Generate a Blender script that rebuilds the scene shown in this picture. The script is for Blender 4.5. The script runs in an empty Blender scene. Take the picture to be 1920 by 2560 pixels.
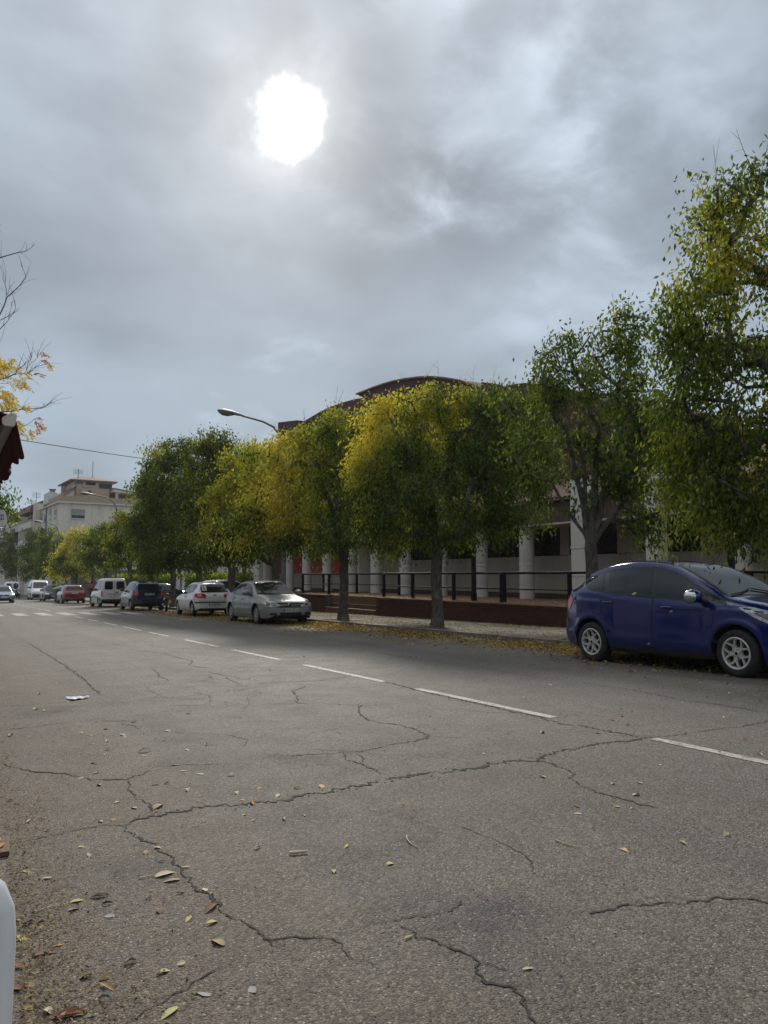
import bpy, bmesh, math, random
import numpy as np
from mathutils import Vector, Matrix
from mathutils.bvhtree import BVHTree
from mathutils.geometry import delaunay_2d_cdt

sc = bpy.context.scene
col = sc.collection
rad = math.radians

# ------------------------------------------------------------------ camera, sky, sun, exposure
CAM_H = 1.26
YAW, PITCH, FPX = rad(29.86), math.atan(160 / 1924.0), 1924.0
cd = bpy.data.cameras.new('camera')
cam = bpy.data.objects.new('camera', cd); col.objects.link(cam)
cam.location = (0, 0, CAM_H)
cam.rotation_euler = (rad(90) + PITCH, 0, -YAW)
cd.sensor_fit = 'VERTICAL'; cd.sensor_height = 24.0
cd.lens = 24.0 * FPX / 2560.0
cd.clip_start = 0.05; cd.clip_end = 3000
sc.camera = cam

SUN_DIR = Vector((0.32072, 0.78732, 0.52655)).normalized()
SUN_EL = math.asin(SUN_DIR.z); SUN_AZ = math.atan2(SUN_DIR.x, SUN_DIR.y)
sd = bpy.data.lights.new('sun', 'SUN'); sun = bpy.data.objects.new('sun', sd); col.objects.link(sun)
sd.energy = 2.1; sd.angle = rad(9); sd.color = (1.0, 0.93, 0.82)
sun.rotation_euler = SUN_DIR.to_track_quat('Z', 'Y').to_euler()
sun.location = (20, 50, 60)

world = bpy.data.worlds.new('World'); sc.world = world; world.use_nodes = True
# cloud banks and thin spots: (direction, radius in degrees, brighter or darker)
BANKS = (((0.430, 0.731, 0.530), 8, 0.34), ((0.520, 0.652, 0.552), 9, 0.34), ((0.551, 0.671, 0.496), 7, 0.3), ((0.669, 0.514, 0.536), 13, 0.26), ((0.625, 0.599, 0.500), 9, 0.1), ((0.481, 0.752, 0.451), 11, -0.3), ((0.352, 0.729, 0.588), 6, -0.24), ((0.449, 0.668, 0.594), 7, -0.26), ((0.049, 0.866, 0.497), 19, -0.2), ((0.160, 0.885, 0.438), 14, -0.08), ((0.383, 0.898, 0.217), 5, 0.2), ((0.652, 0.669, 0.357), 6, 0.16), ((0.622, 0.715, 0.321), 5, 0.12), ((0.693, 0.575, 0.436), 8, 0.08))
def build_world():
    nt = world.node_tree; N = nt.nodes; L = nt.links; N.clear()
    def n(t, **k):
        x = N.new(t)
        for a, b in k.items(): setattr(x, a, b)
        return x
    def m(op, a, b=None, c=None, clamp=False):
        x = n('ShaderNodeMath', operation=op, use_clamp=clamp)
        for i, v in enumerate((a, b, c)):
            if v is None: continue
            if isinstance(v, (int, float)): x.inputs[i].default_value = v
            else: L.new(v, x.inputs[i])
        return x.outputs[0]
    def mixc(f, a, b, bt='MIX'):
        x = n('ShaderNodeMix', data_type='RGBA', blend_type=bt)
        for i, v in ((0, f), (6, a), (7, b)):
            if isinstance(v, (int, float)): x.inputs[i].default_value = v
            elif isinstance(v, tuple): x.inputs[i].default_value = (*v, 1)
            else: L.new(v, x.inputs[i])
        return x.outputs[2]
    def smooth(v, a, b, c=0.0, d=1.0):
        x = n('ShaderNodeMapRange', interpolation_type='SMOOTHSTEP')
        L.new(v, x.inputs[0])
        for i, k in enumerate((a, b, c, d)): x.inputs[i + 1].default_value = k
        return x.outputs[0]
    tc = n('ShaderNodeTexCoord'); nrm = n('ShaderNodeVectorMath', operation='NORMALIZE')
    L.new(tc.outputs['Generated'], nrm.inputs[0]); D = nrm.outputs[0]
    sp = n('ShaderNodeSeparateXYZ'); L.new(D, sp.inputs[0])
    z = m('MAXIMUM', sp.outputs[2], 0.0)
    zz = m('ADD', z, 0.30)
    cb = n('ShaderNodeCombineXYZ')
    L.new(m('DIVIDE', sp.outputs[0], zz), cb.inputs[0]); L.new(m('DIVIDE', sp.outputs[1], zz), cb.inputs[1])
    def noise(scale, detail, rough, dist, off):
        mp = n('ShaderNodeMapping'); L.new(cb.outputs[0], mp.inputs[0]); mp.inputs['Location'].default_value = off
        t = n('ShaderNodeTexNoise'); L.new(mp.outputs[0], t.inputs['Vector'])
        t.inputs['Scale'].default_value = scale; t.inputs['Detail'].default_value = detail
        t.inputs['Roughness'].default_value = rough; t.inputs['Distortion'].default_value = dist
        return t.outputs[0]
    n1 = noise(1.5, 5, 0.5, 0.1, (3.1, 1.7, 0)); n2 = noise(4.2, 7, 0.52, 0.25, (8.2, 4.4, 0)); n3 = noise(0.75, 3, 0.45, 0.1, (1.2, 6.3, 0))
    # grey stratus: bluish low down, greyer and brighter higher up
    low = mixc(smooth(z, 0.0, 0.45), (0.298, 0.380, 0.462), (0.288, 0.336, 0.392))
    base = mixc(smooth(z, 0.50, 1.0), low, (0.84, 0.86, 0.88))
    big = smooth(n3, 0.35, 0.66, 0.84, 1.16)
    med = smooth(n1, 0.30, 0.70, 0.86, 1.20)
    up = smooth(z, 0.22, 0.50)                              # cloud texture shows higher up, veil of rain low down
    fine = m('ADD', 1.0, m('MULTIPLY', up, smooth(n2, 0.32, 0.72, -0.17, 0.26)))
    cl = m('MULTIPLY', m('MULTIPLY', big, med), fine)
    # cloud banks and thin spots of this sky: (direction, radius in degrees, brighter or darker)
    for d_, r_, a_ in BANKS:
        vv = Vector(d_).normalized(); dp = n('ShaderNodeVectorMath', operation='DOT_PRODUCT'); L.new(D, dp.inputs[0]); dp.inputs[1].default_value = vv
        wgt = smooth(m('ADD', dp.outputs['Value'], m('MULTIPLY', m('SUBTRACT', n2, 0.5), 0.03)), math.cos(rad(r_)), 1.0)
        cl = m('ADD', cl, m('MULTIPLY', m('MULTIPLY', wgt, a_ * .74), smooth(n2, .3, .7, .45, 1.4)))
    cb2 = n('ShaderNodeCombineXYZ')
    for i in range(3): L.new(cl, cb2.inputs[i])
    cloud = mixc(1.0, base, cb2.outputs[0], 'MULTIPLY')
    # sun behind thin cloud
    dt = n('ShaderNodeVectorMath', operation='DOT_PRODUCT'); L.new(D, dt.inputs[0]); dt.inputs[1].default_value = SUN_DIR
    ang = m('MULTIPLY', m('ARCCOSINE', m('MINIMUM', dt.outputs['Value'], 0.99999)), 57.29578)
    def dnoise(scale, off):
        mp = n('ShaderNodeMapping'); L.new(D, mp.inputs[0]); mp.inputs['Location'].default_value = off
        t = n('ShaderNodeTexNoise'); L.new(mp.outputs[0], t.inputs['Vector']); t.inputs['Scale'].default_value = scale; t.inputs['Detail'].default_value = 6; t.inputs['Roughness'].default_value = .6
        return t.outputs[0]
    angw = m('ADD', ang, m('ADD', smooth(dnoise(13, (2.3, 1.1, .4)), 0.25, 0.75, 1.0, -1.0), smooth(dnoise(30, (.3, 5.1, 1.4)), 0.25, 0.75, 0.12, -0.12)))
    core = smooth(angw, -1.0, 2.6, 1.0, 0.0)
    halo = m('MULTIPLY', m('POWER', 2.718, m("DIVIDE", angw, -2.8)), 0.56)
    halo2 = m('MULTIPLY', m('MULTIPLY', m('POWER', 2.718, m('DIVIDE', ang, -10.0)), 0.08), m('MULTIPLY', cl, cl))
    g = m('ADD', m('MULTIPLY', core, 2.4), m('MINIMUM', halo, 1.2))
    def scalecol(v, c):
        x = n('ShaderNodeCombineXYZ')
        for i in range(3): L.new(m('MULTIPLY', v, c[i]), x.inputs[i])
        return x.outputs[0]
    tot = mixc(1.0, cloud, scalecol(g, (1.0, 0.97, 0.90)), 'ADD')
    tot = mixc(1.0, tot, scalecol(halo2, (1.0, 0.99, 0.96)), 'ADD')
    sky = n('ShaderNodeTexSky', sky_type='NISHITA', sun_disc=False)
    sky.sun_elevation = SUN_EL; sky.sun_rotation = SUN_AZ
    STR = 0.1
    x10 = n('ShaderNodeVectorMath', operation='SCALE'); L.new(tot, x10.inputs[0]); x10.inputs['Scale'].default_value = 1 / STR
    fin = mixc(0.95, sky.outputs[0], x10.outputs[0])
    bg = n('ShaderNodeBackground'); L.new(fin, bg.inputs[0]); bg.inputs[1].default_value = STR
    out = n('ShaderNodeOutputWorld'); L.new(bg.outputs[0], out.inputs[0])
    world.cycles.sampling_method = 'MANUAL'; world.cycles.sample_map_resolution = 1024
build_world()
sc.view_settings.view_transform = 'Standard'; sc.view_settings.look = 'None'
sc.view_settings.exposure = 0.28; sc.view_settings.gamma = 1.0; sc.view_settings.use_curve_mapping = False
sc.render.engine = 'CYCLES'
sc.cycles.use_denoising = True
sc.cycles.max_bounces = 7; sc.cycles.diffuse_bounces = 3; sc.cycles.glossy_bounces = 3; sc.cycles.transmission_bounces = 4
sc.cycles.caustics_reflective = False; sc.cycles.caustics_refractive = False
sc.cycles.sample_clamp_indirect = 4.0

# ------------------------------------------------------------------ survey helpers (photo pixel -> place at a known depth)
_f = np.array([math.sin(YAW) * math.cos(PITCH), math.cos(YAW) * math.cos(PITCH), math.sin(PITCH)])
_r = np.array([math.cos(YAW), -math.sin(YAW), 0.0]); _u = np.cross(_r, _f)
SLOPE = 0.0135
def ray(u, v): return (_r * (u - 960) + _u * (1280 - v) + _f * FPX) / FPX
def gz(y): return -SLOPE * min(max(y, -40.0), 140.0)
def gnd(u, v, h=0.0):
    d = ray(u, v); t = (h - CAM_H) / (d[2] + SLOPE * d[1]); return (t * d[0], t * d[1], CAM_H + t * d[2])
def at_x(u, v, x): d = ray(u, v); t = x / d[0]; return (x, t * d[1], CAM_H + t * d[2])
def at_y(u, v, y): d = ray(u, v); t = y / d[1]; return (t * d[0], y, CAM_H + t * d[2])
def depth_of(p): return float(np.dot(np.array(p) - np.array([0, 0, CAM_H]), _f))

# ------------------------------------------------------------------ mesh helpers
class MB:
    """collects geometry for one mesh object"""
    def __init__(s): s.v = []; s.f = []; s.m = []
    def face(s, pts, mi=0):
        b = len(s.v); s.v += [tuple(p) for p in pts]; s.f.append(tuple(range(b, b + len(pts)))); s.m.append(mi)
    def grid(s, rows, mi=0, close_u=False, flip=False):
        b = len(s.v); nr = len(rows); nc = len(rows[0])
        for r in rows: s.v += [tuple(p) for p in r]
        for i in range(nr - 1):
            for j in range(nc if close_u else nc - 1):
                k = (j + 1) % nc
                q = (b + i * nc + j, b + i * nc + k, b + (i + 1) * nc + k, b + (i + 1) * nc + j)
                s.f.append(q[::-1] if flip else q); s.m.append(mi)
    def box(s, x0, x1, y0, y1, z0, z1, mi=0, bev=0.0):
        if bev > 0:
            bm = bmesh.new(); bmesh.ops.create_cube(bm, size=1.0)
            for v in bm.verts: v.co = Vector(((x0 + x1) / 2 + v.co.x * (x1 - x0), (y0 + y1) / 2 + v.co.y * (y1 - y0), (z0 + z1) / 2 + v.co.z * (z1 - z0)))
            bmesh.ops.bevel(bm, geom=bm.edges[:], offset=bev, segments=2, affect='EDGES', profile=0.5)
            b = len(s.v); bm.verts.index_update(); s.v += [tuple(v.co) for v in bm.verts]
            for f in bm.faces: s.f.append(tuple(b + v.index for v in f.verts)); s.m.append(mi)
            bm.free(); return
        b = len(s.v)
        s.v += [(x0, y0, z0), (x1, y0, z0), (x1, y1, z0), (x0, y1, z0), (x0, y0, z1), (x1, y0, z1), (x1, y1, z1), (x0, y1, z1)]
        for q in ((0, 3, 2, 1), (4, 5, 6, 7), (0, 1, 5, 4), (1, 2, 6, 5), (2, 3, 7, 6), (3, 0, 4, 7)):
            s.f.append(tuple(b + i for i in q)); s.m.append(mi)
    def tube(s, pts, r, n=8, mi=0, caps=True):
        pts = [Vector(p) for p in pts]; k = len(pts)
        rr = r if hasattr(r, '__len__') else [r] * k
        b = len(s.v); ref = None
        for i, p in enumerate(pts):
            d = (pts[min(i + 1, k - 1)] - pts[max(i - 1, 0)])
            d = d.normalized() if d.length > 1e-9 else Vector((0, 0, 1))
            if ref is None: ref = Vector((1, 0, 0)) if abs(d.x) < 0.8 else Vector((0, 1, 0))
            a = ref - d * ref.dot(d)
            if a.length < 1e-6: a = d.orthogonal()
            a.normalize(); ref = a; c = d.cross(a)
            for j in range(n):
                t = 2 * math.pi * j / n
                s.v.append(tuple(p + (a * math.cos(t) + c * math.sin(t)) * rr[i]))
        for i in range(k - 1):
            for j in range(n):
                q = (j + 1) % n
                s.f.append((b + i * n + j, b + i * n + q, b + (i + 1) * n + q, b + (i + 1) * n + j)); s.m.append(mi)
        if caps:
            s.f.append(tuple(b + j for j in range(n))[::-1]); s.m.append(mi)
            s.f.append(tuple(b + (k - 1) * n + j for j in range(n))); s.m.append(mi)
    def lathe(s, prof, n=24, c=(0, 0, 0), axis='z', mi=0, close=False):
        rows = []
        for (r, h) in prof:
            row = []
            for j in range(n):
                t = 2 * math.pi * j / n
                if axis == 'z': row.append((c[0] + r * math.cos(t), c[1] + r * math.sin(t), c[2] + h))
                elif axis == 'x': row.append((c[0] + h, c[1] + r * math.cos(t), c[2] + r * math.sin(t)))
                else: row.append((c[0] + r * math.sin(t), c[1] + h, c[2] + r * math.cos(t)))
            rows.append(row)
        s.grid(rows, mi, close_u=True)
        if close:
            b = len(s.v); s.v += rows[0]; s.f.append(tuple(range(b, b + n))[::-1]); s.m.append(mi)
            b = len(s.v); s.v += rows[-1]; s.f.append(tuple(range(b, b + n))); s.m.append(mi)
    def prism(s, poly, h0, h1, axis='z', mi=0):
        """poly in 2D extruded along an axis; x: (y,z), y: (x,z), z: (x,y)"""
        def p3(a, b, h): return {'z': (a, b, h), 'y': (a, h, b), 'x': (h, a, b)}[axis]
        n = len(poly); b = len(s.v)
        s.v += [p3(a, c, h0) for a, c in poly] + [p3(a, c, h1) for a, c in poly]
        for i in range(n):
            j = (i + 1) % n; s.f.append((b + i, b + j, b + n + j, b + n + i)); s.m.append(mi)
        s.f.append(tuple(range(b, b + n))[::-1]); s.m.append(mi)
        s.f.append(tuple(range(b + n, b + 2 * n))); s.m.append(mi)
    def mesh(s, name, mats, smooth=None, fix=True):
        me = bpy.data.meshes.new(name); me.from_pydata(s.v, [], s.f)
        for x in (mats if isinstance(mats, (list, tuple)) else [mats]): me.materials.append(x)
        if len(me.materials) > 1: me.polygons.foreach_set('material_index', s.m)
        if fix:
            bm = bmesh.new(); bm.from_mesh(me); bmesh.ops.recalc_face_normals(bm, faces=bm.faces[:]); bm.to_mesh(me); bm.free()
        if smooth is not None:
            me.polygons.foreach_set('use_smooth', [True] * len(me.polygons))
            if smooth < 179: me.set_sharp_from_angle(angle=rad(smooth))
        me.update(); return me

def link(name, me, parent=None, loc=None, rot=None):
    o = bpy.data.objects.new(name, me); col.objects.link(o)
    if parent is not None: o.parent = parent
    if loc is not None: o.location = loc
    if rot is not None: o.rotation_euler = rot
    return o
def obj(name, mb, mats, parent=None, smooth=None, loc=None, rot=None, fix=True):
    return link(name, mb.mesh(name, mats, smooth, fix), parent, loc, rot)
def tag(o, label=None, cat=None, group=None, kind=None):
    if label: o['label'] = label
    if cat: o['category'] = cat
    if group: o['group'] = group
    if kind: o['kind'] = kind
    return o
def thing(name, label, cat, loc=(0, 0, 0), rot=(0, 0, 0), group=None):
    return tag(link(name, None, None, loc, rot), label, cat, group)
def pivot(name, parent, loc=(0, 0, 0), rot=(0, 0, 0)):
    return link(name, None, parent, loc, rot)
def copy_tree(o, parent=None):
    c = o.copy(); col.objects.link(c); c.parent = parent
    for ch in list(o.children): copy_tree(ch, c)
    return c
def big_mesh(name, V, F, mats, cols=None, smooth=False, mi=None):
    """V (n,3) F (m,k) numpy -> mesh, fast; cols (n,4) point colours in attribute leaf_colour"""
    me = bpy.data.meshes.new(name); n = len(V); m, k = F.shape
    me.vertices.add(n); me.vertices.foreach_set('co', np.ascontiguousarray(V, dtype=np.float32).ravel())
    me.loops.add(m * k); me.loops.foreach_set('vertex_index', np.ascontiguousarray(F, dtype=np.int32).ravel())
    me.polygons.add(m); me.polygons.foreach_set('loop_start', np.arange(0, m * k, k, dtype=np.int32))
    for x in (mats if isinstance(mats, (list, tuple)) else [mats]): me.materials.append(x)
    if mi is not None: me.polygons.foreach_set('material_index', np.asarray(mi, dtype=np.int32))
    if smooth: me.polygons.foreach_set('use_smooth', np.ones(m, dtype=bool))
    if cols is not None:
        a = me.attributes.new('leaf_colour', 'FLOAT_COLOR', 'POINT')
        a.data.foreach_set('color', np.ascontiguousarray(cols, dtype=np.float32).ravel())
    me.update(); me.validate(); return me
_txt = {}
def text_mesh(s, size, extrude=0.001):
    cu = bpy.data.curves.new('lettering', 'FONT'); cu.body = s; cu.size = size; cu.extrude = extrude
    cu.align_x = 'CENTER'; cu.align_y = 'CENTER'; cu.resolution_u = 2
    o = bpy.data.objects.new('lettering', cu); col.objects.link(o)
    dg = bpy.context.evaluated_depsgraph_get(); dg.update()
    me = bpy.data.meshes.new_from_object(o.evaluated_get(dg))
    bpy.data.objects.remove(o); bpy.data.curves.remove(cu); return me

# ------------------------------------------------------------------ materials
def nodes(name):
    m = bpy.data.materials.new(name); m.use_nodes = True; nt = m.node_tree
    return m, nt, nt.nodes['Principled BSDF']
def N(nt, t, **k):
    x = nt.nodes.new(t)
    for a, b in k.items(): setattr(x, a, b)
    return x
def setin(nt, sock, v):
    if isinstance(v, bpy.types.NodeSocket): nt.links.new(v, sock)
    elif isinstance(v, (tuple, list)) and len(v) == 3 and sock.type == 'RGBA': sock.default_value = (*v, 1)
    else: sock.default_value = v
def tex(nt, kind, vec, **k):
    t = N(nt, kind); nt.links.new(vec, t.inputs['Vector'])
    for a, b in k.items():
        if a in t.inputs: t.inputs[a].default_value = b
        else: setattr(t, a, b)
    return t
def mixn(nt, f, a, b, bt='MIX'):
    x = N(nt, 'ShaderNodeMix', data_type='RGBA', blend_type=bt)
    setin(nt, x.inputs[0], f); setin(nt, x.inputs[6], a); setin(nt, x.inputs[7], b); return x.outputs[2]
def mapr(nt, v, a, b, c=0.0, d=1.0, smooth=False):
    x = N(nt, 'ShaderNodeMapRange'); nt.links.new(v, x.inputs[0])
    if smooth: x.interpolation_type = 'SMOOTHSTEP'
    for i, k in enumerate((a, b, c, d)): x.inputs[i + 1].default_value = k
    return x.outputs[0]
def mathn(nt, op, a, b=0.0):
    x = N(nt, 'ShaderNodeMath', operation=op); setin(nt, x.inputs[0], a); setin(nt, x.inputs[1], b); return x.outputs[0]
def pos(nt, scale=(1, 1, 1), objspace=False):
    if objspace: s = N(nt, 'ShaderNodeTexCoord').outputs['Object']
    else: s = N(nt, 'ShaderNodeNewGeometry').outputs['Position']
    mp = N(nt, 'ShaderNodeMapping'); nt.links.new(s, mp.inputs[0]); mp.inputs['Scale'].default_value = scale
    return mp.outputs[0]
def bump(nt, b, h, strength=0.3, dist=0.01):
    x = N(nt, 'ShaderNodeBump'); nt.links.new(h, x.inputs['Height'])
    x.inputs['Strength'].default_value = strength; x.inputs['Distance'].default_value = dist
    nt.links.new(x.outputs[0], b.inputs['Normal'])
def rough_mat(name, c1, c2, scale=6.0, rough=0.8, bmp=0.25, bscale=60.0, stain=None, metal=0.0, stretch=(1, 1, 1), objspace=False, spec=0.5, bdist=0.01):
    """two-tone weathered surface with fine relief; stain = (colour, scale, amount)"""
    m, nt, b = nodes(name); p = pos(nt, stretch, objspace)
    t = tex(nt, 'ShaderNodeTexNoise', p, Scale=scale, Detail=6.0, Roughness=0.6)
    c = mixn(nt, mapr(nt, t.outputs[0], 0.3, 0.7), c1, c2)
    if stain:
        s = tex(nt, 'ShaderNodeTexNoise', p, Scale=stain[1], Detail=7.0, Roughness=0.65)
        c = mixn(nt, mapr(nt, s.outputs[0], 0.48, 0.72, 0.0, stain[2]), c, stain[0])
    setin(nt, b.inputs['Base Color'], c)
    f = tex(nt, 'ShaderNodeTexNoise', p, Scale=bscale, Detail=4.0, Roughness=0.6)
    setin(nt, b.inputs['Roughness'], mapr(nt, f.outputs[0], 0.3, 0.7, rough - 0.1, min(1, rough + 0.1)))
    b.inputs['Metallic'].default_value = metal; b.inputs['Specular IOR Level'].default_value = spec
    if bmp > 0: bump(nt, b, f.outputs[0], bmp, bdist)
    return m
def paint(name, c, rough=0.28, coat=1.0, metal=0.0, dirt=0.25, flake=0.0):
    m, nt, b = nodes(name); p = pos(nt, (1, 1, 1), True)
    t = tex(nt, 'ShaderNodeTexNoise', p, Scale=2.5, Detail=6.0, Roughness=0.65)
    sp = N(nt, 'ShaderNodeSeparateXYZ'); nt.links.new(p, sp.inputs[0])
    low = mapr(nt, sp.outputs[2], 0.75, 0.15)                 # road grime splashed up the lower body
    g = mathn(nt, 'MULTIPLY', mapr(nt, t.outputs[0], 0.35, 0.75), mathn(nt, 'ADD', mathn(nt, 'MULTIPLY', low, dirt), dirt * 0.25))
    v = tex(nt, 'ShaderNodeTexVoronoi', p, Scale=26.0)
    spot = mapr(nt, v.outputs['Distance'], 0.10, 0.06, 0.0, 0.35)
    spot = mathn(nt, 'MULTIPLY', spot, mapr(nt, t.outputs[0], 0.45, 0.6))
    cc = mixn(nt, g, c, (0.16, 0.14, 0.12)); cc = mixn(nt, mathn(nt, 'MULTIPLY', spot, dirt), cc, (0.3, 0.28, 0.24))
    setin(nt, b.inputs['Base Color'], cc)
    setin(nt, b.inputs['Roughness'], mapr(nt, g, 0.0, 0.4, rough, rough + 0.3))
    b.inputs['Metallic'].default_value = metal
    b.inputs['Coat Weight'].default_value = coat; b.inputs['Coat Roughness'].default_value = 0.06
    return m
def simple(name, c, rough=0.5, metal=0.0, coat=0.0, var=0.12, scale=8.0):
    m, nt, b = nodes(name); p = pos(nt, (1, 1, 1), True)
    t = tex(nt, 'ShaderNodeTexNoise', p, Scale=scale, Detail=5.0)
    c2 = tuple(max(0, x * (1 - var * 2)) for x in c); c1 = tuple(min(1, x * (1 + var)) for x in c)
    setin(nt, b.inputs['Base Color'], mixn(nt, mapr(nt, t.outputs[0], 0.3, 0.7), c2, c1))
    setin(nt, b.inputs['Roughness'], mapr(nt, t.outputs[0], 0.3, 0.7, max(0, rough - 0.06), min(1, rough + 0.08)))
    b.inputs['Metallic'].default_value = metal; b.inputs['Coat Weight'].default_value = coat
    return m
def glass_dark(name, c=(0.010, 0.013, 0.014), rough=0.015):
    m, nt, b = nodes(name); p = pos(nt, (1, 1, 1), True)
    t = tex(nt, 'ShaderNodeTexNoise', p, Scale=3.0, Detail=5.0)
    setin(nt, b.inputs['Base Color'], mixn(nt, mapr(nt, t.outputs[0], 0.4, 0.7), c, tuple(x * 1.8 for x in c)))
    setin(nt, b.inputs['Roughness'], mapr(nt, t.outputs[0], 0.35, 0.75, rough, rough + 0.025))
    b.inputs['IOR'].default_value = 1.52; b.inputs['Specular IOR Level'].default_value = 0.36
    return m

M = {}
SLOPE_ = 0.0135
def mat_asphalt():
    m, nt, b = nodes('asphalt'); p = pos(nt)
    big = tex(nt, 'ShaderNodeTexNoise', p, Scale=0.35, Detail=6.0, Roughness=0.6)
    mid = tex(nt, 'ShaderNodeTexNoise', p, Scale=2.3, Detail=8.0, Roughness=0.7)
    lanes = tex(nt, 'ShaderNodeTexNoise', pos(nt, (1.0, 0.06, 1)), Scale=1.1, Detail=4.0, Roughness=0.55)
    c = mixn(nt, mapr(nt, big.outputs[0], 0.32, 0.68), (0.086, 0.080, 0.068), (0.126, 0.117, 0.100))
    c = mixn(nt, mapr(nt, lanes.outputs[0], 0.45, 0.70, 0.0, 0.45), c, (0.135, 0.127, 0.115))
    # dusty brown margin beside the terrace, and dry soil patches
    sp = N(nt, 'ShaderNodeSeparateXYZ'); nt.links.new(N(nt, 'ShaderNodeNewGeometry').outputs['Position'], sp.inputs[0])
    edge = mapr(nt, mathn(nt, 'ADD', sp.outputs[0], mathn(nt, 'MULTIPLY', big.outputs[0], 2.6)), 5.4, 1.7)
    c = mixn(nt, mathn(nt, 'MULTIPLY', edge, 0.85), c, (0.115, 0.088, 0.064))
    c = mixn(nt, mapr(nt, mid.outputs[0], 0.55, 0.75, 0.0, 0.45), c, (0.140, 0.112, 0.090))
    c = mixn(nt, mapr(nt, mid.outputs[0], 0.45, 0.30, 0.0, 0.7), c, (0.056, 0.054, 0.052))
    for xc_, w_, k_ in ((1.75, .34, .30), (3.25, .34, .34), (6.35, .36, .26), (7.9, .36, .22)):     # tyre-polished tracks
        tb = mathn(nt, 'ABSOLUTE', mathn(nt, 'SUBTRACT', mathn(nt, 'ADD', sp.outputs[0], mathn(nt, 'MULTIPLY', lanes.outputs[0], .5)), xc_ + .25))
        c = mixn(nt, mathn(nt, 'MULTIPLY', mapr(nt, tb, w_, .05, 0, 1, True), k_), c, (0.060, 0.058, 0.054))
    # oil and old tar: dark worn patches in the near lane
    for (px, py, pr) in ((2.35, 5.3, .45), (2.7, 4.7, .4), (2.25, 3.55, .35), (2.0, 3.15, .3), (1.75, 2.7, .28), (1.9, 2.45, .3), (1.75, 2.15, .22), (1.0, 8.6, .5), (.75, 3.6, .25)):
        dv = N(nt, 'ShaderNodeVectorMath', operation='DISTANCE'); nt.links.new(p, dv.inputs[0]); dv.inputs[1].default_value = (px, py, -SLOPE_ * py)
        w_ = mathn(nt, 'MULTIPLY', mapr(nt, mathn(nt, 'ADD', dv.outputs['Value'], mathn(nt, 'MULTIPLY', mid.outputs[0], -.35)), pr - .15, -.25), mapr(nt, mid.outputs[0], .38, .6))
        c = mixn(nt, w_, c, (0.045, 0.046, 0.050))
    # aggregate
    v1 = tex(nt, 'ShaderNodeTexVoronoi', p, Scale=95.0); v2 = tex(nt, 'ShaderNodeTexVoronoi', p, Scale=210.0)
    s1 = N(nt, 'ShaderNodeSeparateColor'); nt.links.new(v1.outputs['Color'], s1.inputs[0])
    s2 = N(nt, 'ShaderNodeSeparateColor'); nt.links.new(v2.outputs['Color'], s2.inputs[0])
    k = mathn(nt, 'MULTIPLY', mapr(nt, s1.outputs[0], 0, 1, 0.50, 1.60), mapr(nt, s2.outputs[1], 0, 1, 0.55, 1.50))
    kk = N(nt, 'ShaderNodeCombineXYZ')
    for i in range(3): nt.links.new(k, kk.inputs[i])
    c = mixn(nt, 1.0, c, kk.outputs[0], 'MULTIPLY')
    white = mathn(nt, 'MULTIPLY', mapr(nt, s1.outputs[1], 0.93, 0.95), mapr(nt, v1.outputs['Distance'], 0.55, 0.35))
    c = mixn(nt, mathn(nt, 'MULTIPLY', white, 0.7), c, (0.42, 0.40, 0.37))
    pit = mathn(nt, 'MULTIPLY', mapr(nt, s2.outputs[2], 0.80, 0.84), mapr(nt, mid.outputs[0], 0.35, 0.55))
    c = mixn(nt, mathn(nt, 'MULTIPLY', pit, 0.6), c, (0.045, 0.044, 0.043))
    setin(nt, b.inputs['Base Color'], c)
    setin(nt, b.inputs['Roughness'], mapr(nt, mid.outputs[0], 0.3, 0.7, 0.66, 0.78))
    b.inputs['Specular IOR Level'].default_value = 0.36
    h = mathn(nt, 'ADD', mathn(nt, 'MULTIPLY', mapr(nt, v1.outputs['Distance'], 0.0, 0.7, 1.0, 0.0), mapr(nt, s1.outputs[2], 0, 1, 0.3, 1.0)), mathn(nt, 'MULTIPLY', v2.outputs['Distance'], -0.5))
    bump(nt, b, h, 0.9, 0.006)
    return m
def mat_leaf():
    m = bpy.data.materials.new('leaf'); m.use_nodes = True; nt = m.node_tree; nt.nodes.clear()
    at = N(nt, 'ShaderNodeAttribute', attribute_name='leaf_colour')
    t = tex(nt, 'ShaderNodeTexNoise', pos(nt), Scale=30.0, Detail=2.0)
    c = mixn(nt, 1.0, at.outputs['Color'], mixn(nt, mapr(nt, t.outputs[0], 0.3, 0.7), (0.72, 0.74, 0.7), (1.2, 1.18, 1.1)), 'MULTIPLY')
    d = N(nt, 'ShaderNodeBsdfDiffuse'); nt.links.new(c, d.inputs[0])
    tr = N(nt, 'ShaderNodeBsdfTranslucent'); nt.links.new(mixn(nt, 1.0, c, (1.25, 1.2, 0.7), 'MULTIPLY'), tr.inputs[0])
    g = N(nt, 'ShaderNodeBsdfGlossy'); g.inputs['Roughness'].default_value = 0.55; g.inputs['Color'].default_value = (0.9, 0.95, 1, 1)
    a = N(nt, 'ShaderNodeMixShader'); a.inputs[0].default_value = 0.5; nt.links.new(d.outputs[0], a.inputs[1]); nt.links.new(tr.outputs[0], a.inputs[2])
    fr = N(nt, 'ShaderNodeFresnel'); fr.inputs[0].default_value = 1.35
    b = N(nt, 'ShaderNodeMixShader'); nt.links.new(mathn(nt, 'MULTIPLY', fr.outputs[0], 0.04), b.inputs[0]); nt.links.new(a.outputs[0], b.inputs[1]); nt.links.new(g.outputs[0], b.inputs[2])
    o = N(nt, 'ShaderNodeOutputMaterial'); nt.links.new(b.outputs[0], o.inputs[0]); return m
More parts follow.
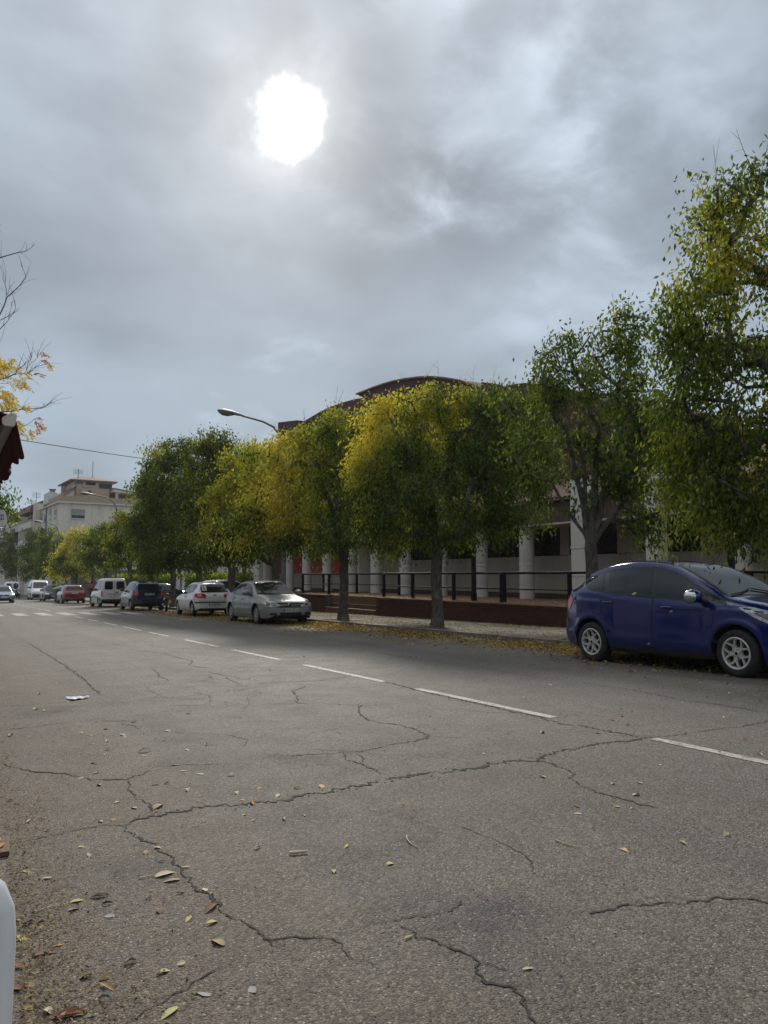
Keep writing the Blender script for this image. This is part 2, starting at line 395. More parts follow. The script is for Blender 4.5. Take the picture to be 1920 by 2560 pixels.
def mat_road_paint():
    m, nt, b = nodes('road_paint'); p = pos(nt)
    t = tex(nt, 'ShaderNodeTexNoise', p, Scale=22.0, Detail=8.0, Roughness=0.75)
    t2 = tex(nt, 'ShaderNodeTexNoise', p, Scale=3.0, Detail=5.0, Roughness=0.7)
    w = mathn(nt, 'ADD', mathn(nt, 'MULTIPLY', t.outputs[0], 0.75), mathn(nt, 'MULTIPLY', t2.outputs[0], 0.35))
    c = mixn(nt, mapr(nt, w, 0.50, 0.62), (0.50, 0.47, 0.41), (0.13, 0.12, 0.11))
    v = tex(nt, 'ShaderNodeTexVoronoi', p, Scale=120.0)
    c = mixn(nt, mapr(nt, v.outputs['Distance'], 0.3, 0.7, 0.0, 0.25), c, (0.3, 0.28, 0.25))
    setin(nt, b.inputs['Base Color'], c); b.inputs['Roughness'].default_value = 0.7
    bump(nt, b, t.outputs[0], 0.4, 0.004); return m
def mat_brick(name, c1, c2):
    m, nt, b = nodes(name); p = pos(nt)
    oi = N(nt, 'ShaderNodeObjectInfo')
    t = tex(nt, 'ShaderNodeTexNoise', p, Scale=14.0, Detail=7.0, Roughness=0.7)
    v = tex(nt, 'ShaderNodeTexVoronoi', p, Scale=4.2); s = N(nt, 'ShaderNodeSeparateColor'); nt.links.new(v.outputs['Color'], s.inputs[0])
    f = mathn(nt, 'ADD', mathn(nt, 'MULTIPLY', oi.outputs['Random'], 0.55), mathn(nt, 'MULTIPLY', t.outputs[0], 0.45))
    c = mixn(nt, f, c1, c2)
    c = mixn(nt, mapr(nt, t.outputs[0], 0.58, 0.78, 0, 0.5), c, (0.07, 0.055, 0.045))
    setin(nt, b.inputs['Base Color'], c); b.inputs['Roughness'].default_value = 0.85
    bump(nt, b, t.outputs[0], 0.35, 0.006); return m
def mat_bark():
    m, nt, b = nodes('bark'); p = pos(nt, (1, 1, 0.35))
    t = tex(nt, 'ShaderNodeTexNoise', p, Scale=22.0, Detail=8.0, Roughness=0.7, Distortion=0.6)
    l = tex(nt, 'ShaderNodeTexNoise', pos(nt), Scale=5.0, Detail=6.0, Roughness=0.65)
    c = mixn(nt, mapr(nt, t.outputs[0], 0.35, 0.65), (0.045, 0.038, 0.032), (0.15, 0.13, 0.11))
    c = mixn(nt, mapr(nt, l.outputs[0], 0.52, 0.66, 0, 0.65), c, (0.20, 0.20, 0.18))
    setin(nt, b.inputs['Base Color'], c); b.inputs['Roughness'].default_value = 0.9
    bump(nt, b, t.outputs[0], 0.9, 0.02); return m
def mat_stucco(name, c1, c2, stain):
    """rendered wall with rain streaks running down and blotches"""
    m, nt, b = nodes(name); p = pos(nt)
    t = tex(nt, 'ShaderNodeTexNoise', p, Scale=0.7, Detail=8.0, Roughness=0.65)
    st = tex(nt, 'ShaderNodeTexNoise', pos(nt, (1.6, 1.6, 0.12)), Scale=1.2, Detail=7.0, Roughness=0.7)
    f = tex(nt, 'ShaderNodeTexNoise', p, Scale=35.0, Detail=4.0)
    c = mixn(nt, mapr(nt, t.outputs[0], 0.3, 0.7), c1, c2)
    c = mixn(nt, mapr(nt, st.outputs[0], 0.50, 0.74, 0, 0.75), c, stain)
    setin(nt, b.inputs['Base Color'], c); b.inputs['Roughness'].default_value = 0.88
    bump(nt, b, f.outputs[0], 0.25, 0.006); return m

M['asphalt'] = mat_asphalt(); M['leaf'] = mat_leaf(); M['line'] = mat_road_paint(); M['bark'] = mat_bark()
M['crack'] = rough_mat('crack_dirt_shade', (0.018, 0.017, 0.016), (0.05, 0.046, 0.04), 30, 0.95, 0.4, 200)  # dark tone covers both dirt and the shade inside a crack
M['tar'] = rough_mat('old_tar', (0.05, 0.05, 0.055), (0.09, 0.085, 0.08), 10, 0.6, 0.5, 120)
M['ground'] = rough_mat('earth', (0.13, 0.115, 0.095), (0.20, 0.175, 0.145), 0.6, 0.9, 0.4, 20, ((0.09, 0.08, 0.06), 0.25, 0.7))
M['paving'] = rough_mat('paving_concrete', (0.13, 0.122, 0.108), (0.20, 0.187, 0.165), 2.5, 0.85, 0.35, 90, ((0.10, 0.092, 0.08), 1.1, 0.7))
M['kerb'] = rough_mat('kerb_concrete', (0.13, 0.123, 0.11), (0.20, 0.188, 0.17), 4, 0.85, 0.4, 80, ((0.09, 0.085, 0.08), 1.6, 0.8))
M['soil'] = rough_mat('pit_soil', (0.05, 0.038, 0.028), (0.10, 0.08, 0.06), 9, 0.95, 0.9, 60, bdist=0.03)
M['brick'] = mat_brick('dark_brick', (0.060, 0.021, 0.013), (0.135, 0.048, 0.028))
M['mortar'] = rough_mat('mortar', (0.07, 0.055, 0.045), (0.13, 0.105, 0.09), 12, 0.95, 0.4, 90)
M['maroon'] = mat_brick('maroon_brick', (0.060, 0.022, 0.022), (0.105, 0.036, 0.034))
M['step'] = rough_mat('step_tile', (0.11, 0.05, 0.03), (0.17, 0.085, 0.05), 8, 0.8, 0.3, 60, ((0.22, 0.17, 0.12), 3, 0.5))
M['nosing'] = rough_mat('step_edge', (0.30, 0.24, 0.17), (0.42, 0.34, 0.25), 8, 0.6, 0.2, 60)
M['wallp'] = mat_stucco('wall_render', (0.42, 0.40, 0.34), (0.50, 0.475, 0.41), (0.31, 0.285, 0.24))
M['wallgrey'] = mat_stucco('wall_grey', (0.40, 0.40, 0.40), (0.52, 0.52, 0.51), (0.30, 0.30, 0.29))
M['column'] = mat_stucco('column_stone', (0.66, 0.64, 0.60), (0.77, 0.75, 0.71), (0.48, 0.46, 0.42))
M['redwall'] = rough_mat('red_wall_paint', (0.52, 0.050, 0.050), (0.62, 0.085, 0.08), 1.8, 0.7, 0.15, 60, ((0.34, 0.04, 0.04), 1.2, 0.7))
M['skirting'] = rough_mat('skirting_tile', (0.075, 0.035, 0.022), (0.12, 0.06, 0.04), 6, 0.7, 0.2, 60)
M['iron'] = simple('black_iron', (0.010, 0.010, 0.014), 0.62); M['iron'].node_tree.nodes['Principled BSDF'].inputs['Specular IOR Level'].default_value = 0.2
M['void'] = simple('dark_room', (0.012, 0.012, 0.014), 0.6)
M['slat'] = rough_mat('reed_slats', (0.11, 0.075, 0.055), (0.19, 0.135, 0.10), 9, 0.8, 0.3, 80)
M['beam'] = rough_mat('pale_beam', (0.5, 0.47, 0.41), (0.62, 0.585, 0.52), 2, 0.8, 0.2, 50)
M['tile'] = rough_mat('roof_tile', (0.19, 0.115, 0.085), (0.29, 0.185, 0.145), 5, 0.85, 0.5, 40, ((0.12, 0.09, 0.075), 1.5, 0.7))
M['steel'] = rough_mat('galvanised_steel', (0.27, 0.28, 0.29), (0.38, 0.39, 0.40), 6, 0.45, 0.1, 60, metal=0.5)
M['steel_dark'] = rough_mat('weathered_steel', (0.14, 0.14, 0.145), (0.22, 0.22, 0.22), 6, 0.55, 0.1, 60, metal=0.3)
M['lens'] = simple('lamp_bowl', (0.22, 0.19, 0.15), 0.25)
M['tyre'] = rough_mat('tyre_rubber', (0.012, 0.012, 0.012), (0.03, 0.029, 0.028), 14, 0.8, 0.4, 120, objspace=True)
M['rim'] = simple('alloy', (0.62, 0.61, 0.59), 0.35, 0.35, 0.3, 0.1, 12)
M['rimdark'] = simple('rim_recess', (0.02, 0.02, 0.02), 0.6)
M['cap_grey'] = simple('hubcap', (0.36, 0.36, 0.36), 0.4, 0.35, 0.1)
M['plastic'] = rough_mat('black_plastic', (0.014, 0.014, 0.015), (0.028, 0.028, 0.029), 8, 0.6, 0.15, 150, objspace=True)
M['glass'] = glass_dark('car_glass'); M['glass_clear'] = glass_dark('car_glass_pale', (0.012, 0.019, 0.021), 0.012)
M['trim'] = simple('window_rubber', (0.010, 0.010, 0.011), 0.35)
M['seam'] = simple('panel_gap', (0.006, 0.006, 0.007), 0.8)
M['chrome'] = simple('chrome', (0.7, 0.7, 0.71), 0.12, 1.0, 0.0, 0.05)
M['lamp'] = simple('headlamp_glass', (0.60, 0.61, 0.60), 0.10, 0.15, 1.0, 0.25, 30)
M['lampdark'] = simple('headlamp_inside', (0.10, 0.10, 0.105), 0.12, 0.4, 1.0, 0.3, 30)
M['red'] = simple('tail_lens', (0.50, 0.012, 0.015), 0.12, 0.0, 1.0, 0.2, 25)
M['amber'] = simple('indicator_lens', (0.62, 0.16, 0.05), 0.15, 0.0, 1.0)
M['clearlens'] = simple('clear_lens', (0.66, 0.60, 0.58), 0.12, 0.2, 1.0)
M['plate'] = simple('number_plate', (0.60, 0.60, 0.57), 0.45)
M['plateblue'] = simple('plate_band', (0.02, 0.06, 0.25), 0.45)
M['ink'] = simple('plate_ink', (0.012, 0.012, 0.014), 0.5)
M['p_blue'] = paint('paint_royal_blue', (0.001, 0.014, 0.130), 0.14, 0.7, 0.15, 0.03)
M['p_silver'] = paint('paint_silver', (0.30, 0.32, 0.32), 0.42, 0.35, 0.45, 0.22)
M['p_white'] = paint('paint_white', (0.70, 0.70, 0.67), 0.30, 0.8, 0.0, 0.35)
M['p_white2'] = paint('paint_white_van', (0.74, 0.76, 0.75), 0.35, 0.6, 0.0, 0.3)
M['p_navy'] = paint('paint_navy', (0.012, 0.018, 0.050), 0.25, 1.0, 0.3, 0.2)
M['p_red'] = paint('paint_dark_red', (0.20, 0.012, 0.022), 0.25, 1.0, 0.2, 0.2)
M['p_dark'] = paint('paint_dark_blue', (0.03, 0.036, 0.055), 0.25, 1.0, 0.4, 0.2)
M['p_steel'] = paint('paint_steel_blue', (0.26, 0.30, 0.36), 0.28, 1.0, 0.6, 0.2)
M['p_black'] = paint('paint_black', (0.013, 0.014, 0.016), 0.22, 1.0, 0.0, 0.15)
# ------------------------------------------------------------------ the setting: ground, road, kerbs, pavement, markings
rng = np.random.default_rng(7); random.seed(7)
YB = [-300, -40, 0, 20, 40, 60, 80, 100, 120, 140, 320, 1500]
def sheet(name, x0, x1, ys, h, m, parent=None, nx=1):
    b = MB(); b.grid([[(x0 + (x1 - x0) * i / nx, y, gz(y) + h) for i in range(nx + 1)] for y in ys])
    return obj(name, b, m, parent)
def slab_mb(x0, x1, y0, y1, h0, h1, b=None):
    b = b or MB(); k = len(b.v)
    b.v += [(x0, y0, gz(y0) + h0), (x1, y0, gz(y0) + h0), (x1, y1, gz(y1) + h0), (x0, y1, gz(y1) + h0),
            (x0, y0, gz(y0) + h1), (x1, y0, gz(y0) + h1), (x1, y1, gz(y1) + h1), (x0, y1, gz(y1) + h1)]
    for q in ((0, 3, 2, 1), (4, 5, 6, 7), (0, 1, 5, 4), (1, 2, 6, 5), (2, 3, 7, 6), (3, 0, 4, 7)):
        b.f.append(tuple(k + i for i in q)); b.m.append(0)
    return b
tag(sheet('ground', -900, 900, YB, -0.03, M['ground']), kind='structure')
KX = 11.0                                                     # kerb line
road = tag(sheet('road', -1.0, KX, [y for y in YB if -40 <= y <= 320], 0.0, M['asphalt'], nx=8), kind='structure')
pav = tag(obj('pavement', slab_mb(KX + 0.15, 14.33, -5, 140, -0.03, 0.088), M['kerb']), kind='structure')
pavl = tag(obj('terrace_pavement', slab_mb(-5.5, -1.15, -10, 60, -0.03, 0.11), M['paving']), kind='structure')
fore = tag(sheet('forecourt', 14.33, 60, [33.9, 60, 100, 140], 0.06, M['asphalt']), kind='structure')

# kerb stones one by one, right-hand kerb up to where they can be told apart
def stone_mesh(name, sx, sy, h0, h1, m, bev=0.012):
    b = MB(); b.box(-sx / 2, sx / 2, -sy / 2, sy / 2, h0, h1, 0, bev)
    b.v = [(x, y, z - SLOPE * y) for x, y, z in b.v]
    return b.mesh(name, m)
ks = stone_mesh('kerb_stone', 0.15, 0.985, -0.1, 0.118, M['kerb'])
for i in range(48):
    y = 2.5 + i
    link('kerb_stone', ks, pav, (KX + 0.075 + random.uniform(-.004, .004), y, gz(y) + random.uniform(-.004, .004)), (0, 0, random.uniform(-.006, .006)))
b = slab_mb(KX, KX + 0.15, 50.0, 140, -0.03, 0.118); o = obj('kerb_run', b, M['kerb'], pav); tag(o, kind='stuff')
b = slab_mb(-1.15, -1.0, -10, 60, -0.03, 0.12); obj('kerb_edge', b, M['kerb'], pavl)
# paving slabs (300 at most): the stretch between the parked cars and the brick terrace
TREE_Y = [5.9, 11.63, 17.39, 22.95, 28.95, 34.3, 39.5, 44.63, 50.13, 56.0, 61.6, 67.2, 72.8, 78.4, 84.0, 90.0, 96.5, 103.5]
TX = 11.62
ps = stone_mesh('paving_slab', 0.622, 0.622, -0.01, 0.115, M['paving'], 0.008)
cnt = 0
for r in range(44):
    y = 6.3 + 0.636 * r
    for c in range(5):
        x = KX + 0.15 + 0.318 + 0.636 * c
        if c == 0 and any(abs(y - t) < 0.6 for t in TREE_Y): continue
        link('paving_slab', ps, pav, (x, y, gz(y) + random.uniform(-.006, .006)), (random.uniform(-.006, .006), random.uniform(-.006, .006), random.uniform(-.004, .004))); cnt += 1
for t in TREE_Y[:7]:
    b = MB(); n = 9
    rows = []
    for j in range(n):
        yy = t - 0.46 + 0.92 * j / (n - 1)
        rows.append([(KX + 0.17 + 0.60 * i / (n - 1), yy, gz(yy) + 0.095 + random.uniform(-.012, .025)) for i in range(n)])
    b.grid(rows); o = obj('tree_pit', b, M['soil'], pav, 60)

# painted markings: every dash and stripe a part of the road
def ribbon(y0, y1, x0, x1, h, jit=0.006, n=None, skew=0.0):
    n = n or max(6, int((y1 - y0) / 0.12)); rows = []
    for i in range(n + 1):
        y = y0 + (y1 - y0) * i / n
        a = x0 + random.uniform(-jit, jit); c = x1 + random.uniform(-jit, jit)
        if i in (0, n): y += random.uniform(-.03, .03)
        rows.append([(q, y + skew * (q - 3), gz(y + skew * (q - 3)) + h) for q in (a, (a + c) / 2, c)])
    b = MB(); b.grid(rows); return b
dashes = [(1.95, 4.44), (5.66, 8.05), (8.84, 11.42), (12.47, 14.89), (15.84, 18.36), (19.74, 21.88), (22.94, 25.4), (26.4, 28.8), (29.8, 32.2), (33.2, 35.6),
          (44.2, 46.6), (47.7, 50.1), (51.2, 53.6), (54.7, 57.1), (58.2, 60.6), (61.7, 64.1), (65.2, 67.6), (68.7, 71.1), (72.2, 74.6), (75.7, 78.1), (-1.5, 0.9)]
for y0, y1 in dashes:
    obj('lane_dash', ribbon(y0, y1, 5.03, 5.135, 0.004), M['line'], road)
for x in (1.09, 2.06, 3.03, 4.01, 4.98, 5.95, 6.88, 7.72):
    obj('crossing_stripe', ribbon(38.1, 42.1, x, x + 0.48, 0.004, 0.015, 24, -0.33), M['line'], road)

# cracks, followed in the photograph; flat strips with crumbled edges, coloured dark for dirt and inner shade
def ZA(p): return (p[0] / 1.728, 1560 + p[1] / 1.728)
def ZB(p): return (960 + p[0] / 1.728, 1560 + p[1] / 1.728)
def ZC(p): return (p[0] / 1.728, 2060 + p[1] / 1.728)
def ZD(p): return (960 + p[0] / 1.728, 2060 + p[1] / 1.728)
WK = 0.62
CR = [
 (ZA, .020, [(0,460),(120,448),(250,432),(330,422),(480,420),(560,420)]),
 (ZA, .020, [(0,600),(60,618),(130,635),(230,645),(300,650),(350,660),(400,672),(470,674),(540,672),(600,655),(650,630)]),
 (ZA, .016, [(540,672),(560,690),(560,715),(580,740),(600,760),(640,775),(650,800),(660,825)]),
 (ZA, .036, [(570,862),(620,840),(660,830),(740,815),(800,800),(850,790),(940,785),(1040,783),(1120,775),(1200,765),(1280,752),(1350,738),(1430,722),(1500,705),(1580,695),(1659,675)]),
 (ZB, .042, [(0,672),(100,655),(200,645),(290,637),(370,625),(480,607),(560,598),(655,588),(680,572),(760,552),(830,538),(920,522),(1000,512),(1080,500),(1120,495),(1170,488)]),
 (ZB, .018, [(1170,488),(1240,482),(1330,470),(1420,457),(1530,445),(1620,430),(1659,415)]),
 (ZB, .034, [(0,248),(60,265),(140,285),(210,303),(330,328),(450,355),(560,378),(640,395),(700,415),(780,432),(860,442),(950,460),(1060,480),(1120,492)]),
 (ZB, .020, [(655,590),(720,602),(780,625),(820,650),(805,668),(850,700),(920,728),(990,745),(1060,768),(1120,782),(1190,795)]),
 (ZB, .022, [(0,425),(80,440),(150,462),(205,485),(160,500),(80,515),(0,525)]),
 (ZA, .022, [(1659,528),(1580,547),(1480,556),(1380,562),(1235,568)]),
 (ZA, .018, [(1480,558),(1500,590),(1560,605),(1610,630),(1659,650)]), (ZA, .014, [(1545,560),(1570,580),(1565,600)]),
 (ZB, .010, [(205,487),(280,490),(360,492)]),
 (ZB, .022, [(430,190),(520,205),(640,225),(760,240),(880,258),(980,272),(1100,290),(1200,310),(1300,330),(1450,350),(1659,385)]),
 (ZB, .020, [(0,130),(100,145),(190,148)]),
 (ZA, .022, [(370,205),(480,198),(600,192),(720,186),(800,182),(830,180),(880,188),(1000,190),(1150,187),(1290,185)]),
 (ZA, .020, [(475,85),(550,95),(620,102)]), (ZA, .024, [(560,108),(640,120),(720,130),(770,145),(830,160),(810,180)]),
 (ZA, .020, [(930,212),(970,225),(990,240),(1040,262)]), (ZA, .020, [(1100,258),(1250,250),(1400,243),(1500,228)]),
 (ZA, .022, [(1330,265),(1265,290),(1285,310),(1285,345)]), (ZA, .016, [(1150,348),(1285,343),(1400,345),(1550,352),(1659,352)]),
 (ZA, .020, [(1565,352),(1540,375),(1570,405),(1610,420),(1659,428)]),
 (ZA, .030, [(125,85),(200,130),(280,180),(350,230),(400,275),(440,310)]), (ZA, .012, [(0,360),(100,352),(250,342),(400,337)]),
 (ZA, .018, [(665,195),(690,230),(735,245)]), (ZA, .014, [(690,615),(790,610),(880,608),(1000,603)]), (ZA, .014, [(515,430),(570,440),(600,455)]),
 (ZC, .013, [(50,88),(120,75),(200,55),(280,38),(350,22),(430,8),(530,8),(570,0)]),
 (ZC, .017, [(530,8),(560,35),(600,65),(660,90),(680,120),(740,150),(770,190),(820,225),(845,285),(890,298),(915,335),(960,375),(1010,405),(1070,435),(1110,470),(1140,500),(1190,525),(1250,525)]),
 (ZC, .017, [(1150,505),(1190,500),(1320,495),(1400,505),(1470,525),(1510,570),(1580,595),(1600,620)]),
 (ZC, .012, [(560,855),(600,815),(660,780),(740,750),(800,715),(860,670),(900,635),(970,615)]),
 (ZC, .012, [(1570,440),(1659,425)]), (ZD, .016, [(0,425),(60,410),(170,400),(250,385),(310,360),(330,325)]),
 (ZD, .016, [(60,440),(130,485),(210,505),(290,540),(380,575),(410,600),(390,640),(430,675),(500,700),(570,710),(590,770),(620,820),(650,862),(680,900)]),
 (ZD, .009, [(410,600),(480,615),(560,640)]), (ZD, .008, [(570,690),(640,725)]),
 (ZD, .015, [(840,395),(900,375),(1000,362),(1100,352),(1200,345),(1300,340),(1400,333),(1440,318),(1500,322),(1580,330),(1659,340),(1750,352)]),
 (ZD, .009, [(300,0),(420,50),(500,80),(540,100),(600,130),(635,165),(640,210)]),
]
def crack_mb(P, w):
    P = [Vector(p) for p in P]; pts = []
    for a, c in zip(P[:-1], P[1:]):
        n = max(1, int((c - a).length / max(0.016, 0.0035 * a.y)))
        pts += [a.lerp(c, i / n) for i in range(n)]
    pts.append(P[-1]); n = len(pts); b = MB(); off = 0.0; ww = w; rows = []
    for i, p in enumerate(pts):
        d = (pts[min(i + 1, n - 1)] - pts[max(i - 1, 0)]); d.z = 0; d.normalize(); s = Vector((-d.y, d.x, 0))
        off = off * 0.55 + random.uniform(-1, 1) * w * 1.25
        ww = 0.55 * ww + 0.45 * w * random.choice((0.12, 0.3, 0.6, 0.9, 1.2, 2.2)); k = ww * min(1, (i + .3) / 3, (n - i - .7) / 3)
        q = p + s * off; l = q + s * k * random.uniform(.35, .6); r = q - s * k * random.uniform(.35, .6)
        rows.append([(l.x, l.y, gz(l.y) + 0.003), (r.x, r.y, gz(r.y) + 0.003)])
    b.grid(rows)
    for _ in range(int(n * 0.55)):                            # crumbs broken off beside the crack
        p = random.choice(pts) + Vector((random.gauss(0, w * 1.6), random.gauss(0, w * 1.6), 0)); r = w * random.uniform(.12, .42); a0 = random.random() * 6
        b.face([(p.x + r * random.uniform(.6, 1.3) * math.cos(a0 + t), p.y + r * random.uniform(.6, 1.3) * math.sin(a0 + t), gz(p.y) + 0.0035) for t in (0, 1.3, 2.6, 3.9, 5.2)])
    return b
for f, w, pl in CR:
    obj('crack', crack_mb([gnd(*f(p)) for p in pl], w * WK), M['crack'], road)

hr = random.Random(5)
for k in range(26):                                            # hairline cracks wandering off between the larger ones
    y = 5.5 + 13 * hr.random() ** 1.3; x = .5 + (.42 * y + 1.5) * hr.random(); a_ = hr.choice((0, 0, 1.57)) + hr.gauss(0, .45); P = [(x, y, 0)]
    for j in range(hr.randint(3, 7)):
        s_ = hr.uniform(.10, .28) * (1 + y * .06); a_ += hr.gauss(0, .45); x += s_ * math.cos(a_); y += s_ * math.sin(a_); P.append((x, y, 0))
    if all(.2 < p[0] < 9.5 for p in P): obj('crack', crack_mb(P, (.0045 + .0005 * y) * .62), M['crack'], road)
M['grille'] = simple('dull_grille', (0.075, 0.075, 0.08), 0.6)
# ------------------------------------------------------------------ brick terrace, steps, railings, school building
TZ = 0.45                                                      # terrace level
def brick_wall(name, label, y0, y1, single):
    w = thing(name, label, 'brick wall', (14.34, y0, 0))
    L = y1 - y0; bl, bh, j = 0.235, 0.062, 0.010; ncourse = 11
    core = MB(); k = 0
    core.v += [(0.03, 0, gz(y0) - .1), (0.30, 0, gz(y0) - .1), (0.30, L, gz(y1) - .1), (0.03, L, gz(y1) - .1), (0.03, 0, TZ - .07), (0.30, 0, TZ - .07), (0.30, L, TZ - .07), (0.03, L, TZ - .07)]
    for q in ((0, 3, 2, 1), (4, 5, 6, 7), (0, 1, 5, 4), (1, 2, 6, 5), (2, 3, 7, 6), (3, 0, 4, 7)): core.f.append(q); core.m.append(0)
    obj('mortar_core', core, M['mortar'], w)
    bm = MB(); bm.box(0, 0.10, -bl / 2, bl / 2, -bh / 2, bh / 2, 0, 0.004); me = bm.mesh('brick', M['brick'])
    bm = MB(); bm.box(0, 0.10, -bl / 4, bl / 4, -bh / 2, bh / 2, 0, 0.004); meh = bm.mesh('brick', M['brick'])
    ch = MB(); ch.box(-0.03, 0.30, -0.055, 0.055, -0.036, 0.036, 0, 0.005); mec = ch.mesh('coping_brick', M['brick'])
    spots = []
    for c in range(ncourse):
        z = TZ - 0.078 - (c + .5) * (bh + j) + .002; off = 0 if c % 2 else bl / 2
        y = -off + bl / 2 + (0.0)
        while y - bl / 2 < L:
            if z + bh / 2 > gz(y0 + y) + 0.12 - .03:
                if y - bl / 2 < -0.001: spots.append((y + bl / 4, z, meh))
                elif y + bl / 2 > L + .001: pass
                else: spots.append((y, z, me))
            y += bl + j
    rest = MB(); n = 0
    spots.sort(key=lambda s: abs((y0 + s[0]) - 15.4) if y0 + s[0] > 15.0 else 50)
    for (y, z, m_) in spots:
        if n < single:
            link('brick', m_, w, (random.uniform(-.004, .004), y, z), (0, random.uniform(-.01, .01), random.uniform(-.006, .006))); n += 1
        else: rest.box(random.uniform(-.004, .004), 0.1, y - bl / 2 + .002, y + bl / 2 - .002, z - bh / 2, z + bh / 2)
    if rest.f: tag(obj('brickwork', rest, M['brick'], w), kind='stuff')
    y = 0.06
    while y < L - .05:
        if y0 + y > 14.5: link('coping_brick', mec, w, (random.uniform(-.004, .004), y, TZ - 0.036), (0, 0, random.uniform(-.01, .01)))
        y += 0.122
    if y0 < 14.4:
        b = MB(); b.box(-0.03, 0.3, 0.0, 14.4 - y0, TZ - .072, TZ); obj('coping_run', b, M['brick'], w)
    return w
brick_wall('brick_wall', 'long dark red brick retaining wall under the black railing, behind the blue car', 6.0, 25.6, 300)
brick_wall('brick_wall', 'short dark brick wall left of the steps, beside the silver car', 30.0, 34.0, 170)
ter = MB(); ter.box(14.66, 19.2, 6.0, 34.0, -0.6, TZ - .004); ter.box(15.6, 19.2, 34.0, 54.0, -0.9, TZ - 0.3)
tag(obj('terrace_floor', ter, M['step']), kind='structure')
st = thing('brick_steps', 'flight of four brown steps cut between the two brick walls', 'steps', (14.34, 25.6, 0))
zb = -0.215; n = 4; rise = (TZ - zb) / n
for i in range(n):
    b = MB(); b.box(0.30 * i, 0.30 * i + (0.34 if i < n - 1 else 0.32), 0.02, 4.38, zb + rise * i - (0.0 if i else .1), zb + rise * (i + 1) - 0.012, 0, 0.006)
    s_ = obj('step', b, M['step'], st)
    b = MB(); b.box(0.30 * i - 0.018, 0.30 * i + 0.05, 0.02, 4.38, zb + rise * (i + 1) - 0.014, zb + rise * (i + 1) + .012, 0, 0.005); obj('nosing', b, M['nosing'], s_)

# --- railings
def railing(name, label, x, ys, thick=(), curl=(1, 1), y_end=None):
    r = thing(name, label, 'railing', (x, ys[0], TZ), group='black railings along the terrace')
    y0, y1 = min(ys), max(ys)
    a, e = (y_end if y_end else (y0, y1))
    b = MB(); b.tube([(0, a - ys[0], 0.90), (0, e - ys[0], 0.90)], 0.040, 10)
    obj('top_rail', b, M['iron'], r, 50)
    b = MB(); b.tube([(0, a - ys[0], 0.42), (0, e - ys[0], 0.42)], 0.020, 8); obj('mid_rail', b, M['iron'], r, 50)
    for y in ys:
        t = 0.075 if y in thick else 0.048
        b = MB(); b.box(-t, t, y - ys[0] - t, y - ys[0] + t, -0.02, 0.89, 0, 0.006); obj('post', b, M['iron'], r)
    for k, yy in ((curl[0], y0), (curl[1], y1)):
        if k:
            sgn = -1 if yy == y0 else 1; b = MB()
            b.tube([(0, yy - ys[0] + sgn * (0.10 * math.sin(t)), 0.80 + 0.10 * math.cos(t)) for t in np.linspace(0, math.pi, 9)], 0.04, 10)
            obj('rail_end', b, M['iron'], r, 50)
    return r
railing('metal_railing', 'long black metal railing on the brick wall, running behind the blue car', 14.98, [26.1, 23.98, 21.38, 18.76, 15.86, 13.1, 10.4, 7.6], (18.76,), (0, 1))
railing('metal_railing', 'short black railing with curled ends left of the steps', 15.0, [31.04, 33.9], (), (1, 1))
railing('metal_railing', 'black railing set back behind the steps, partly hidden by a trunk', 16.75, [27.9, 31.7, 35.3], (), (0, 1))

# --- iron lamp posts on the terrace
def terrace_post(u, x, h, label):
    p = at_x(u, 1440, x); t = thing('iron_post', label, 'post', (p[0], p[1], TZ), group='black iron posts on the terrace')
    b = MB(); b.lathe([(0.10, 0), (0.10, .25), (0.085, .30), (0.08, 1.9), (0.115, 1.93), (0.125, 1.98), (0.115, 2.03), (0.075, 2.07), (0.065, h)], 14, close=True); obj('shaft', b, M['iron'], t, 40)
    b = MB(); b.lathe([(0.065, h), (0.10, h + .03), (0.10, h + .07), (0.03, h + .12), (0.01, h + .2)], 14, close=True); obj('finial', b, M['iron'], t, 40)
terrace_post(1184.5, 15.05, 2.9, 'black iron post standing in the railing before a dark lattice window')
terrace_post(1829, 15.6, 3.1, 'black iron post with ring collar rising behind the blue car')

# --- the school building
bld = thing('school_building', 'low cream colonnaded building with lattice windows and curved dark red roofs', 'building', (19.3, 20, TZ))
OX, OY, OZ = 19.3, 20.0, TZ
def B(x0, x1, y0, y1, z0, z1, mb=None, bev=0.0):
    mb = mb or MB(); mb.box(x0 - OX, x1 - OX, y0 - OY, y1 - OY, z0 - OZ, z1 - OZ, 0, bev); return mb
XW = 19.3
wins = [(14.95, 17.15), (18.19, 20.42), (20.9, 22.75), (23.18, 25.4), (26.27, 28.4), (29.1, 31.2)]
wins = [(9.2, 11.3)] + wins
core = B(XW + 0.28, XW + 9.0, 4.0, 50.0, -0.3, 3.95)
obj('wall', core, M['wallp'], bld)
g = 0.006
edges = sorted(set([4.0, 6.8, 9.55, 12.3, 15.05, 17.8, 20.55, 23.3, 26.05, 28.8, 31.5, 34.2, 36.5]))
for a, c in zip(edges[:-1], edges[1:]):
    for z0, z1 in ((0.62, 1.26), (1.26, 2.0)):
        obj('wall_panel', B(XW, XW + 0.25, a + g, c - g, z0 + g, z1 - g, bev=0.01), M['wallp'], bld)
prev = 4.0
for (a, c) in wins + [(36.5, 36.5)]:
    if a - prev > 0.1:
        obj('wall_panel', B(XW, XW + 0.25, prev + g, a - g, 2.0 + g, 2.44, bev=0.01), M['wallp'], bld)
        obj('wall_panel', B(XW, XW + 0.25, prev + g, a - g, 2.452, 3.1, bev=0.01), M['wallp'], bld)
    prev = c
for a, c in zip(edges[:-1], edges[1:]): obj('wall_panel', B(XW, XW + 0.25, a + g, c - g, 3.1 + g, 3.92, bev=0.01), M['wallp'], bld)
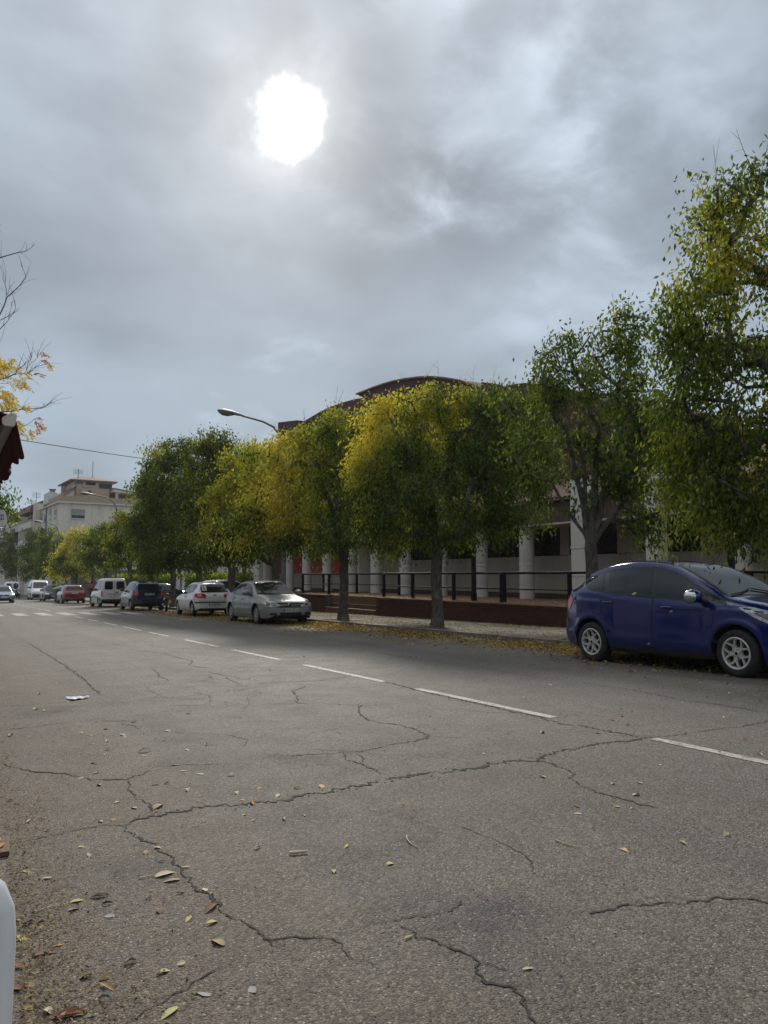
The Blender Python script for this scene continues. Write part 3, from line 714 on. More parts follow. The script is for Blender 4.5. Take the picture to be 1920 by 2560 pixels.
obj('skirting', B(XW - 0.025, XW + 0.2, 4.0, 36.5, 0.44, 0.62), M['skirting'], bld)
obj('wall_base', B(XW + 0.003, XW + 0.2, 36.5, 50.0, -0.4, 0.55), M['skirting'], bld)
for (a, c) in wins:
    w_ = obj('window', B(XW + 0.20, XW + 0.26, a, c, 2.0, 3.1), M['void'], bld)
    f = MB()
    for y in (a, (a + c) / 2 - .025, c - .05): B(XW + 0.03, XW + 0.12, y, y + .05, 2.0, 3.1, f)
    B(XW + 0.032, XW + 0.118, a + .05, c - .05, 2.0, 2.045, f); B(XW + 0.032, XW + 0.118, a + .05, c - .05, 3.055, 3.1, f)
    obj('window_frame', f, M['iron'], w_)
    gr = MB(); px, pz = 0.155, 0.105
    for k in range(int((c - a) / px) + 1):                    # scale-shaped lattice of bent bars
        for r in range(10):
            y = a + .06 + k * px + (px / 2 if r % 2 else 0); z = 2.06 + r * pz
            if y + px / 2 > c - .04: continue
            gr.tube([(XW + .06 - OX, y - px / 2 - OY, z - OZ), (XW + .06 - OX, y - px * .3 - OY, z + pz * .55 - OZ), (XW + .06 - OX, y - OY, z + pz * .95 - OZ), (XW + .06 - OX, y + px * .3 - OY, z + pz * .55 - OZ), (XW + .06 - OX, y + px / 2 - OY, z - OZ)], 0.011, 4, caps=False)
    tag(obj('grille', gr, M['grille'], w_), kind='stuff')
# red-painted end wall with pale grey plinth panels
for k in range(5):
    a = 36.5 + 2.7 * k; c = a + 2.7
    for z0, z1 in ((0.55, 0.98), (0.98, 1.41)): obj('wall_panel', B(XW, XW + 0.25, a + g, c - g, z0 + .004, z1 - .004, bev=0.008), M['wallgrey'], bld)
    obj('red_panel', B(XW, XW + 0.25, a + .003, c - .003, 1.41, 3.92), M['redwall'], bld)
obj('pier', B(18.45, XW + .2, 34.7, 36.2, TZ, 3.3, bev=0.02), M['column'], bld)
# columns
def col_round(u, x=18.21, r=0.265, top=2.98):
    p = at_x(u, 1440, x); pr = [(r * 1.0, 0)]
    for z in (0.34, 1.21, 2.05):
        pr += [(r, z - .055), (r * .965, z - .05), (r * .965, z - .035), (r * 1.03, z - .03), (r * 1.03, z + .055), (r * 0.985, z + .06), (r, z + .07)]
    pr += [(r, top - TZ - .32), (r * 1.05, top - TZ - .18), (r * 1.35, top - TZ)]
    b = MB(); b.lathe(pr, 26, (p[0] - OX, p[1] - OY, 0)); return obj('column', b, M['column'], bld, 35)
for u in (1317.5, 1203, 1103, 1013, 940, 878, 818, 767, 724, 668, 1856, 2160): col_round(u)
def col_square(u, x0, x1, w, top):
    p = at_x(u, 1440, x0); b = MB(); z = TZ
    for h, pr in ((0.80, 0), (.10, .012), (.78, 0), (.10, .012), (.78, 0), (.10, .012), (9, 0)):
        z1 = min(top, z + h)
        if z1 <= z: break
        B(x0 - pr, x1, p[1] - w / 2 - pr, p[1] + w / 2 + pr, z, z1 - .008, b, 0.008); z = z1
    return obj('column', b, M['column'], bld)
col_square(1446, 17.62, 18.0, 0.62, 4.35); col_square(1630, 17.62, 18.08, 0.40, 4.35); col_square(640, 17.8, 18.3, 0.9, 3.6); col_square(2010, 17.62, 18.05, .6, 4.3)
# beam, reed fascia, tiled lean-to roof
obj('beam', B(17.93, 19.28, 4.0, 50.0, 3.0, 3.06), M['beam'], bld)
sl = MB(); y = 4.0
while y < 50:
    B(17.96 + random.uniform(-.006, .006), 18.03, y, y + .040, 3.061, 3.80, sl); y += 0.058
tag(obj('slats', sl, M['slat'], bld), kind='stuff')
obj('fascia_board', B(18.035, 18.09, 4.0, 50.0, 3.062, 3.8), M['slat'], bld)
rt = MB(); y = 4.0
prof = [(0.0, 0.0), (.05, .055), (.10, .07), (.15, .055), (.20, 0)]
rows = []
k = 0
while y < 34:
    for dy, dz in prof[:-1]:
        rows.append([(17.72 - OX + t * 3.6, y + dy - OY, 3.83 + dz + t * 1.35 - OZ) for t in np.linspace(0, 1, 8)])
    y += 0.20
rt.grid(rows); obj('tiled_roof', rt, M['tile'], bld, 60)
obj('roof_edge', B(17.74, 21.0, 4.0, 33.9, 3.81, 3.828), M['beam'], bld)
# upper storey: curved parapets of maroon brick
def upx(pts, x): return [(at_x(u, v, x)[1] - OY, at_x(u, v, x)[2] - OZ) for u, v in pts]
def curved(name, pts, zlow, x0, x1, m):
    p = upx(pts, x0); poly = [(p[0][0], zlow - OZ)] + p + [(p[-1][0], zlow - OZ)]
    b = MB(); b.prism(poly, x0 - OX, x1 - OX, 'x'); return obj(name, b, m, bld)
curved('corner_tower', [(695, 1056), (742, 1050.5)], 3.9, 21.6, 27.0, M['maroon'])
curved('curved_wall', [(746, 1063), (762, 1052), (780, 1041), (800, 1029), (822, 1019), (850, 1008), (885, 998), (925, 992), (970, 990), (1020, 994), (1080, 1004), (1140, 1022)], 3.9, 22.6, 30.0, M['maroon'])
vis = [(889, 984), (905, 978), (930, 968), (950, 961), (980, 952), (1010, 946), (1040, 942), (1070, 940), (1110, 943), (1150, 950), (1185, 962), (1203, 970)]
lo = [(1203, 1010), (1150, 1000), (1070, 992), (1000, 1004), (960, 1008), (925, 1000), (907, 994)]
b = MB(); b.prism(upx(vis + lo, 20.4), 20.4 - OX, 29.0 - OX, 'x'); obj('curved_parapet', b, M['maroon'], bld)
b = MB(); b.prism([(y_, z_ + .02) for y_, z_ in upx(vis, 20.3)] + [(y_, z_ - .06) for y_, z_ in upx(vis[::-1], 20.3)], 20.3 - OX, 20.42 - OX, 'x'); obj('parapet_edge', b, M['tile'], bld)
curved('chimney', [(1203, 955), (1221, 957)], 3.9, 20.2, 20.9, M['maroon'])
curved('curved_wall', [(1228, 986), (1245, 974), (1270, 963), (1310, 957), (1350, 960), (1400, 968), (1440, 977), (1480, 990), (1530, 1012), (1580, 1045)], 3.9, 20.6, 28.0, M['maroon'])
obj('upper_wall', B(21.4, 28.0, 4.0, 25.0, 3.9, 5.1), M['redwall'], bld)
# ------------------------------------------------------------------ vehicles
def pchip(pts):
    X = np.array([p[0] for p in pts], float); Y = np.array([p[1] for p in pts], float)
    h = np.diff(X); d = np.diff(Y) / h; m = np.zeros(len(X))
    for i in range(1, len(X) - 1):
        if d[i - 1] * d[i] > 0:
            w1 = 2 * h[i] + h[i - 1]; w2 = h[i] + 2 * h[i - 1]; m[i] = (w1 + w2) / (w1 / d[i - 1] + w2 / d[i])
    m[0] = d[0]; m[-1] = d[-1]
    def f(x):
        x = min(max(x, X[0]), X[-1]); i = int(min(max(np.searchsorted(X, x) - 1, 0), len(h) - 1)); t = (x - X[i]) / h[i]
        return float(Y[i] * (1 + 2 * t) * (1 - t) ** 2 + h[i] * m[i] * t * (1 - t) ** 2 + Y[i + 1] * t * t * (3 - 2 * t) + h[i] * m[i + 1] * t * t * (t - 1))
    return f
def offset_poly(poly, d):
    n = len(poly); A = sum(poly[i][0] * poly[(i + 1) % n][1] - poly[(i + 1) % n][0] * poly[i][1] for i in range(n))
    s = 1 if A > 0 else -1; out = []
    for i in range(n):
        a, p, c = (Vector((*poly[k % n], 0)) for k in (i - 1, i, i + 1))
        e1 = (p - a).normalized(); e2 = (c - p).normalized()
        n1 = Vector((e1.y, -e1.x, 0)) * s; n2 = Vector((e2.y, -e2.x, 0)) * s
        b = n1 + n2
        if b.length < 0.2: b = n1
        b.normalize(); k = d / max(0.35, b.dot(n1)); out.append((p.x + b.x * k, p.y + b.y * k))
    return out
def round_poly(poly, r, n=4):
    out = []; k = len(poly)
    for i in range(k):
        a, p, c = (Vector((*poly[j % k], 0)) for j in (i - 1, i, i + 1))
        d1 = min(r, (p - a).length * .45); d2 = min(r, (c - p).length * .45)
        s = p + (a - p).normalized() * d1; e = p + (c - p).normalized() * d2
        for t in np.linspace(0, 1, n + 1):
            q = s * (1 - t) ** 2 + p * 2 * t * (1 - t) + e * t * t; out.append((q.x, q.y))
    return out
class Car:
    def __init__(s, sp, root):
        s.sp = sp; s.root = root; s.L = sp['L']; s.build()
    def build(s):
        sp = s.sp; L = s.L; R = sp['R']; ra = R + sp.get('gap', 0.055)
        T, Sh0, P0, Rf0, Bt = (pchip(sp[k]) for k in ('T', 'belt', 'P', 'Rf', 'B'))
        xa = sp['axles']
        xs = set([0, .008, .02, .04, .07, .11, .16, .22, .29, L, L - .008, L - .02, L - .04, L - .07, L - .11, L - .16, L - .22, L - .29])
        xs |= set(np.arange(.36, L - .33, .065).round(4).tolist())
        for c in xa:
            xs = {x for x in xs if abs(x - c) > ra + .02}
            for t in np.linspace(0, math.pi, 25): xs.add(round(c - ra * math.cos(t), 5))
            xs |= {round(c - ra - .002, 5), round(c + ra + .002, 5)}
        xs = sorted(xs); rows = []; cz = sp.get('crease', [])
        s.T, s.Sh0 = T, Sh0
        for x in xs:
            t = T(x); bb = Bt(x); arch = None
            for c in xa:
                if abs(x - c) <= ra + 1e-6: arch = R + math.sqrt(max(0, ra * ra - (x - c) ** 2))
            b0 = max(bb, arch) if arch else bb
            zu = max(bb, .17); zu = min(zu, t - .1)
            sh = min(Sh0(x), t - min(.07, .3 * (t - bb)))
            if b0 > sh - .06: b0 = sh - .06
            P = P0(x)
            for c in xa: P += sp.get('flare', .012) * math.exp(-((x - c) / (ra * 1.12)) ** 6)
            def side(z):
                y = P
                if z < .5: y -= P * sp.get('tuck', .045) * ((.5 - z) / .3) ** 2
                k = max(0, (z - .62) / max(.1, Sh0(x) - .62)); y -= sp.get('lean', .045) * k * k
                for (za, zs, amp) in cz:
                    zc = za + zs * x; d_ = z - zc
                    y += amp * (math.exp(-(d_ / .07) ** 2) if d_ < 0 else math.exp(-(d_ / .018) ** 2))
                for c in xa:                                    # rolled lip round each wheel arch
                    rr = math.hypot(x - c, z - R) if z > R - .05 else 9
                    y += .012 * math.exp(-((rr - ra - .045) / .04) ** 2)
                return max(.02, y)
            half = []
            yi = max(0.02, P - .30)
            half += [(0, zu), (yi * .98, zu), (yi, zu if arch is None else max(zu, b0)), (side(b0) - .03, b0), (side(b0), b0 + .012)]
            nz = 15
            for i in range(1, nz + 1):
                z = b0 + .012 + (sh - b0 - .012) * i / nz; half.append((side(z), z))
            ysh = half[-1][1 - 1]; rf = min(Rf0(x), ysh - .01) if ysh > .05 else ysh * .9
            zr = t - min(sp.get('rail', .085), .62 * (t - sh))
            for i in range(1, 6):
                k = i / 5; half.append((ysh + (rf - ysh) * k + .018 * math.sin(math.pi * k) * min(1, (t - sh) / .4), sh + (zr - sh) * k))
            for fy, fz in ((.985, .38), (.945, .66), (.87, .83), (.70, .93), (.42, .985), (.18, .998), (0, 1)): half.append((rf * fy, zr + (t - zr) * fz))
            rows.append([(y, x, z) for y, z in half] + [(-y, x, z) for y, z in half[::-1][1:-1]])
        b = MB(); nper = len(rows[0]); nh = 5 + 15 + 5 + 7
        k0 = len(b.v)
        for r in rows: b.v += [(p[0], p[1] - L / 2, p[2]) for p in r]
        for i in range(len(rows) - 1):
            for j in range(nper):
                q = (j + 1) % nper; dark = j < 4 or j >= nper - 4
                b.f.append((k0 + i * nper + j, k0 + i * nper + q, k0 + (i + 1) * nper + q, k0 + (i + 1) * nper + j)); b.m.append(1 if dark else 0)
        for r0 in (0, len(rows) - 1): b.f.append(tuple(k0 + r0 * nper + j for j in range(nper))); b.m.append(0)
        me = b.mesh('body', [M[sp['paint']], M['plastic']], 50)
        s.body = link('body', me, s.root)
        me.calc_loop_triangles()
        s.vn = [v.normal.copy() for v in me.vertices]; s.vc = [v.co.copy() for v in me.vertices]
        s.tris = [tuple(t.vertices) for t in me.loop_triangles]
        s.bvh = BVHTree.FromPolygons(s.vc, s.tris)
    def hit(s, d, a, c):
        L = s.L
        if d == 'L': o, v = Vector((-3, a - L / 2, c)), Vector((1, 0, 0))
        elif d == 'R': o, v = Vector((3, a - L / 2, c)), Vector((-1, 0, 0))
        elif d == 'F': o, v = Vector((a, -L / 2 - 3, c)), Vector((0, 1, 0))
        elif d == 'B': o, v = Vector((a, L / 2 + 3, c)), Vector((0, -1, 0))
        else: o, v = Vector((c, a - L / 2, 4)), Vector((0, 0, -1))
        loc, nr, idx, dist = s.bvh.ray_cast(o, v)
        if loc is None:
            loc, nr, idx, dist = s.bvh.find_nearest(o + v * 2.2)
        t = s.tris[idx]; A, B_, C_ = (s.vc[i] for i in t)
        v0, v1, v2 = B_ - A, C_ - A, loc - A; d00, d01, d11, d20, d21 = v0.dot(v0), v0.dot(v1), v1.dot(v1), v2.dot(v0), v2.dot(v1)
        den = d00 * d11 - d01 * d01
        if abs(den) > 1e-14: b1 = (d11 * d20 - d01 * d21) / den; c1 = (d00 * d21 - d01 * d20) / den
        else: b1 = c1 = 0.33
        n = s.vn[t[0]] * (1 - b1 - c1) + s.vn[t[1]] * b1 + s.vn[t[2]] * c1
        if n.dot(v) > 0: n = -n
        return loc, n.normalized()
    def patch(s, name, d, poly, mat, off=.004, step=.05, parent=None, label=None):
        if d == 'R' or d == 'L': pass
        n = len(poly); bd = []
        for i in range(n):
            a = Vector((*poly[i], 0)); c = Vector((*poly[(i + 1) % n], 0)); k = max(1, int((c - a).length / step))
            bd += [(a.lerp(c, j / k).x, a.lerp(c, j / k).y) for j in range(k)]
        x0, x1 = min(p[0] for p in bd), max(p[0] for p in bd); y0, y1 = min(p[1] for p in bd), max(p[1] for p in bd)
        def inside(x, y):
            r = False; m_ = len(bd)
            for i in range(m_):
                (ax, ay), (bx, by) = bd[i], bd[(i + 1) % m_]
                if (ay > y) != (by > y) and x < (bx - ax) * (y - ay) / (by - ay) + ax: r = not r
            return r
        inner = [(x, y) for x in np.arange(x0 + step / 2, x1, step) for y in np.arange(y0 + step / 2, y1, step)
                 if inside(x, y) and min((x - p[0]) ** 2 + (y - p[1]) ** 2 for p in bd) > (step * .35) ** 2]
        pts = [Vector(p) for p in bd + inner]; m_ = len(bd)
        vs, es, fs, *_ = delaunay_2d_cdt(pts, [(i, (i + 1) % m_) for i in range(m_)], [], 1, 1e-5)
        V = []; Nn = []
        for v in vs:
            loc, nr = s.hit(d, v.x, v.y); V.append(loc + nr * off); Nn.append(nr)
        me = bpy.data.meshes.new(name); me.from_pydata([tuple(v) for v in V], [], [tuple(f) for f in fs]); me.materials.append(mat)
        me.polygons.foreach_set('use_smooth', [True] * len(me.polygons))
        flip = []
        for p in me.polygons:
            if p.normal.dot(Nn[p.vertices[0]]) < 0: flip.append(p.index)
        if len(flip) > len(me.polygons) / 2: me.flip_normals()
        me.normals_split_custom_set_from_vertices([tuple(n_) for n_ in Nn]); me.update()
        o = link(name, me, parent or s.root)
        if label: o['label'] = label
        return o
    def both(s, name, poly, mat, off=.004, step=.05, parent=None):
        return [s.patch(name, d, poly, mat, off, step, parent) for d in ('L', 'R')]
    def door(s, poly, handle, hmat):
        for d in ('L', 'R'):
            dr = s.patch('door', d, round_poly(poly, .05), M[s.sp['paint']], .0028, .05)
            s.patch('panel_gap', d, round_poly(offset_poly(poly, .009), .055), M['seam'], .0014, .05, dr)
            if handle:
                x, z = handle; loc, n = s.hit(d, x, z); sg = -1 if d == 'L' else 1
                b = MB(); b.tube([loc + Vector((sg * .012, -.095, .0)), loc + Vector((sg * .034, -.07, .004)), loc + Vector((sg * .036, .06, .004)), loc + Vector((sg * .012, .085, 0))], [.012, .015, .015, .012], 8)
                obj('handle', b, hmat, dr, 60)
    def wheels(s, style, capmat=None):
        sp = s.sp; R = sp['R']; tr = sp['track'] / 2; w = sp.get('tw', .20)
        tyre, rim = wheel_meshes(R, sp['rr'], w, style)
        for x in sp['axles']:
            for sg in (-1, 1):
                p = pivot('wheel', s.root, (sg * tr, x - s.L / 2, R), (0, 0, 0 if sg < 0 else math.pi))
                link('tyre', tyre, p); r = link('rim', rim, p); r.rotation_euler = (random.uniform(0, 6.28), 0, 0)
    def mirror(s, x, z, mat, tip=None, size=1.0):
        for d in ('L', 'R'):
            loc, n = s.hit(d, x, z); sg = -1 if d == 'L' else 1; b = MB(); k = size
            b.lathe([(.005, -.115), (.055, -.11), (.085, -.07), (.092, 0), (.088, .06), (.07, .105), (.03, .118), (.005, .12)], 16, (0, 0, 0), 'x')
            V = []
            for (vx, vy, vz) in b.v:                            # flat glass side towards the rear, rounded shell in front
                yy = vy * .95 * k
                if yy > .045 * k: yy = .045 * k
                V.append((loc.x + sg * (.155 * k + .02) + vx * k * 1.05, loc.y + yy - .02, loc.z + .03 + vz * .95 * k))
            b.v = V; m_ = obj('mirror', b, mat, s.root, 60)
            a = MB(); a.tube([loc + Vector((0, .0, -.03)), loc + Vector((sg * .09, -.01, -.01))], [.035, .03], 8); obj('mirror_arm', a, M['plastic'], m_, 60)
            if tip:
                t = MB(); t.lathe([(.002, .127 * k), (.05 * k, .118 * k), (.078 * k, .085 * k), (.093 * k, .05 * k)], 14, (0, 0, 0), 'x')
                t.v = [(loc.x + sg * (.155 * k + .02) + sg * vx * 1.05, loc.y + min(vy, .04) - .02, loc.z + .03 + vz * .99) for vx, vy, vz in t.v]; obj('mirror_cap', t, tip, m_, 60)
    def plate(s, d, z, txt, w=.52, h=.11, y=0.0, tilt=0.0):
        loc, n = s.hit(d, y, z); sg = -1 if d == 'F' else 1
        b = MB(); b.box(-w / 2, w / 2, -.008, .008, -h / 2, h / 2, 0, .003)
        p = obj('number_plate', b, M['plate'], s.root, None, (y, loc.y + sg * .016, z), (tilt * sg, 0, 0))
        # the band and letters read left to right for someone facing the plate
        b = MB(); xb = -w / 2 * (-sg); xx = sorted((-sg * -w / 2 * 0 + (w / 2 - .042 if sg > 0 else -w / 2 + .003), (w / 2 - .003 if sg > 0 else -w / 2 + .042)))
        b.box(xx[0], xx[1], (.0085 if sg > 0 else -.0095), (.0095 if sg > 0 else -.0085), -h / 2 + .003, h / 2 - .003); obj('euro_band', b, M['plateblue'], p)
        if not txt: return
        me = text_mesh(txt, h * .98, .0006); me.materials.clear(); me.materials.append(M['ink'])
        link('lettering', me, p, (-.02 * sg, sg * .0095, -.004), (rad(90), 0, 0 if sg < 0 else math.pi))
_wm = {}
def wheel_meshes(R, rr, w, style):
    """axis along x, outer face towards -x"""
    key = (R, rr, w, style)
    if key in _wm: return _wm[key]
    b = MB(); h = w / 2
    b.lathe([(rr - .01, -h + .012), (rr, -h + .004), (rr + .02, -h), (R - .045, -h - .004), (R - .018, -h + .008), (R - .004, -h + .03), (R, -h + .05), (R, h - .05), (R - .004, h - .03), (R - .018, h - .008), (R - .05, h), (rr, h - .004), (rr - .01, h - .02)], 40, (0, 0, 0), 'x')
    tyre = b.mesh('tyre', M['tyre'], 50)
    b = MB(); f = -h
    b.lathe([(rr + .004, f + .01), (rr + .006, f + .002), (rr - .006, f - .004), (rr - .022, f + .004), (rr - .030, f + .05), (rr - .05, h - .03), (.03, h - .02)], 40, (0, 0, 0), 'x', 0)
    def spoke(a, pts_in, pts_out, d0, d1, mi=0):
        ca, sa = math.cos(a), math.sin(a)
        def P(r, t, dx): return (f + dx, r * ca - t * sa, r * sa + t * ca)
        (r0, w0), (r1, w1) = pts_in, pts_out
        top = [P(r0, -w0, d0), P(r0, w0, d0), P(r1, w1, d1), P(r1, -w1, d1)]
        bot = [P(r0, -w0 * 1.15, d0 + .045), P(r0, w0 * 1.15, d0 + .045), P(r1, w1 * 1.1, d1 + .035), P(r1, -w1 * 1.1, d1 + .035)]
        k = len(b.v); b.v += top + bot
        for q in ((0, 1, 2, 3), (0, 4, 5, 1), (1, 5, 6, 2), (2, 6, 7, 3), (3, 7, 4, 0)): b.f.append(tuple(k + i for i in q)); b.m.append(mi)
    if style == 'alloy5':
        b.lathe([(rr - .03, f + .075), (.05, f + .08)], 30, (0, 0, 0), 'x', 1)
        for i in range(5):
            a = 2 * math.pi * i / 5
            spoke(a, (.045, .026), (rr * .55, .030), .018, .012)
            for sg in (-1, 1):                                 # each spoke forks towards the rim
                ca, sa = math.cos(a), math.sin(a)
                def P(r, t, dx): return (f + dx, r * ca - t * sa, r * sa + t * ca)
                r0, r1 = rr * .52, rr - .016
                q = [P(r0, sg * .031, .012), P(r0, -sg * .004, .012), P(rr * .74, sg * .034, .006), P(r1 - .006, sg * .082, .0), P(r1 - .012, sg * .108, .0), P(rr * .72, sg * .062, .006)]
                k = len(b.v); b.v += q + [(x + .035, y, z) for x, y, z in q]
                b.f.append(tuple(k + j for j in range(6))); b.m.append(0)
                for j in range(6): jj = (j + 1) % 6; b.f.append((k + j, k + jj, k + 6 + jj, k + 6 + j)); b.m.append(0)
        b.lathe([(.0, f + .005), (.03, f + .006), (.034, f + .010), (.06, f + .014), (.078, f + .02), (.082, f + .06)], 24, (0, 0, 0), 'x', 0)
        b.lathe([(.0, f + .003), (.022, f + .003), (.024, f + .008)], 14, (0, 0, 0), 'x', 1)
        for i in range(5):
            a = 2 * math.pi * (i + .5) / 5; b.lathe([(.0, f + .010), (.009, f + .0105), (.0105, f + .02)], 10, (0, .054 * math.cos(a), .054 * math.sin(a)), 'x', 1)
    else:
        n = {'cap8': 8, 'cap6': 6, 'cap10': 10}[style]
        b.lathe([(rr - .02, f + .006), (rr * .9, f - .006), (rr * .55, f - .012), (rr * .3, f - .004), (rr * .22, f - .012), (0, f - .014)], 36, (0, 0, 0), 'x', 0)
        for i in range(n):
            a = 2 * math.pi * i / n; r0, r1 = rr * .50, rr * .86; w0, w1 = rr * .62 / n, rr * 1.35 / n
            ca, sa = math.cos(a), math.sin(a)
            q = [(f - .0135 + (.0035 if r > .7 * rr else 0) , r * ca - t * sa, r * sa + t * ca) for r, t in ((r0, -w0), (r0, w0), (r1, w1), (r1, -w1))]
            k = len(b.v); b.v += q; b.f.append((k, k + 1, k + 2, k + 3)); b.m.append(1)
    rim = b.mesh('rim', [M['rim'] if style == 'alloy5' else M['cap_grey'], M['rimdark']], 30)
    _wm[key] = (tyre, rim); return _wm[key]

def place(o, x, y, face):
    """wheels' left edge etc. handled by caller; face -1: nose towards the camera, +1: nose away"""
    o.location = (x, y, gz(y)); o.rotation_euler = (-SLOPE if face < 0 else SLOPE, 0, 0 if face < 0 else math.pi)

def top_curve(c, x0, x1, drop, n=8): return [(x, c.T(x) - drop) for x in np.linspace(x0, x1, n)]

# --- blue compact MPV
CMAX = dict(L=4.38, R=.318, rr=.212, axles=(.90, 3.548), track=1.60, tw=.215, paint='p_blue', tuck=.05, lean=.05, flare=.022, gap=.06,
    crease=[(.86, .035, .010), (.40, .012, .014)],
    T=[(0, .46), (.012, .60), (.05, .70), (.14, .80), (.35, .90), (.65, .985), (.95, 1.04), (1.10, 1.075), (1.40, 1.235), (1.75, 1.415), (2.05, 1.535), (2.35, 1.60), (2.75, 1.626), (3.2, 1.60), (3.6, 1.535), (3.86, 1.47), (3.95, 1.42), (4.10, 1.22), (4.24, 1.03), (4.33, .93), (4.37, .78), (4.38, .5)],
    belt=[(0, .70), (.5, .86), (1.1, .965), (2.0, 1.01), (3.0, 1.07), (3.8, 1.14), (4.38, 1.16)],
    P=[(0, .46), (.03, .58), (.10, .70), (.25, .80), (.5, .865), (.9, .895), (1.5, .915), (3.0, .915), (3.6, .895), (4.0, .845), (4.2, .785), (4.33, .70), (4.38, .52)],
    Rf=[(0, .40), (.1, .60), (.5, .74), (1.1, .77), (1.5, .73), (2.1, .63), (2.8, .595), (3.5, .57), (3.95, .55), (4.25, .60), (4.38, .44)],
    B=[(0, .36), (.06, .25), (.3, .20), (.6, .19), (3.9, .20), (4.2, .26), (4.38, .40)])
t = thing('blue_car', 'shiny royal blue family car with five-spoke alloy wheels parked before the railing', 'car', group='parked cars')
c = Car(CMAX, t); c.wheels('alloy5')
place(t, 9.24 + .11 + .80 + .0, 9.33 + .832 - 2.19 , -1); t.location.x = 10.17
def sidewin(c, pts_bottom, x0, x1, drop): return pts_bottom + top_curve(c, x1, x0, drop)
bz = lambda x: c.Sh0(x) + .035
front = round_poly([(1.36, bz(1.36)), (2.24, bz(2.24))] + top_curve(c, 2.36, 1.86, .115, 4) + [(1.62, 1.20)], .04)
rear_ = round_poly([(2.33, bz(2.33)), (3.16, bz(3.16))] + top_curve(c, 3.36, 2.44, .115, 6), .04)
quart = round_poly([(3.26, bz(3.26)), (3.55, bz(3.55) + .01), (3.80, 1.24), (3.87, 1.30)] + top_curve(c, 3.80, 3.45, .125, 4), .06)
fixed = round_poly([(1.10, bz(1.1) - .005), (1.33, bz(1.33)), (1.50, 1.15), (1.42, 1.13)], .02)
surround = round_poly([(1.02, bz(1.02) - .03), (2.2, bz(2.2) - .022), (3.58, bz(3.58) - .015), (3.84, 1.22), (3.92, 1.33)] + top_curve(c, 3.86, 1.80, .100, 14) + [(1.45, 1.165)], .03)
for d in ('L', 'R'):
    w = c.patch('window_trim', d, surround, M['trim'], .0032, .05)
    for p in (front, rear_, quart, fixed): c.patch('side_window', d, p, M['glass_clear'], .0055, .05)
c.door([(1.22, .33), (1.25, .60), (1.18, .93), (1.30, 1.0), (2.27, 1.035), (2.27, .30), (1.6, .27)], (2.02, .905), M['p_blue'])
c.door([(2.295, .30), (2.295, 1.037), (3.40, 1.105), (3.30, .86), (3.08, .60), (2.98, .32)], (3.17, .96), M['p_blue'])
c.both('sill', round_poly([(1.26, .205), (1.26, .285), (3.18, .295), (3.18, .215)], .02), M['plastic'], .006)
c.patch('windscreen', 'T', round_poly([(1.14, -.66), (1.14, .66), (1.5, .625), (2.06, .53), (2.06, -.53), (1.5, -.625)], .08), M['glass'], .006, .06)
c.patch('windscreen_edge', 'T', round_poly([(1.11, -.70), (1.11, .70), (1.5, .66), (2.10, .555), (2.10, -.555), (1.5, -.66)], .08), M['trim'], .003, .06)
c.patch('rear_window', 'B', round_poly([(-.50, 1.10), (.50, 1.10), (.46, 1.40), (-.46, 1.40)], .08), M['glass'], .006)
for d in ('L', 'R'):
    hl = c.patch('headlight', d, round_poly([(.20, .66), (.34, .68), (.62, .80), (.86, .93), (.70, .93), (.42, .87), (.22, .78)], .025), M['lamp'], .006, .035)
    c.patch('headlight_reflector', d, round_poly([(.28, .70), (.45, .765), (.64, .86), (.52, .865), (.34, .79)], .02), M['lampdark'], .009, .035, hl)
    tl = c.patch('tail_light', d, round_poly([(4.13, .83), (4.01, .98), (4.12, 1.10), (4.28, 1.12), (4.33, .86)], .03), M['red'], .007, .03)
    c.patch('reversing_lens', d, round_poly([(4.17, 1.06), (4.24, 1.06), (4.26, 1.10), (4.2, 1.10)], .012), M['clearlens'], .011, .03, tl)
c.patch('grille', 'F', round_poly([(-.5, .30), (.5, .30), (.42, .52), (-.42, .52)], .05), M['plastic'], .006)
c.mirror(1.47, 1.045, M['p_blue'], M['chrome'], 1.1)
for sg in (-1, 1):
    b = MB(); x0 = -2.19
    b.tube([(sg * .62, 1.13 + x0, 1.10), (sg * .35, 1.17 + x0, 1.125), (sg * .02 - .03, 1.25 + x0, 1.175)], .009, 6); obj('wiper', b, M['plastic'], t)
b = MB(); b.tube([(0, 3.35 - 2.19, 1.575), (0, 3.52 - 2.19, 1.70)], [.008, .004], 6); obj('aerial', b, M['plastic'], t)

STUCK = []
for x_, z_, lab in ((2.66, 1.10, 'small cream leaf stuck low on the rear side window of the blue car'), (1.93, .85, 'pale leaf scrap stuck under the front door handle of the blue car'), (3.74, 1.50, 'pale leaf caught on the rear roof edge of the blue car'), (2.35, .36, 'tan leaf scrap stuck near the sill of the blue car')):
    loc, nn = c.hit('L', x_, z_); q = Vector(loc) + nn * .009; tt = nn.cross(Vector((0, .4, 1))).normalized(); bb = nn.cross(tt); L_ = .03 if 'scrap' in lab else .045
    b = MB(); pts_ = [q + tt * L_ * math.cos(a_) * (.95 + .1 * math.sin(3 * a_)) + bb * L_ * .42 * math.sin(a_) for a_ in np.linspace(0, 2 * math.pi, 10, endpoint=False)]; b.face(pts_); b.face([p_ - nn * .003 for p_ in pts_[::-1]]); STUCK.append((b, lab))

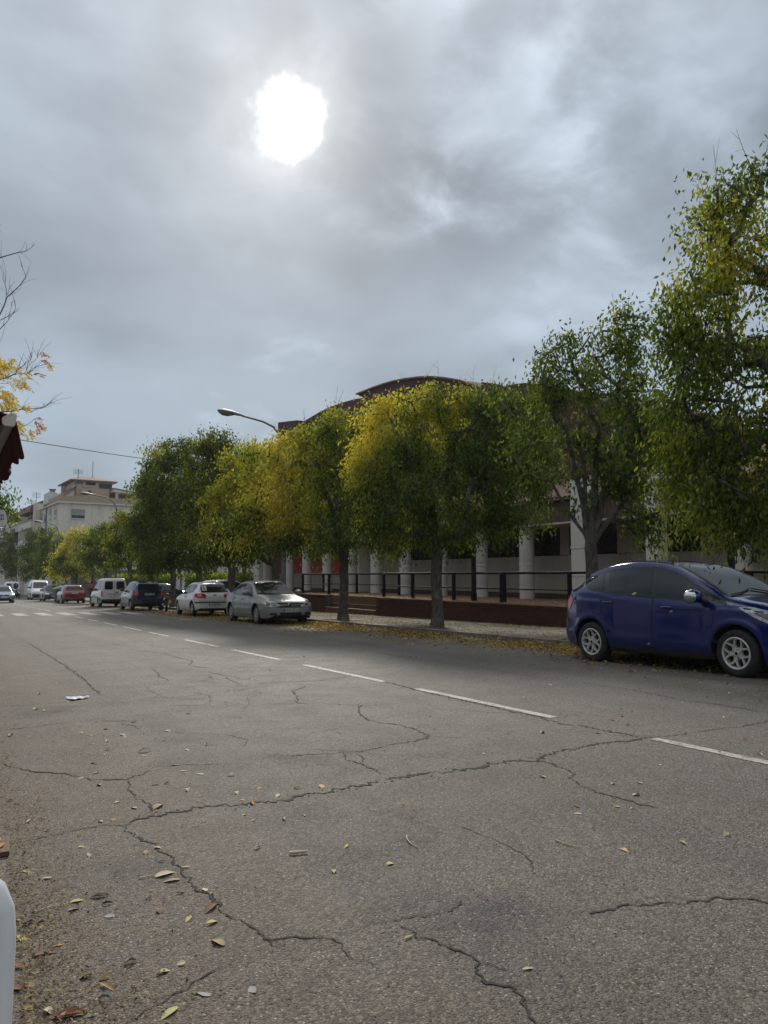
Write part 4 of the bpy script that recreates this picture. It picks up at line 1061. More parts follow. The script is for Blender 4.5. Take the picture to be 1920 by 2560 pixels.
# --- silver saloon, nose towards the viewer
VEC = dict(L=4.60, R=.315, rr=.205, axles=(.92, 3.62), track=1.53, tw=.20, paint='p_silver', tuck=.05, lean=.05, flare=.016, gap=.05,
    crease=[(.70, .01, .008), (.52, 0, .010)],
    T=[(0, .46), (.012, .56), (.05, .66), (.14, .735), (.35, .80), (.7, .87), (1.05, .92), (1.26, .955), (1.55, 1.11), (1.9, 1.29), (2.2, 1.40), (2.5, 1.45), (2.85, 1.46), (3.2, 1.43), (3.55, 1.34), (3.85, 1.19), (4.05, 1.08), (4.2, 1.04), (4.45, 1.0), (4.55, .93), (4.59, .78), (4.60, .5)],
    belt=[(0, .62), (.6, .80), (1.2, .885), (2.2, .925), (3.6, .975), (4.2, .99), (4.6, .95)],
    P=[(0, .54), (.03, .66), (.10, .76), (.25, .83), (.5, .87), (1.0, .89), (2.3, .90), (3.6, .89), (4.2, .855), (4.45, .79), (4.57, .70), (4.6, .58)],
    Rf=[(0, .48), (.1, .64), (.5, .73), (1.2, .755), (1.6, .70), (2.2, .60), (2.9, .575), (3.5, .59), (4.1, .68), (4.5, .68), (4.6, .5)],
    B=[(0, .30), (.06, .22), (.3, .18), (4.2, .20), (4.45, .24), (4.6, .36)])
for b, lab in STUCK:
    o = obj('stuck_leaf', b, simple('stuck_leaf_skin', (.55, .48, .30), .7)); o.matrix_world = t.matrix_basis.copy(); tag(o, lab, 'leaf')
t = thing('silver_saloon', 'silver saloon car with its front towards us beside the brick steps', 'car', group='parked cars')
c = Car(VEC, t); c.wheels('cap8'); place(t, 9.16 + .10 + .765, 24.43 - .92 + 2.3, -1); t.rotation_euler.z = rad(-1.0)
def windows(c, sets, glass, surround, drop=.11):
    for d in ('L', 'R'):
        c.patch('window_trim', d, surround, M['trim'], .003, .06)
        for p in sets: c.patch('side_window', d, p, glass, .0055, .06)
bz = lambda x: c.Sh0(x) + .03
windows(c, [round_poly([(1.62, bz(1.62)), (2.40, bz(2.4))] + top_curve(c, 2.5, 2.1, .115, 4) + [(1.86, 1.13)], .03), round_poly([(2.47, bz(2.47)), (3.28, bz(3.28)), (3.42, 1.18)] + top_curve(c, 3.30, 2.56, .115, 5), .04)], M['glass_clear'],
        round_poly([(1.38, bz(1.38) - .02), (3.50, bz(3.5) - .02), (3.62, 1.10)] + top_curve(c, 3.5, 1.95, .098, 9), .04))
c.door([(1.38, .30), (1.42, .86), (2.42, .925), (2.42, .28)], (2.25, .82), M['p_silver'])
c.door([(2.44, .28), (2.44, .927), (3.40, .965), (3.30, .75), (3.16, .55), (3.10, .30)], (3.2, .86), M['p_silver'])
c.patch('windscreen_edge', 'T', round_poly([(1.27, -.69), (1.22, 0), (1.27, .69), (1.7, .63), (2.18, .53), (2.18, -.53), (1.7, -.63)], .06), M['trim'], .003, .06)
c.patch('windscreen', 'T', round_poly([(1.31, -.655), (1.26, 0), (1.31, .655), (1.7, .60), (2.14, .505), (2.14, -.505), (1.7, -.60)], .07), M['glass'], .006, .06)
c.patch('rear_window', 'T', round_poly([(3.48, -.50), (3.48, .50), (4.0, .60), (4.0, -.60)], .08), M['glass'], .006, .06)
for sg in (-1, 1):
    hl = c.patch('headlight', 'F', round_poly([(sg * .43, .585), (sg * .80, .575), (sg * .825, .66), (sg * .80, .765), (sg * .62, .775), (sg * .49, .715)], .03), M['lamp'], .008, .035)
    c.patch('headlight_reflector', 'F', round_poly([(sg * .50, .61), (sg * .66, .605), (sg * .66, .69), (sg * .54, .69)], .03), M['lampdark'], .013, .03, hl)
    c.patch('headlight_reflector', 'F', round_poly([(sg * .685, .61), (sg * .79, .61), (sg * .78, .72), (sg * .69, .73)], .03), M['lampdark'], .013, .03, hl)
    c.patch('fog_grille', 'F', round_poly([(sg * .47, .30), (sg * .72, .31), (sg * .70, .39), (sg * .50, .39)], .03), M['plastic'], .007, .04)
    c.both('tail_light', round_poly([(4.30, .78), (4.54, .78), (4.54, .93), (4.34, .95)], .03), M['red'], .006) if sg > 0 else None
c.patch('grille_surround', 'F', round_poly([(-.40, .555), (.40, .555), (.45, .70), (-.45, .70)], .04), M['chrome'], .007, .04)
c.patch('grille', 'F', round_poly([(-.36, .575), (.36, .575), (.39, .625), (-.39, .625)], .02), M['plastic'], .012, .04)
c.patch('grille', 'F', round_poly([(-.39, .642), (.39, .642), (.41, .688), (-.41, .688)], .02), M['plastic'], .012, .04)
c.patch('lower_grille', 'F', round_poly([(-.36, .285), (.36, .285), (.38, .39), (-.38, .39)], .03), M['plastic'], .008, .04)
c.patch('bumper_seam', 'F', [(-.82, .548), (.82, .548), (.82, .557), (-.82, .557)], M['seam'], .004, .04)
loc, n_ = c.hit('F', 0, .632)
b = MB(); b.lathe([(.058, 0), (.066, -.006), (.074, -.010), (.082, -.006), (.088, 0)], 28, (0, loc.y - .015, .632), 'y'); b.lathe([(0, -.002), (.06, -.002)], 20, (0, loc.y - .012, .632), 'y', 1)
b.prism([(-.09, .642), (.02, .642), (-.02, .622), (.09, .622), (-.02, .630), (.02, .632)], loc.y - .026, loc.y - .018, 'y', 0)
obj('emblem', b, [M['chrome'], M['ink']], t, 40)
c.plate('F', .455, '7343 BZK'); c.mirror(1.72, 1.0, M['p_silver'])
c.both('side_strip', round_poly([(1.45, .50), (3.10, .50), (3.10, .545), (1.45, .545)], .015), M['p_silver'], .012)

# --- white three-door hatchback, tail towards the viewer
IBI = dict(L=3.85, R=.29, rr=.185, axles=(.78, 3.22), track=1.44, tw=.175, paint='p_white', tuck=.05, lean=.045, flare=.014, gap=.05, crease=[(.66, .02, .007)],
    T=[(0, .45), (.012, .55), (.05, .64), (.14, .71), (.4, .79), (.8, .86), (1.06, .91), (1.35, 1.08), (1.65, 1.25), (1.95, 1.365), (2.3, 1.41), (2.7, 1.415), (3.1, 1.385), (3.38, 1.33), (3.5, 1.27), (3.62, 1.10), (3.73, .93), (3.79, .85), (3.835, .70), (3.85, .46)],
    belt=[(0, .62), (.6, .80), (1.1, .87), (2.2, .915), (3.2, .96), (3.85, .96)],
    P=[(0, .50), (.03, .61), (.10, .70), (.25, .765), (.5, .80), (1.0, .818), (2.4, .82), (3.2, .81), (3.55, .775), (3.73, .71), (3.82, .64), (3.85, .56)],
    Rf=[(0, .44), (.1, .58), (.5, .67), (1.1, .70), (1.5, .65), (2.0, .57), (2.8, .55), (3.4, .54), (3.75, .60), (3.85, .5)],
    B=[(0, .30), (.06, .22), (.3, .19), (3.4, .20), (3.7, .25), (3.85, .32)])
t = thing('white_hatchback', 'small white three-door car seen from behind with a green L sticker in the rear window', 'car', group='parked cars')
c = Car(IBI, t); c.wheels('cap6'); place(t, 9.14 + .09 + .72, 31.9 - (3.22 - 1.925), 1); t.location.y = 31.9 + (3.22 - 1.925); t.rotation_euler.z = math.pi + rad(-1.5)
bz = lambda x: c.Sh0(x) + .03
windows(c, [round_poly([(1.40, bz(1.4)), (2.28, bz(2.28))] + top_curve(c, 2.36, 1.9, .11, 4) + [(1.66, 1.09)], .03), round_poly([(2.36, bz(2.36)), (3.14, bz(3.14)), (3.22, 1.15)] + top_curve(c, 3.12, 2.44, .11, 5), .05)], M['glass'],
        round_poly([(1.20, bz(1.2) - .015), (3.22, bz(3.22) - .015), (3.30, 1.15)] + top_curve(c, 3.2, 1.78, .097, 8), .04))
c.door([(1.22, .28), (1.24, .84), (2.31, .905), (2.34, .60), (2.34, .28)], (2.16, .80), M['plastic'])
c.patch('windscreen', 'T', round_poly([(1.10, -.60), (1.10, .60), (1.9, .48), (1.9, -.48)], .07), M['glass'], .006, .06)
rw = c.patch('rear_window', 'B', round_poly([(-.60, .965), (.60, .965), (.52, 1.275), (.30, 1.30), (-.30, 1.30), (-.52, 1.275)], .06), M['glass'], .006, .05)
def sticker(c, par, d, y, z, w, h):
    a = c.patch('sticker', d, round_poly([(y - w / 2, z - h / 2), (y + w / 2, z - h / 2), (y + w / 2, z + h / 2), (y - w / 2, z + h / 2)], .01), M['plate'], .010, .03, par)
    s_ = -1
    q = [(.22, .30), (.22, -.28), (-.26, -.28), (-.26, -.08), (.0, -.08), (.0, .30)]
    c.patch('letter_l', d, [(y + p[0] * w, z + p[1] * h) for p in q], M['green'], .013, .03, par)
M['green'] = simple('sticker_green', (0.01, 0.16, 0.10), 0.5)
sticker(c, rw, 'B', .40, 1.14, .19, .20)
for sg in (-1, 1):
    tl = c.patch('tail_light', 'B', round_poly([(sg * .37, .745), (sg * .70, .735), (sg * .735, .82), (sg * .71, .935), (sg * .42, .92), (sg * .36, .85)], .05), M['red'], .008, .035)
    c.patch('indicator', 'B', round_poly([(sg * .56, .80), (sg * .68, .80), (sg * .68, .86), (sg * .56, .86)], .02), M['amber'], .012, .03, tl)
    c.patch('tail_light_side', 'L' if sg > 0 else 'R', round_poly([(3.50, .78), (3.72, .765), (3.70, .935), (3.56, .93)], .03), M['red'], .007, .03)
c.patch('bumper_strip', 'B', round_poly([(-.76, .535), (.76, .535), (.76, .585), (-.76, .585)], .015), M['plastic'], .012, .04)
for dd in ('L', 'R'): c.patch('bumper_strip', dd, round_poly([(3.56, .535), (3.80, .535), (3.80, .585), (3.56, .585)], .01), M['plastic'], .010, .03)
c.patch('tailgate_gap', 'B', [(-.68, .615), (.68, .615), (.68, .622), (-.68, .622)], M['seam'], .004, .04)
loc, n_ = c.hit('B', 0, .84); em = MB()
em.prism([(-.055, .79), (.055, .79), (.055, .89), (-.055, .89)], loc.y + .004, loc.y + .012, 'y', 1)
for a, e in (((-.045, .868), (.045, .878)), ((-.045, .845), (.045, .855)), ((-.045, .822), (.045, .832)), ((-.045, .800), (.045, .810))): em.prism([(a[0], a[1]), (e[0], a[1]), (e[0], e[1]), (a[0], e[1])], loc.y + .012, loc.y + .016, 'y', 0)
obj('emblem', em, [M['chrome'], M['ink']], t)
c.plate('B', .47, '1178 BPZ'); c.mirror(1.45, .98, M['plastic'], None, .85)
# --- the other vehicles: one builder, each with its own profile
HATCH = dict(IBI)
def dims(base, **k):
    d = dict(base); d.update(k); return d
def scaled(base, L, H, W, **k):
    """stretch a profile to another length, height and width"""
    d = dict(base); fl = L / base['L']; fh = H / max(p[1] for p in base['T']); fw = W / (2 * max(p[1] for p in base['P']))
    for key, a, b_ in (('T', fl, fh), ('belt', fl, fh), ('P', fl, fw), ('Rf', fl, fw), ('B', fl, 1)): d[key] = [(x * a, y * b_) for x, y in base[key]]
    d['L'] = L; d['axles'] = tuple(x * fl for x in base['axles']); d['track'] = base['track'] * fw; d['crease'] = []
    d.update(k); return d
def window_run(c, x0, x1, cuts, glass, lead=.28, tail=.10, drop=.11):
    """side glazing between x0 and x1, cut at the pillars"""
    bz = lambda x: c.Sh0(x) + .03
    sur = round_poly([(x0, bz(x0) - .015), (x1, bz(x1) - .015), (x1 + tail * .6, (bz(x1) + c.T(x1) - drop) / 2)] + top_curve(c, x1 - tail * .2, x0 + lead + .1, drop - .013, 8), .03)
    ps = []; xs = [x0 + .10] + list(cuts) + [x1]
    for i in range(len(xs) - 1):
        a = xs[i] + (.03 if i else 0); e = xs[i + 1] - (.03 if i < len(xs) - 2 else .04)
        at = a + (lead if i == 0 else .05); et = min(e + .06, x1 - .03) if i < len(xs) - 2 else e - tail * .2
        ps.append(round_poly([(a, bz(a)), (e, bz(e))] + top_curve(c, et, at, drop, 4), .03))
    windows(c, ps, glass, sur)
def front_end(c, hw, zl, zh, lampm, grille=(.36, .50, .62), low=(.42, .26, .38), plate=None, pz=.45):
    for sg in (-1, 1):
        hl = c.patch('headlight', 'F', round_poly([(sg * hw * .50, zl), (sg * hw * .94, zl + .01), (sg * hw * .95, zh), (sg * hw * .56, zh - .03)], .04), lampm, .008, .04)
    c.patch('grille', 'F', round_poly([(-grille[0], grille[1]), (grille[0], grille[1]), (grille[0], grille[2]), (-grille[0], grille[2])], .03), M['plastic'], .008, .05)
    c.patch('lower_grille', 'F', round_poly([(-low[0], low[1]), (low[0], low[1]), (low[0], low[2]), (-low[0], low[2])], .03), M['plastic'], .008, .05)
    if plate is not None: c.plate('F', pz, plate)

# navy compact, tail towards the viewer
NAV = dict(L=3.62, R=.295, rr=.195, axles=(.62, 3.04), track=1.50, tw=.19, paint='p_navy', tuck=.04, lean=.05, flare=.014, gap=.05, crease=[(.72, .03, .007)],
    T=[(0, .5), (.012, .62), (.05, .73), (.14, .83), (.4, .94), (.72, 1.05), (1.1, 1.30), (1.5, 1.49), (1.9, 1.57), (2.3, 1.585), (2.8, 1.56), (3.15, 1.50), (3.3, 1.44), (3.42, 1.24), (3.50, 1.06), (3.56, .95), (3.605, .75), (3.62, .5)],
    belt=[(0, .7), (.6, .92), (1.2, 1.0), (2.4, 1.03), (3.2, 1.06), (3.62, 1.05)],
    P=[(0, .54), (.03, .64), (.10, .73), (.25, .80), (.5, .84), (1.0, .858), (2.4, .86), (3.0, .85), (3.35, .81), (3.52, .75), (3.59, .68), (3.62, .6)],
    Rf=[(0, .48), (.1, .62), (.5, .70), (.8, .71), (1.3, .64), (2.0, .58), (2.8, .57), (3.2, .56), (3.5, .63), (3.62, .52)],
    B=[(0, .32), (.06, .24), (.3, .2), (3.3, .22), (3.5, .27), (3.62, .36)])
t = thing('navy_car', 'dark navy compact car parked with its tail towards us between motorbike and white van', 'car', group='parked cars')
c = Car(NAV, t); c.wheels('cap6'); place(t, 8.72 + .095 + .75, 42.0 + 3.04 - 1.81, 1)
window_run(c, .95, 3.12, (1.75, 2.55), M['glass_clear'], .34, .10, .115)
c.patch('windscreen', 'T', round_poly([(.78, -.60), (.78, .60), (1.6, .5), (1.6, -.5)], .07), M['glass'], .006, .07)
c.patch('rear_window', 'B', round_poly([(-.60, 1.07), (.60, 1.07), (.53, 1.39), (-.53, 1.39)], .08), M['glass'], .006, .06)
for sg in (-1, 1):
    tl = c.patch('tail_light', 'B', round_poly([(sg * .58, .78), (sg * .77, .78), (sg * .77, 1.0), (sg * .60, .98)], .04), M['red'], .008, .04)
    c.patch('indicator', 'B', round_poly([(sg * .62, .83), (sg * .74, .83), (sg * .74, .90), (sg * .63, .90)], .02), M['amber'], .012, .04, tl)
    c.patch('tail_light_side', 'L' if sg < 0 else 'R', round_poly([(3.33, .80), (3.5, .80), (3.48, 1.0), (3.36, .99)], .03), M['red'], .007, .04)
c.patch('bumper_lip', 'B', round_poly([(-.72, .60), (.72, .60), (.72, .64), (-.72, .64)], .01), M['p_dark'], .012, .05)
c.plate('B', .86, '8067 BBJ'); c.mirror(1.3, 1.06, M['p_navy'], None, .85)
c.door([(.98, .32), (1.0, .9), (1.76, 1.015), (1.80, .30)], (1.6, .9), M['plastic']); c.door([(1.82, .30), (1.78, 1.016), (2.60, 1.03), (2.58, .6), (2.45, .32)], (2.42, .94), M['plastic'])

# small white glazed van, rear doors towards the viewer
VAN = dict(L=4.11, R=.305, rr=.195, axles=(.78, 3.47), track=1.47, tw=.18, paint='p_white', tuck=.04, lean=.035, flare=.012, gap=.05, crease=[], rail=.10,
    T=[(0, .5), (.012, .64), (.05, .74), (.14, .82), (.5, .93), (.82, 1.02), (1.0, 1.12), (1.35, 1.42), (1.6, 1.60), (1.9, 1.72), (2.3, 1.79), (3.0, 1.82), (3.7, 1.81), (3.95, 1.78), (4.03, 1.70), (4.07, 1.45), (4.09, 1.0), (4.105, .7), (4.11, .5)],
    belt=[(0, .70), (.6, .86), (1.1, .98), (2.0, 1.04), (4.11, 1.06)],
    P=[(0, .52), (.03, .63), (.10, .72), (.25, .79), (.5, .825), (1.0, .84), (3.7, .845), (3.95, .82), (4.06, .78), (4.1, .74), (4.11, .7)],
    Rf=[(0, .46), (.1, .6), (.5, .69), (.9, .71), (1.4, .66), (2.0, .645), (3.9, .645), (4.06, .65), (4.11, .62)],
    B=[(0, .34), (.06, .26), (.3, .22), (3.8, .24), (4.0, .3), (4.11, .38)])
def make_van(spec, name, label, x, y, face, group, detail=True, plate=''):
    t = thing(name, label, 'van', group=group); c = Car(spec, t); c.wheels('cap6'); place(t, x, y, face); L = spec['L']; k = L / 4.11
    H = max(p[1] for p in spec['T']) / 1.82; W = max(p[1] for p in spec['P']) / .845
    window_run(c, 1.02 * k, 3.86 * k if detail else 2.1 * k, (2.02 * k, 2.95 * k) if detail else (), M['glass'], .42 * k, .03, .15)
    c.patch('windscreen', 'T', round_poly([(.88 * k, -.64 * W), (.88 * k, .64 * W), (1.62 * k, .56 * W), (1.62 * k, -.56 * W)], .07), M['glass'], .006, .07)
    for sg in (-1, 1):
        pd = c.patch('rear_door', 'B', round_poly([(sg * .012, .52 * H), (sg * .70 * W, .52 * H), (sg * .70 * W, 1.4 * H), (sg * .64 * W, 1.70 * H), (sg * .012, 1.70 * H)], .06), M[spec['paint']], .003, .06)
        c.patch('rear_window', 'B', round_poly([(sg * .10 * W, 1.10 * H), (sg * .60 * W, 1.10 * H), (sg * .575 * W, 1.60 * H), (sg * .10 * W, 1.60 * H)], .07), M['glass'], .007, .05, pd)
        c.patch('tail_light', 'B', round_poly([(sg * .71 * W, .68 * H), (sg * .775 * W, .68 * H), (sg * .77 * W, 1.02 * H), (sg * .72 * W, 1.02 * H)], .02), M['red'], .010, .04)
    c.patch('door_gap', 'B', [(-.008, .52 * H), (.008, .52 * H), (.008, 1.70 * H), (-.008, 1.70 * H)], M['seam'], .0045, .06)
    c.patch('rear_bumper', 'B', round_poly([(-.76 * W, .36), (.76 * W, .36), (.76 * W, .50 * H), (-.76 * W, .50 * H)], .03), M['plastic'], .02, .05)
    c.patch('rub_strip', 'B', round_poly([(-.70 * W, .80 * H), (.45 * W, .80 * H), (.45 * W, .825 * H), (-.70 * W, .825 * H)], .01), M['plastic'], .010, .05)
    b = MB(); loc, n_ = c.hit('B', -.12, .92 * H); b.tube([loc + Vector((-.07, .02, 0)), loc + Vector((.07, .02, 0))], .03, 8); obj('handle', b, M['plastic'], t, 60)
    c.both('bumper_side', round_poly([(3.72 * k, .38), (4.02 * k, .40), (4.02 * k, .56), (3.80 * k, .56)], .02), M['plastic'], .012)
    c.both('rub_strip', round_poly([(.95 * k, .60), (3.02 * k, .60), (3.02 * k, .65), (.95 * k, .65)], .01), M['plastic'], .010, .06)
    c.patch('front_bumper', 'F', round_poly([(-.74 * W, .27), (.74 * W, .27), (.78 * W, .58), (-.78 * W, .58)], .04), M['plastic'], .012, .05)
    for sg in (-1, 1): c.patch('headlight', 'F', round_poly([(sg * .46 * W, .60), (sg * .76 * W, .62), (sg * .74 * W, .80), (sg * .52 * W, .74)], .04), M['lamp'], .010, .04)
    if plate is not None: c.plate('B' if face > 0 else 'F', .68 * H if face > 0 else .46, plate)
    c.mirror(1.3 * k, 1.10 * H, M['plastic']); return t, c
make_van(VAN, 'white_van', 'small white glazed van with twin rear doors parked just ahead of the navy car', 8.60 + .09 + .735, 50.7 + (3.47 - 2.055), 1, 'white vans')
BIG = scaled(VAN, 4.9, 2.05, 1.92, R=.33, rr=.21, paint='p_white2')
make_van(BIG, 'white_van', 'tall white van with black front bumper facing us beyond the waste container', 8.05 + .96, 86.6 + 1.6, -1, 'white vans', False)
BIG2 = scaled(VAN, 4.7, 2.0, 1.9, R=.33, rr=.21, paint='p_white2')
make_van(BIG2, 'white_van', 'white van far down the street seen from behind, a dark-clad person beside it', 7.75, 108.0, 1, 'white vans', False, None)

# dark red estate, tail towards the viewer
RED = scaled(IBI, 4.25, 1.47, 1.72, R=.31, rr=.205, paint='p_red')
t = thing('red_car', 'dark red hatchback parked tail towards us beside the grey waste container', 'car', group='parked cars')
c = Car(RED, t); c.wheels('cap6'); place(t, 9.06, 66.0, 1)
window_run(c, 1.3, 3.72, (2.2, 3.0), M['glass'], .40, .10, .11)
c.patch('rear_window', 'B', round_poly([(-.62, 1.0), (.62, 1.0), (.53, 1.32), (-.53, 1.32)], .07), M['glass'], .006, .06)
for sg in (-1, 1): c.patch('tail_light', 'B', round_poly([(sg * .52, .80), (sg * .76, .80), (sg * .74, .96), (sg * .50, .95)], .04), M['red'], .008, .05)
c.plate('B', .80, ''); c.patch('bumper_lip', 'B', [(-.74, .50), (.74, .50), (.74, .54), (-.74, .54)], M['plastic'], .01, .06); c.mirror(1.6, 1.03, M['p_red'], None, .9)

# dark saloon facing us beyond the container
def facing(spec, name, label, x, y, plate=None, emblem=False, lampm='lamp'):
    t = thing(name, label, 'car', group='parked cars' if x > 7 else None); c = Car(spec, t); c.wheels('cap8'); place(t, x, y, -1); L = spec['L']; k = L / 4.6
    window_run(c, 1.38 * k, 3.5 * k, (2.42 * k,), M['glass_clear'], .45, .12, .11)
    W = max(p[1] for p in spec['P']) / .9
    c.patch('windscreen', 'T', round_poly([(1.30 * k, -.655 * W), (1.25 * k, 0), (1.30 * k, .655 * W), (1.7 * k, .60 * W), (2.14 * k, .505 * W), (2.14 * k, -.505 * W), (1.7 * k, -.60 * W)], .07), M['glass_clear'], .006, .07)
    front_end(c, .82 * W, .60, .75, M[lampm], (.40, .58, .68), (.5, .28, .40), plate, .47)
    c.mirror(1.72 * k, 1.0, M[spec['paint']])
    if emblem:
        loc, n_ = c.hit('F', 0, .63); b = MB(); b.lathe([(0, -.012), (.05, -.012), (.06, 0)], 16, (0, loc.y - .012, .63), 'y'); obj('emblem', b, M['chrome'], t, 40)
    return t, c
facing(scaled(VEC, 4.35, 1.44, 1.76, paint='p_dark'), 'dark_car', 'dark blue saloon facing us, parked between grey container and tall white van', 8.25 + .88, 79.0, '')
t, c = facing(scaled(VEC, 4.3, 1.44, 1.76, paint='p_steel'), 'moving_car', 'pale steel-blue car driving towards us on the far lane of the road', 4.52, 72.2, '', True)
# cars standing beyond the row of trees
t, c = facing(scaled(VEC, 4.5, 1.43, 1.78, paint='p_black'), 'black_car', 'black saloon with pale reflections standing beyond the trees behind the motorbike', 14.4, 56.5)
t.rotation_euler = (0, -SLOPE, rad(72)); t.location.z = gz(56.5) + .06; t['group'] = 'cars beyond the trees'
t = thing('white_car', 'white car half hidden behind a trunk beyond the silver saloon', 'car', group='cars beyond the trees')
c = Car(scaled(NAV, 4.2, 1.60, 1.78, paint='p_white', R=.31, rr=.2), t); c.wheels('cap6'); place(t, 15.5, 46.5, 1); t.location.z += .06; t.rotation_euler.z = rad(118)
window_run(c, 1.1, 3.6, (2.0, 2.9), M['glass_clear'], .36, .10, .115); c.patch('rear_window', 'B', round_poly([(-.6, 1.08), (.6, 1.08), (.53, 1.40), (-.53, 1.40)], .08), M['glass'], .006, .06)
c.patch('windscreen', 'T', round_poly([(.92, -.62), (.92, .62), (1.8, .5), (1.8, -.5)], .07), M['glass'], .006, .07)

# --- motorbike between the navy car and the white hatchback
t = thing('motorbike', 'dark scooter with red and white tail and small yellow plate, seen from behind', 'motorbike', (9.98, 39.5, gz(39.5)), (SLOPE, 0, math.pi + rad(-14)))
def bike_part(name, mb, m, sm=50, par=None): return obj(name, mb, m, par or t, sm)
for y, nm in ((.62, 'rear'), (-.62, 'front')):
    b = MB(); b.lathe([(.20, -.05), (.25, -.055), (.275, -.03), (.285, 0), (.275, .03), (.25, .055), (.20, .05)], 28, (0, y, .285), 'x'); w_ = bike_part('wheel', b, M['tyre'])
    b = MB(); b.lathe([(.0, -.03), (.20, -.03), (.205, .0), (.20, .03), (0, .03)], 20, (0, y, .285), 'x'); bike_part('rim', b, M['steel'], 40, w_)
b = MB(); rows = []
for y, w_, z0, z1 in ((.78, .05, .62, .80), (.6, .13, .50, .84), (.3, .15, .36, .83), (.05, .14, .30, .70), (-.15, .13, .26, .40), (-.32, .15, .30, .62), (-.45, .17, .40, .92), (-.52, .12, .55, 1.0)):
    rows.append([(w_ * math.cos(a), y, (z0 + z1) / 2 + (z1 - z0) / 2 * math.sin(a)) for a in np.linspace(0, 2 * math.pi, 14, endpoint=False)])
b.grid(rows, close_u=True); b.f.append(tuple(range(14))[::-1]); b.m.append(0); b.f.append(tuple(range(7 * 14, 8 * 14))); b.m.append(0)
bike_part('body', b, M['p_black'])
b = MB(); rows = []
for y, w_, z in ((.74, .07, .86), (.55, .14, .88), (.2, .15, .85), (.0, .13, .80)): rows.append([(w_ * math.cos(a), y, z + .05 * math.sin(a)) for a in np.linspace(0, 2 * math.pi, 12, endpoint=False)])
b.grid(rows, close_u=True); bike_part('seat', b, M['plastic'])
b = MB(); b.tube([(-.33, -.40, 1.06), (-.2, -.5, 1.02), (0, -.53, 1.0), (.2, -.5, 1.02), (.33, -.40, 1.06)], .017, 6); bike_part('handlebar', b, M['steel_dark'])
for sg in (-1, 1):
    b = MB(); b.lathe([(0, .0), (.05, .005), (.055, .02), (0, .03)], 12, (sg * .30, -.44, 1.22), 'y'); b.tube([(sg * .27, -.44, 1.05), (sg * .30, -.44, 1.2)], .008, 5); bike_part('mirror', b, M['iron'])
b = MB(); b.tube([(0, -.5, .98), (0, -.60, .55), (0, -.62, .30)], [.05, .04, .03], 8); bike_part('fork', b, M['steel_dark'])
b = MB(); b.prism([(-.09, .70), (.09, .70), (.075, .81), (-.075, .81)], .785, .80, 'y'); tl = bike_part('tail_light', b, M['red'], None)
b = MB(); b.prism([(.13, .58), (.17, .62), (.06, .80), (.02, .76)], .75, .775, 'y'); bike_part('tail_stripe', b, M['p_white'], None)
b = MB(); b.prism([(.16, .56), (.20, .60), (.11, .78), (.07, .74)], .745, .770, 'y'); bike_part('tail_stripe', b, M['red'], None)
b = MB(); b.box(-.16 - .06, -.16 + .06, .80, .812, .46, .60, 0, .003); bike_part('number_plate', b, simple('yellow_plate', (.62, .42, .02), .5), None)
b = MB(); b.lathe([(.03, -.4), (.065, -.34), (.075, .2), (.06, .25), (.03, .26)], 14, (.17, .5, .36), 'y'); bike_part('muffler', b, M['steel'])
b = MB(); b.tube([(-.14, .1, .30), (-.2, .12, .02)], .014, 6); bike_part('stand', b, M['steel_dark'])
# ------------------------------------------------------------------ trees
def leaf_cloud(P, D, Lf, Wf, rs):
    """P (n,3) attachment, D (n,3) axis; two triangles folded on the midrib per leaf"""
    n = len(P); D = D / np.linalg.norm(D, axis=1, keepdims=True)
    R = rs.normal(size=(n, 3)); S = np.cross(D, R); S /= np.linalg.norm(S, axis=1, keepdims=True) + 1e-9; Q = np.cross(S, D)
    l = (Lf * rs.uniform(.65, 1.25, n))[:, None]; w = (Wf * rs.uniform(.7, 1.25, n))[:, None]
    bend = rs.uniform(-.25, .25, n)[:, None]
    mid = P + D * l * .48
    V = np.stack([P, mid + S * w * .5 + Q * w * .22, P + D * l + Q * l * bend, mid - S * w * .5 + Q * w * .22], 1).reshape(-1, 3)
    b = np.arange(n)[:, None] * 4
    F = np.concatenate([b + np.array([[0, 1, 2]]), b + np.array([[0, 2, 3]])], 0)
    return V, F
GREENS = np.array([[.050, .086, .018], [.080, .130, .022], [.125, .180, .030], [.180, .235, .040], [.075, .112, .030]])
YELLOWS = np.array([[.54, .48, .075], [.70, .59, .090], [.78, .63, .105], [.62, .55, .11], [.66, .50, .085]])
MIDS = np.array([[.36, .39, .055], [.45, .45, .065], [.28, .34, .046]])
def wob(P, rs, f=0.9):
    k = rs.normal(size=(5, 3)) * f; ph = rs.uniform(0, 6.28, 5)
    return np.sin(P @ k.T + ph).sum(1) / 3.2
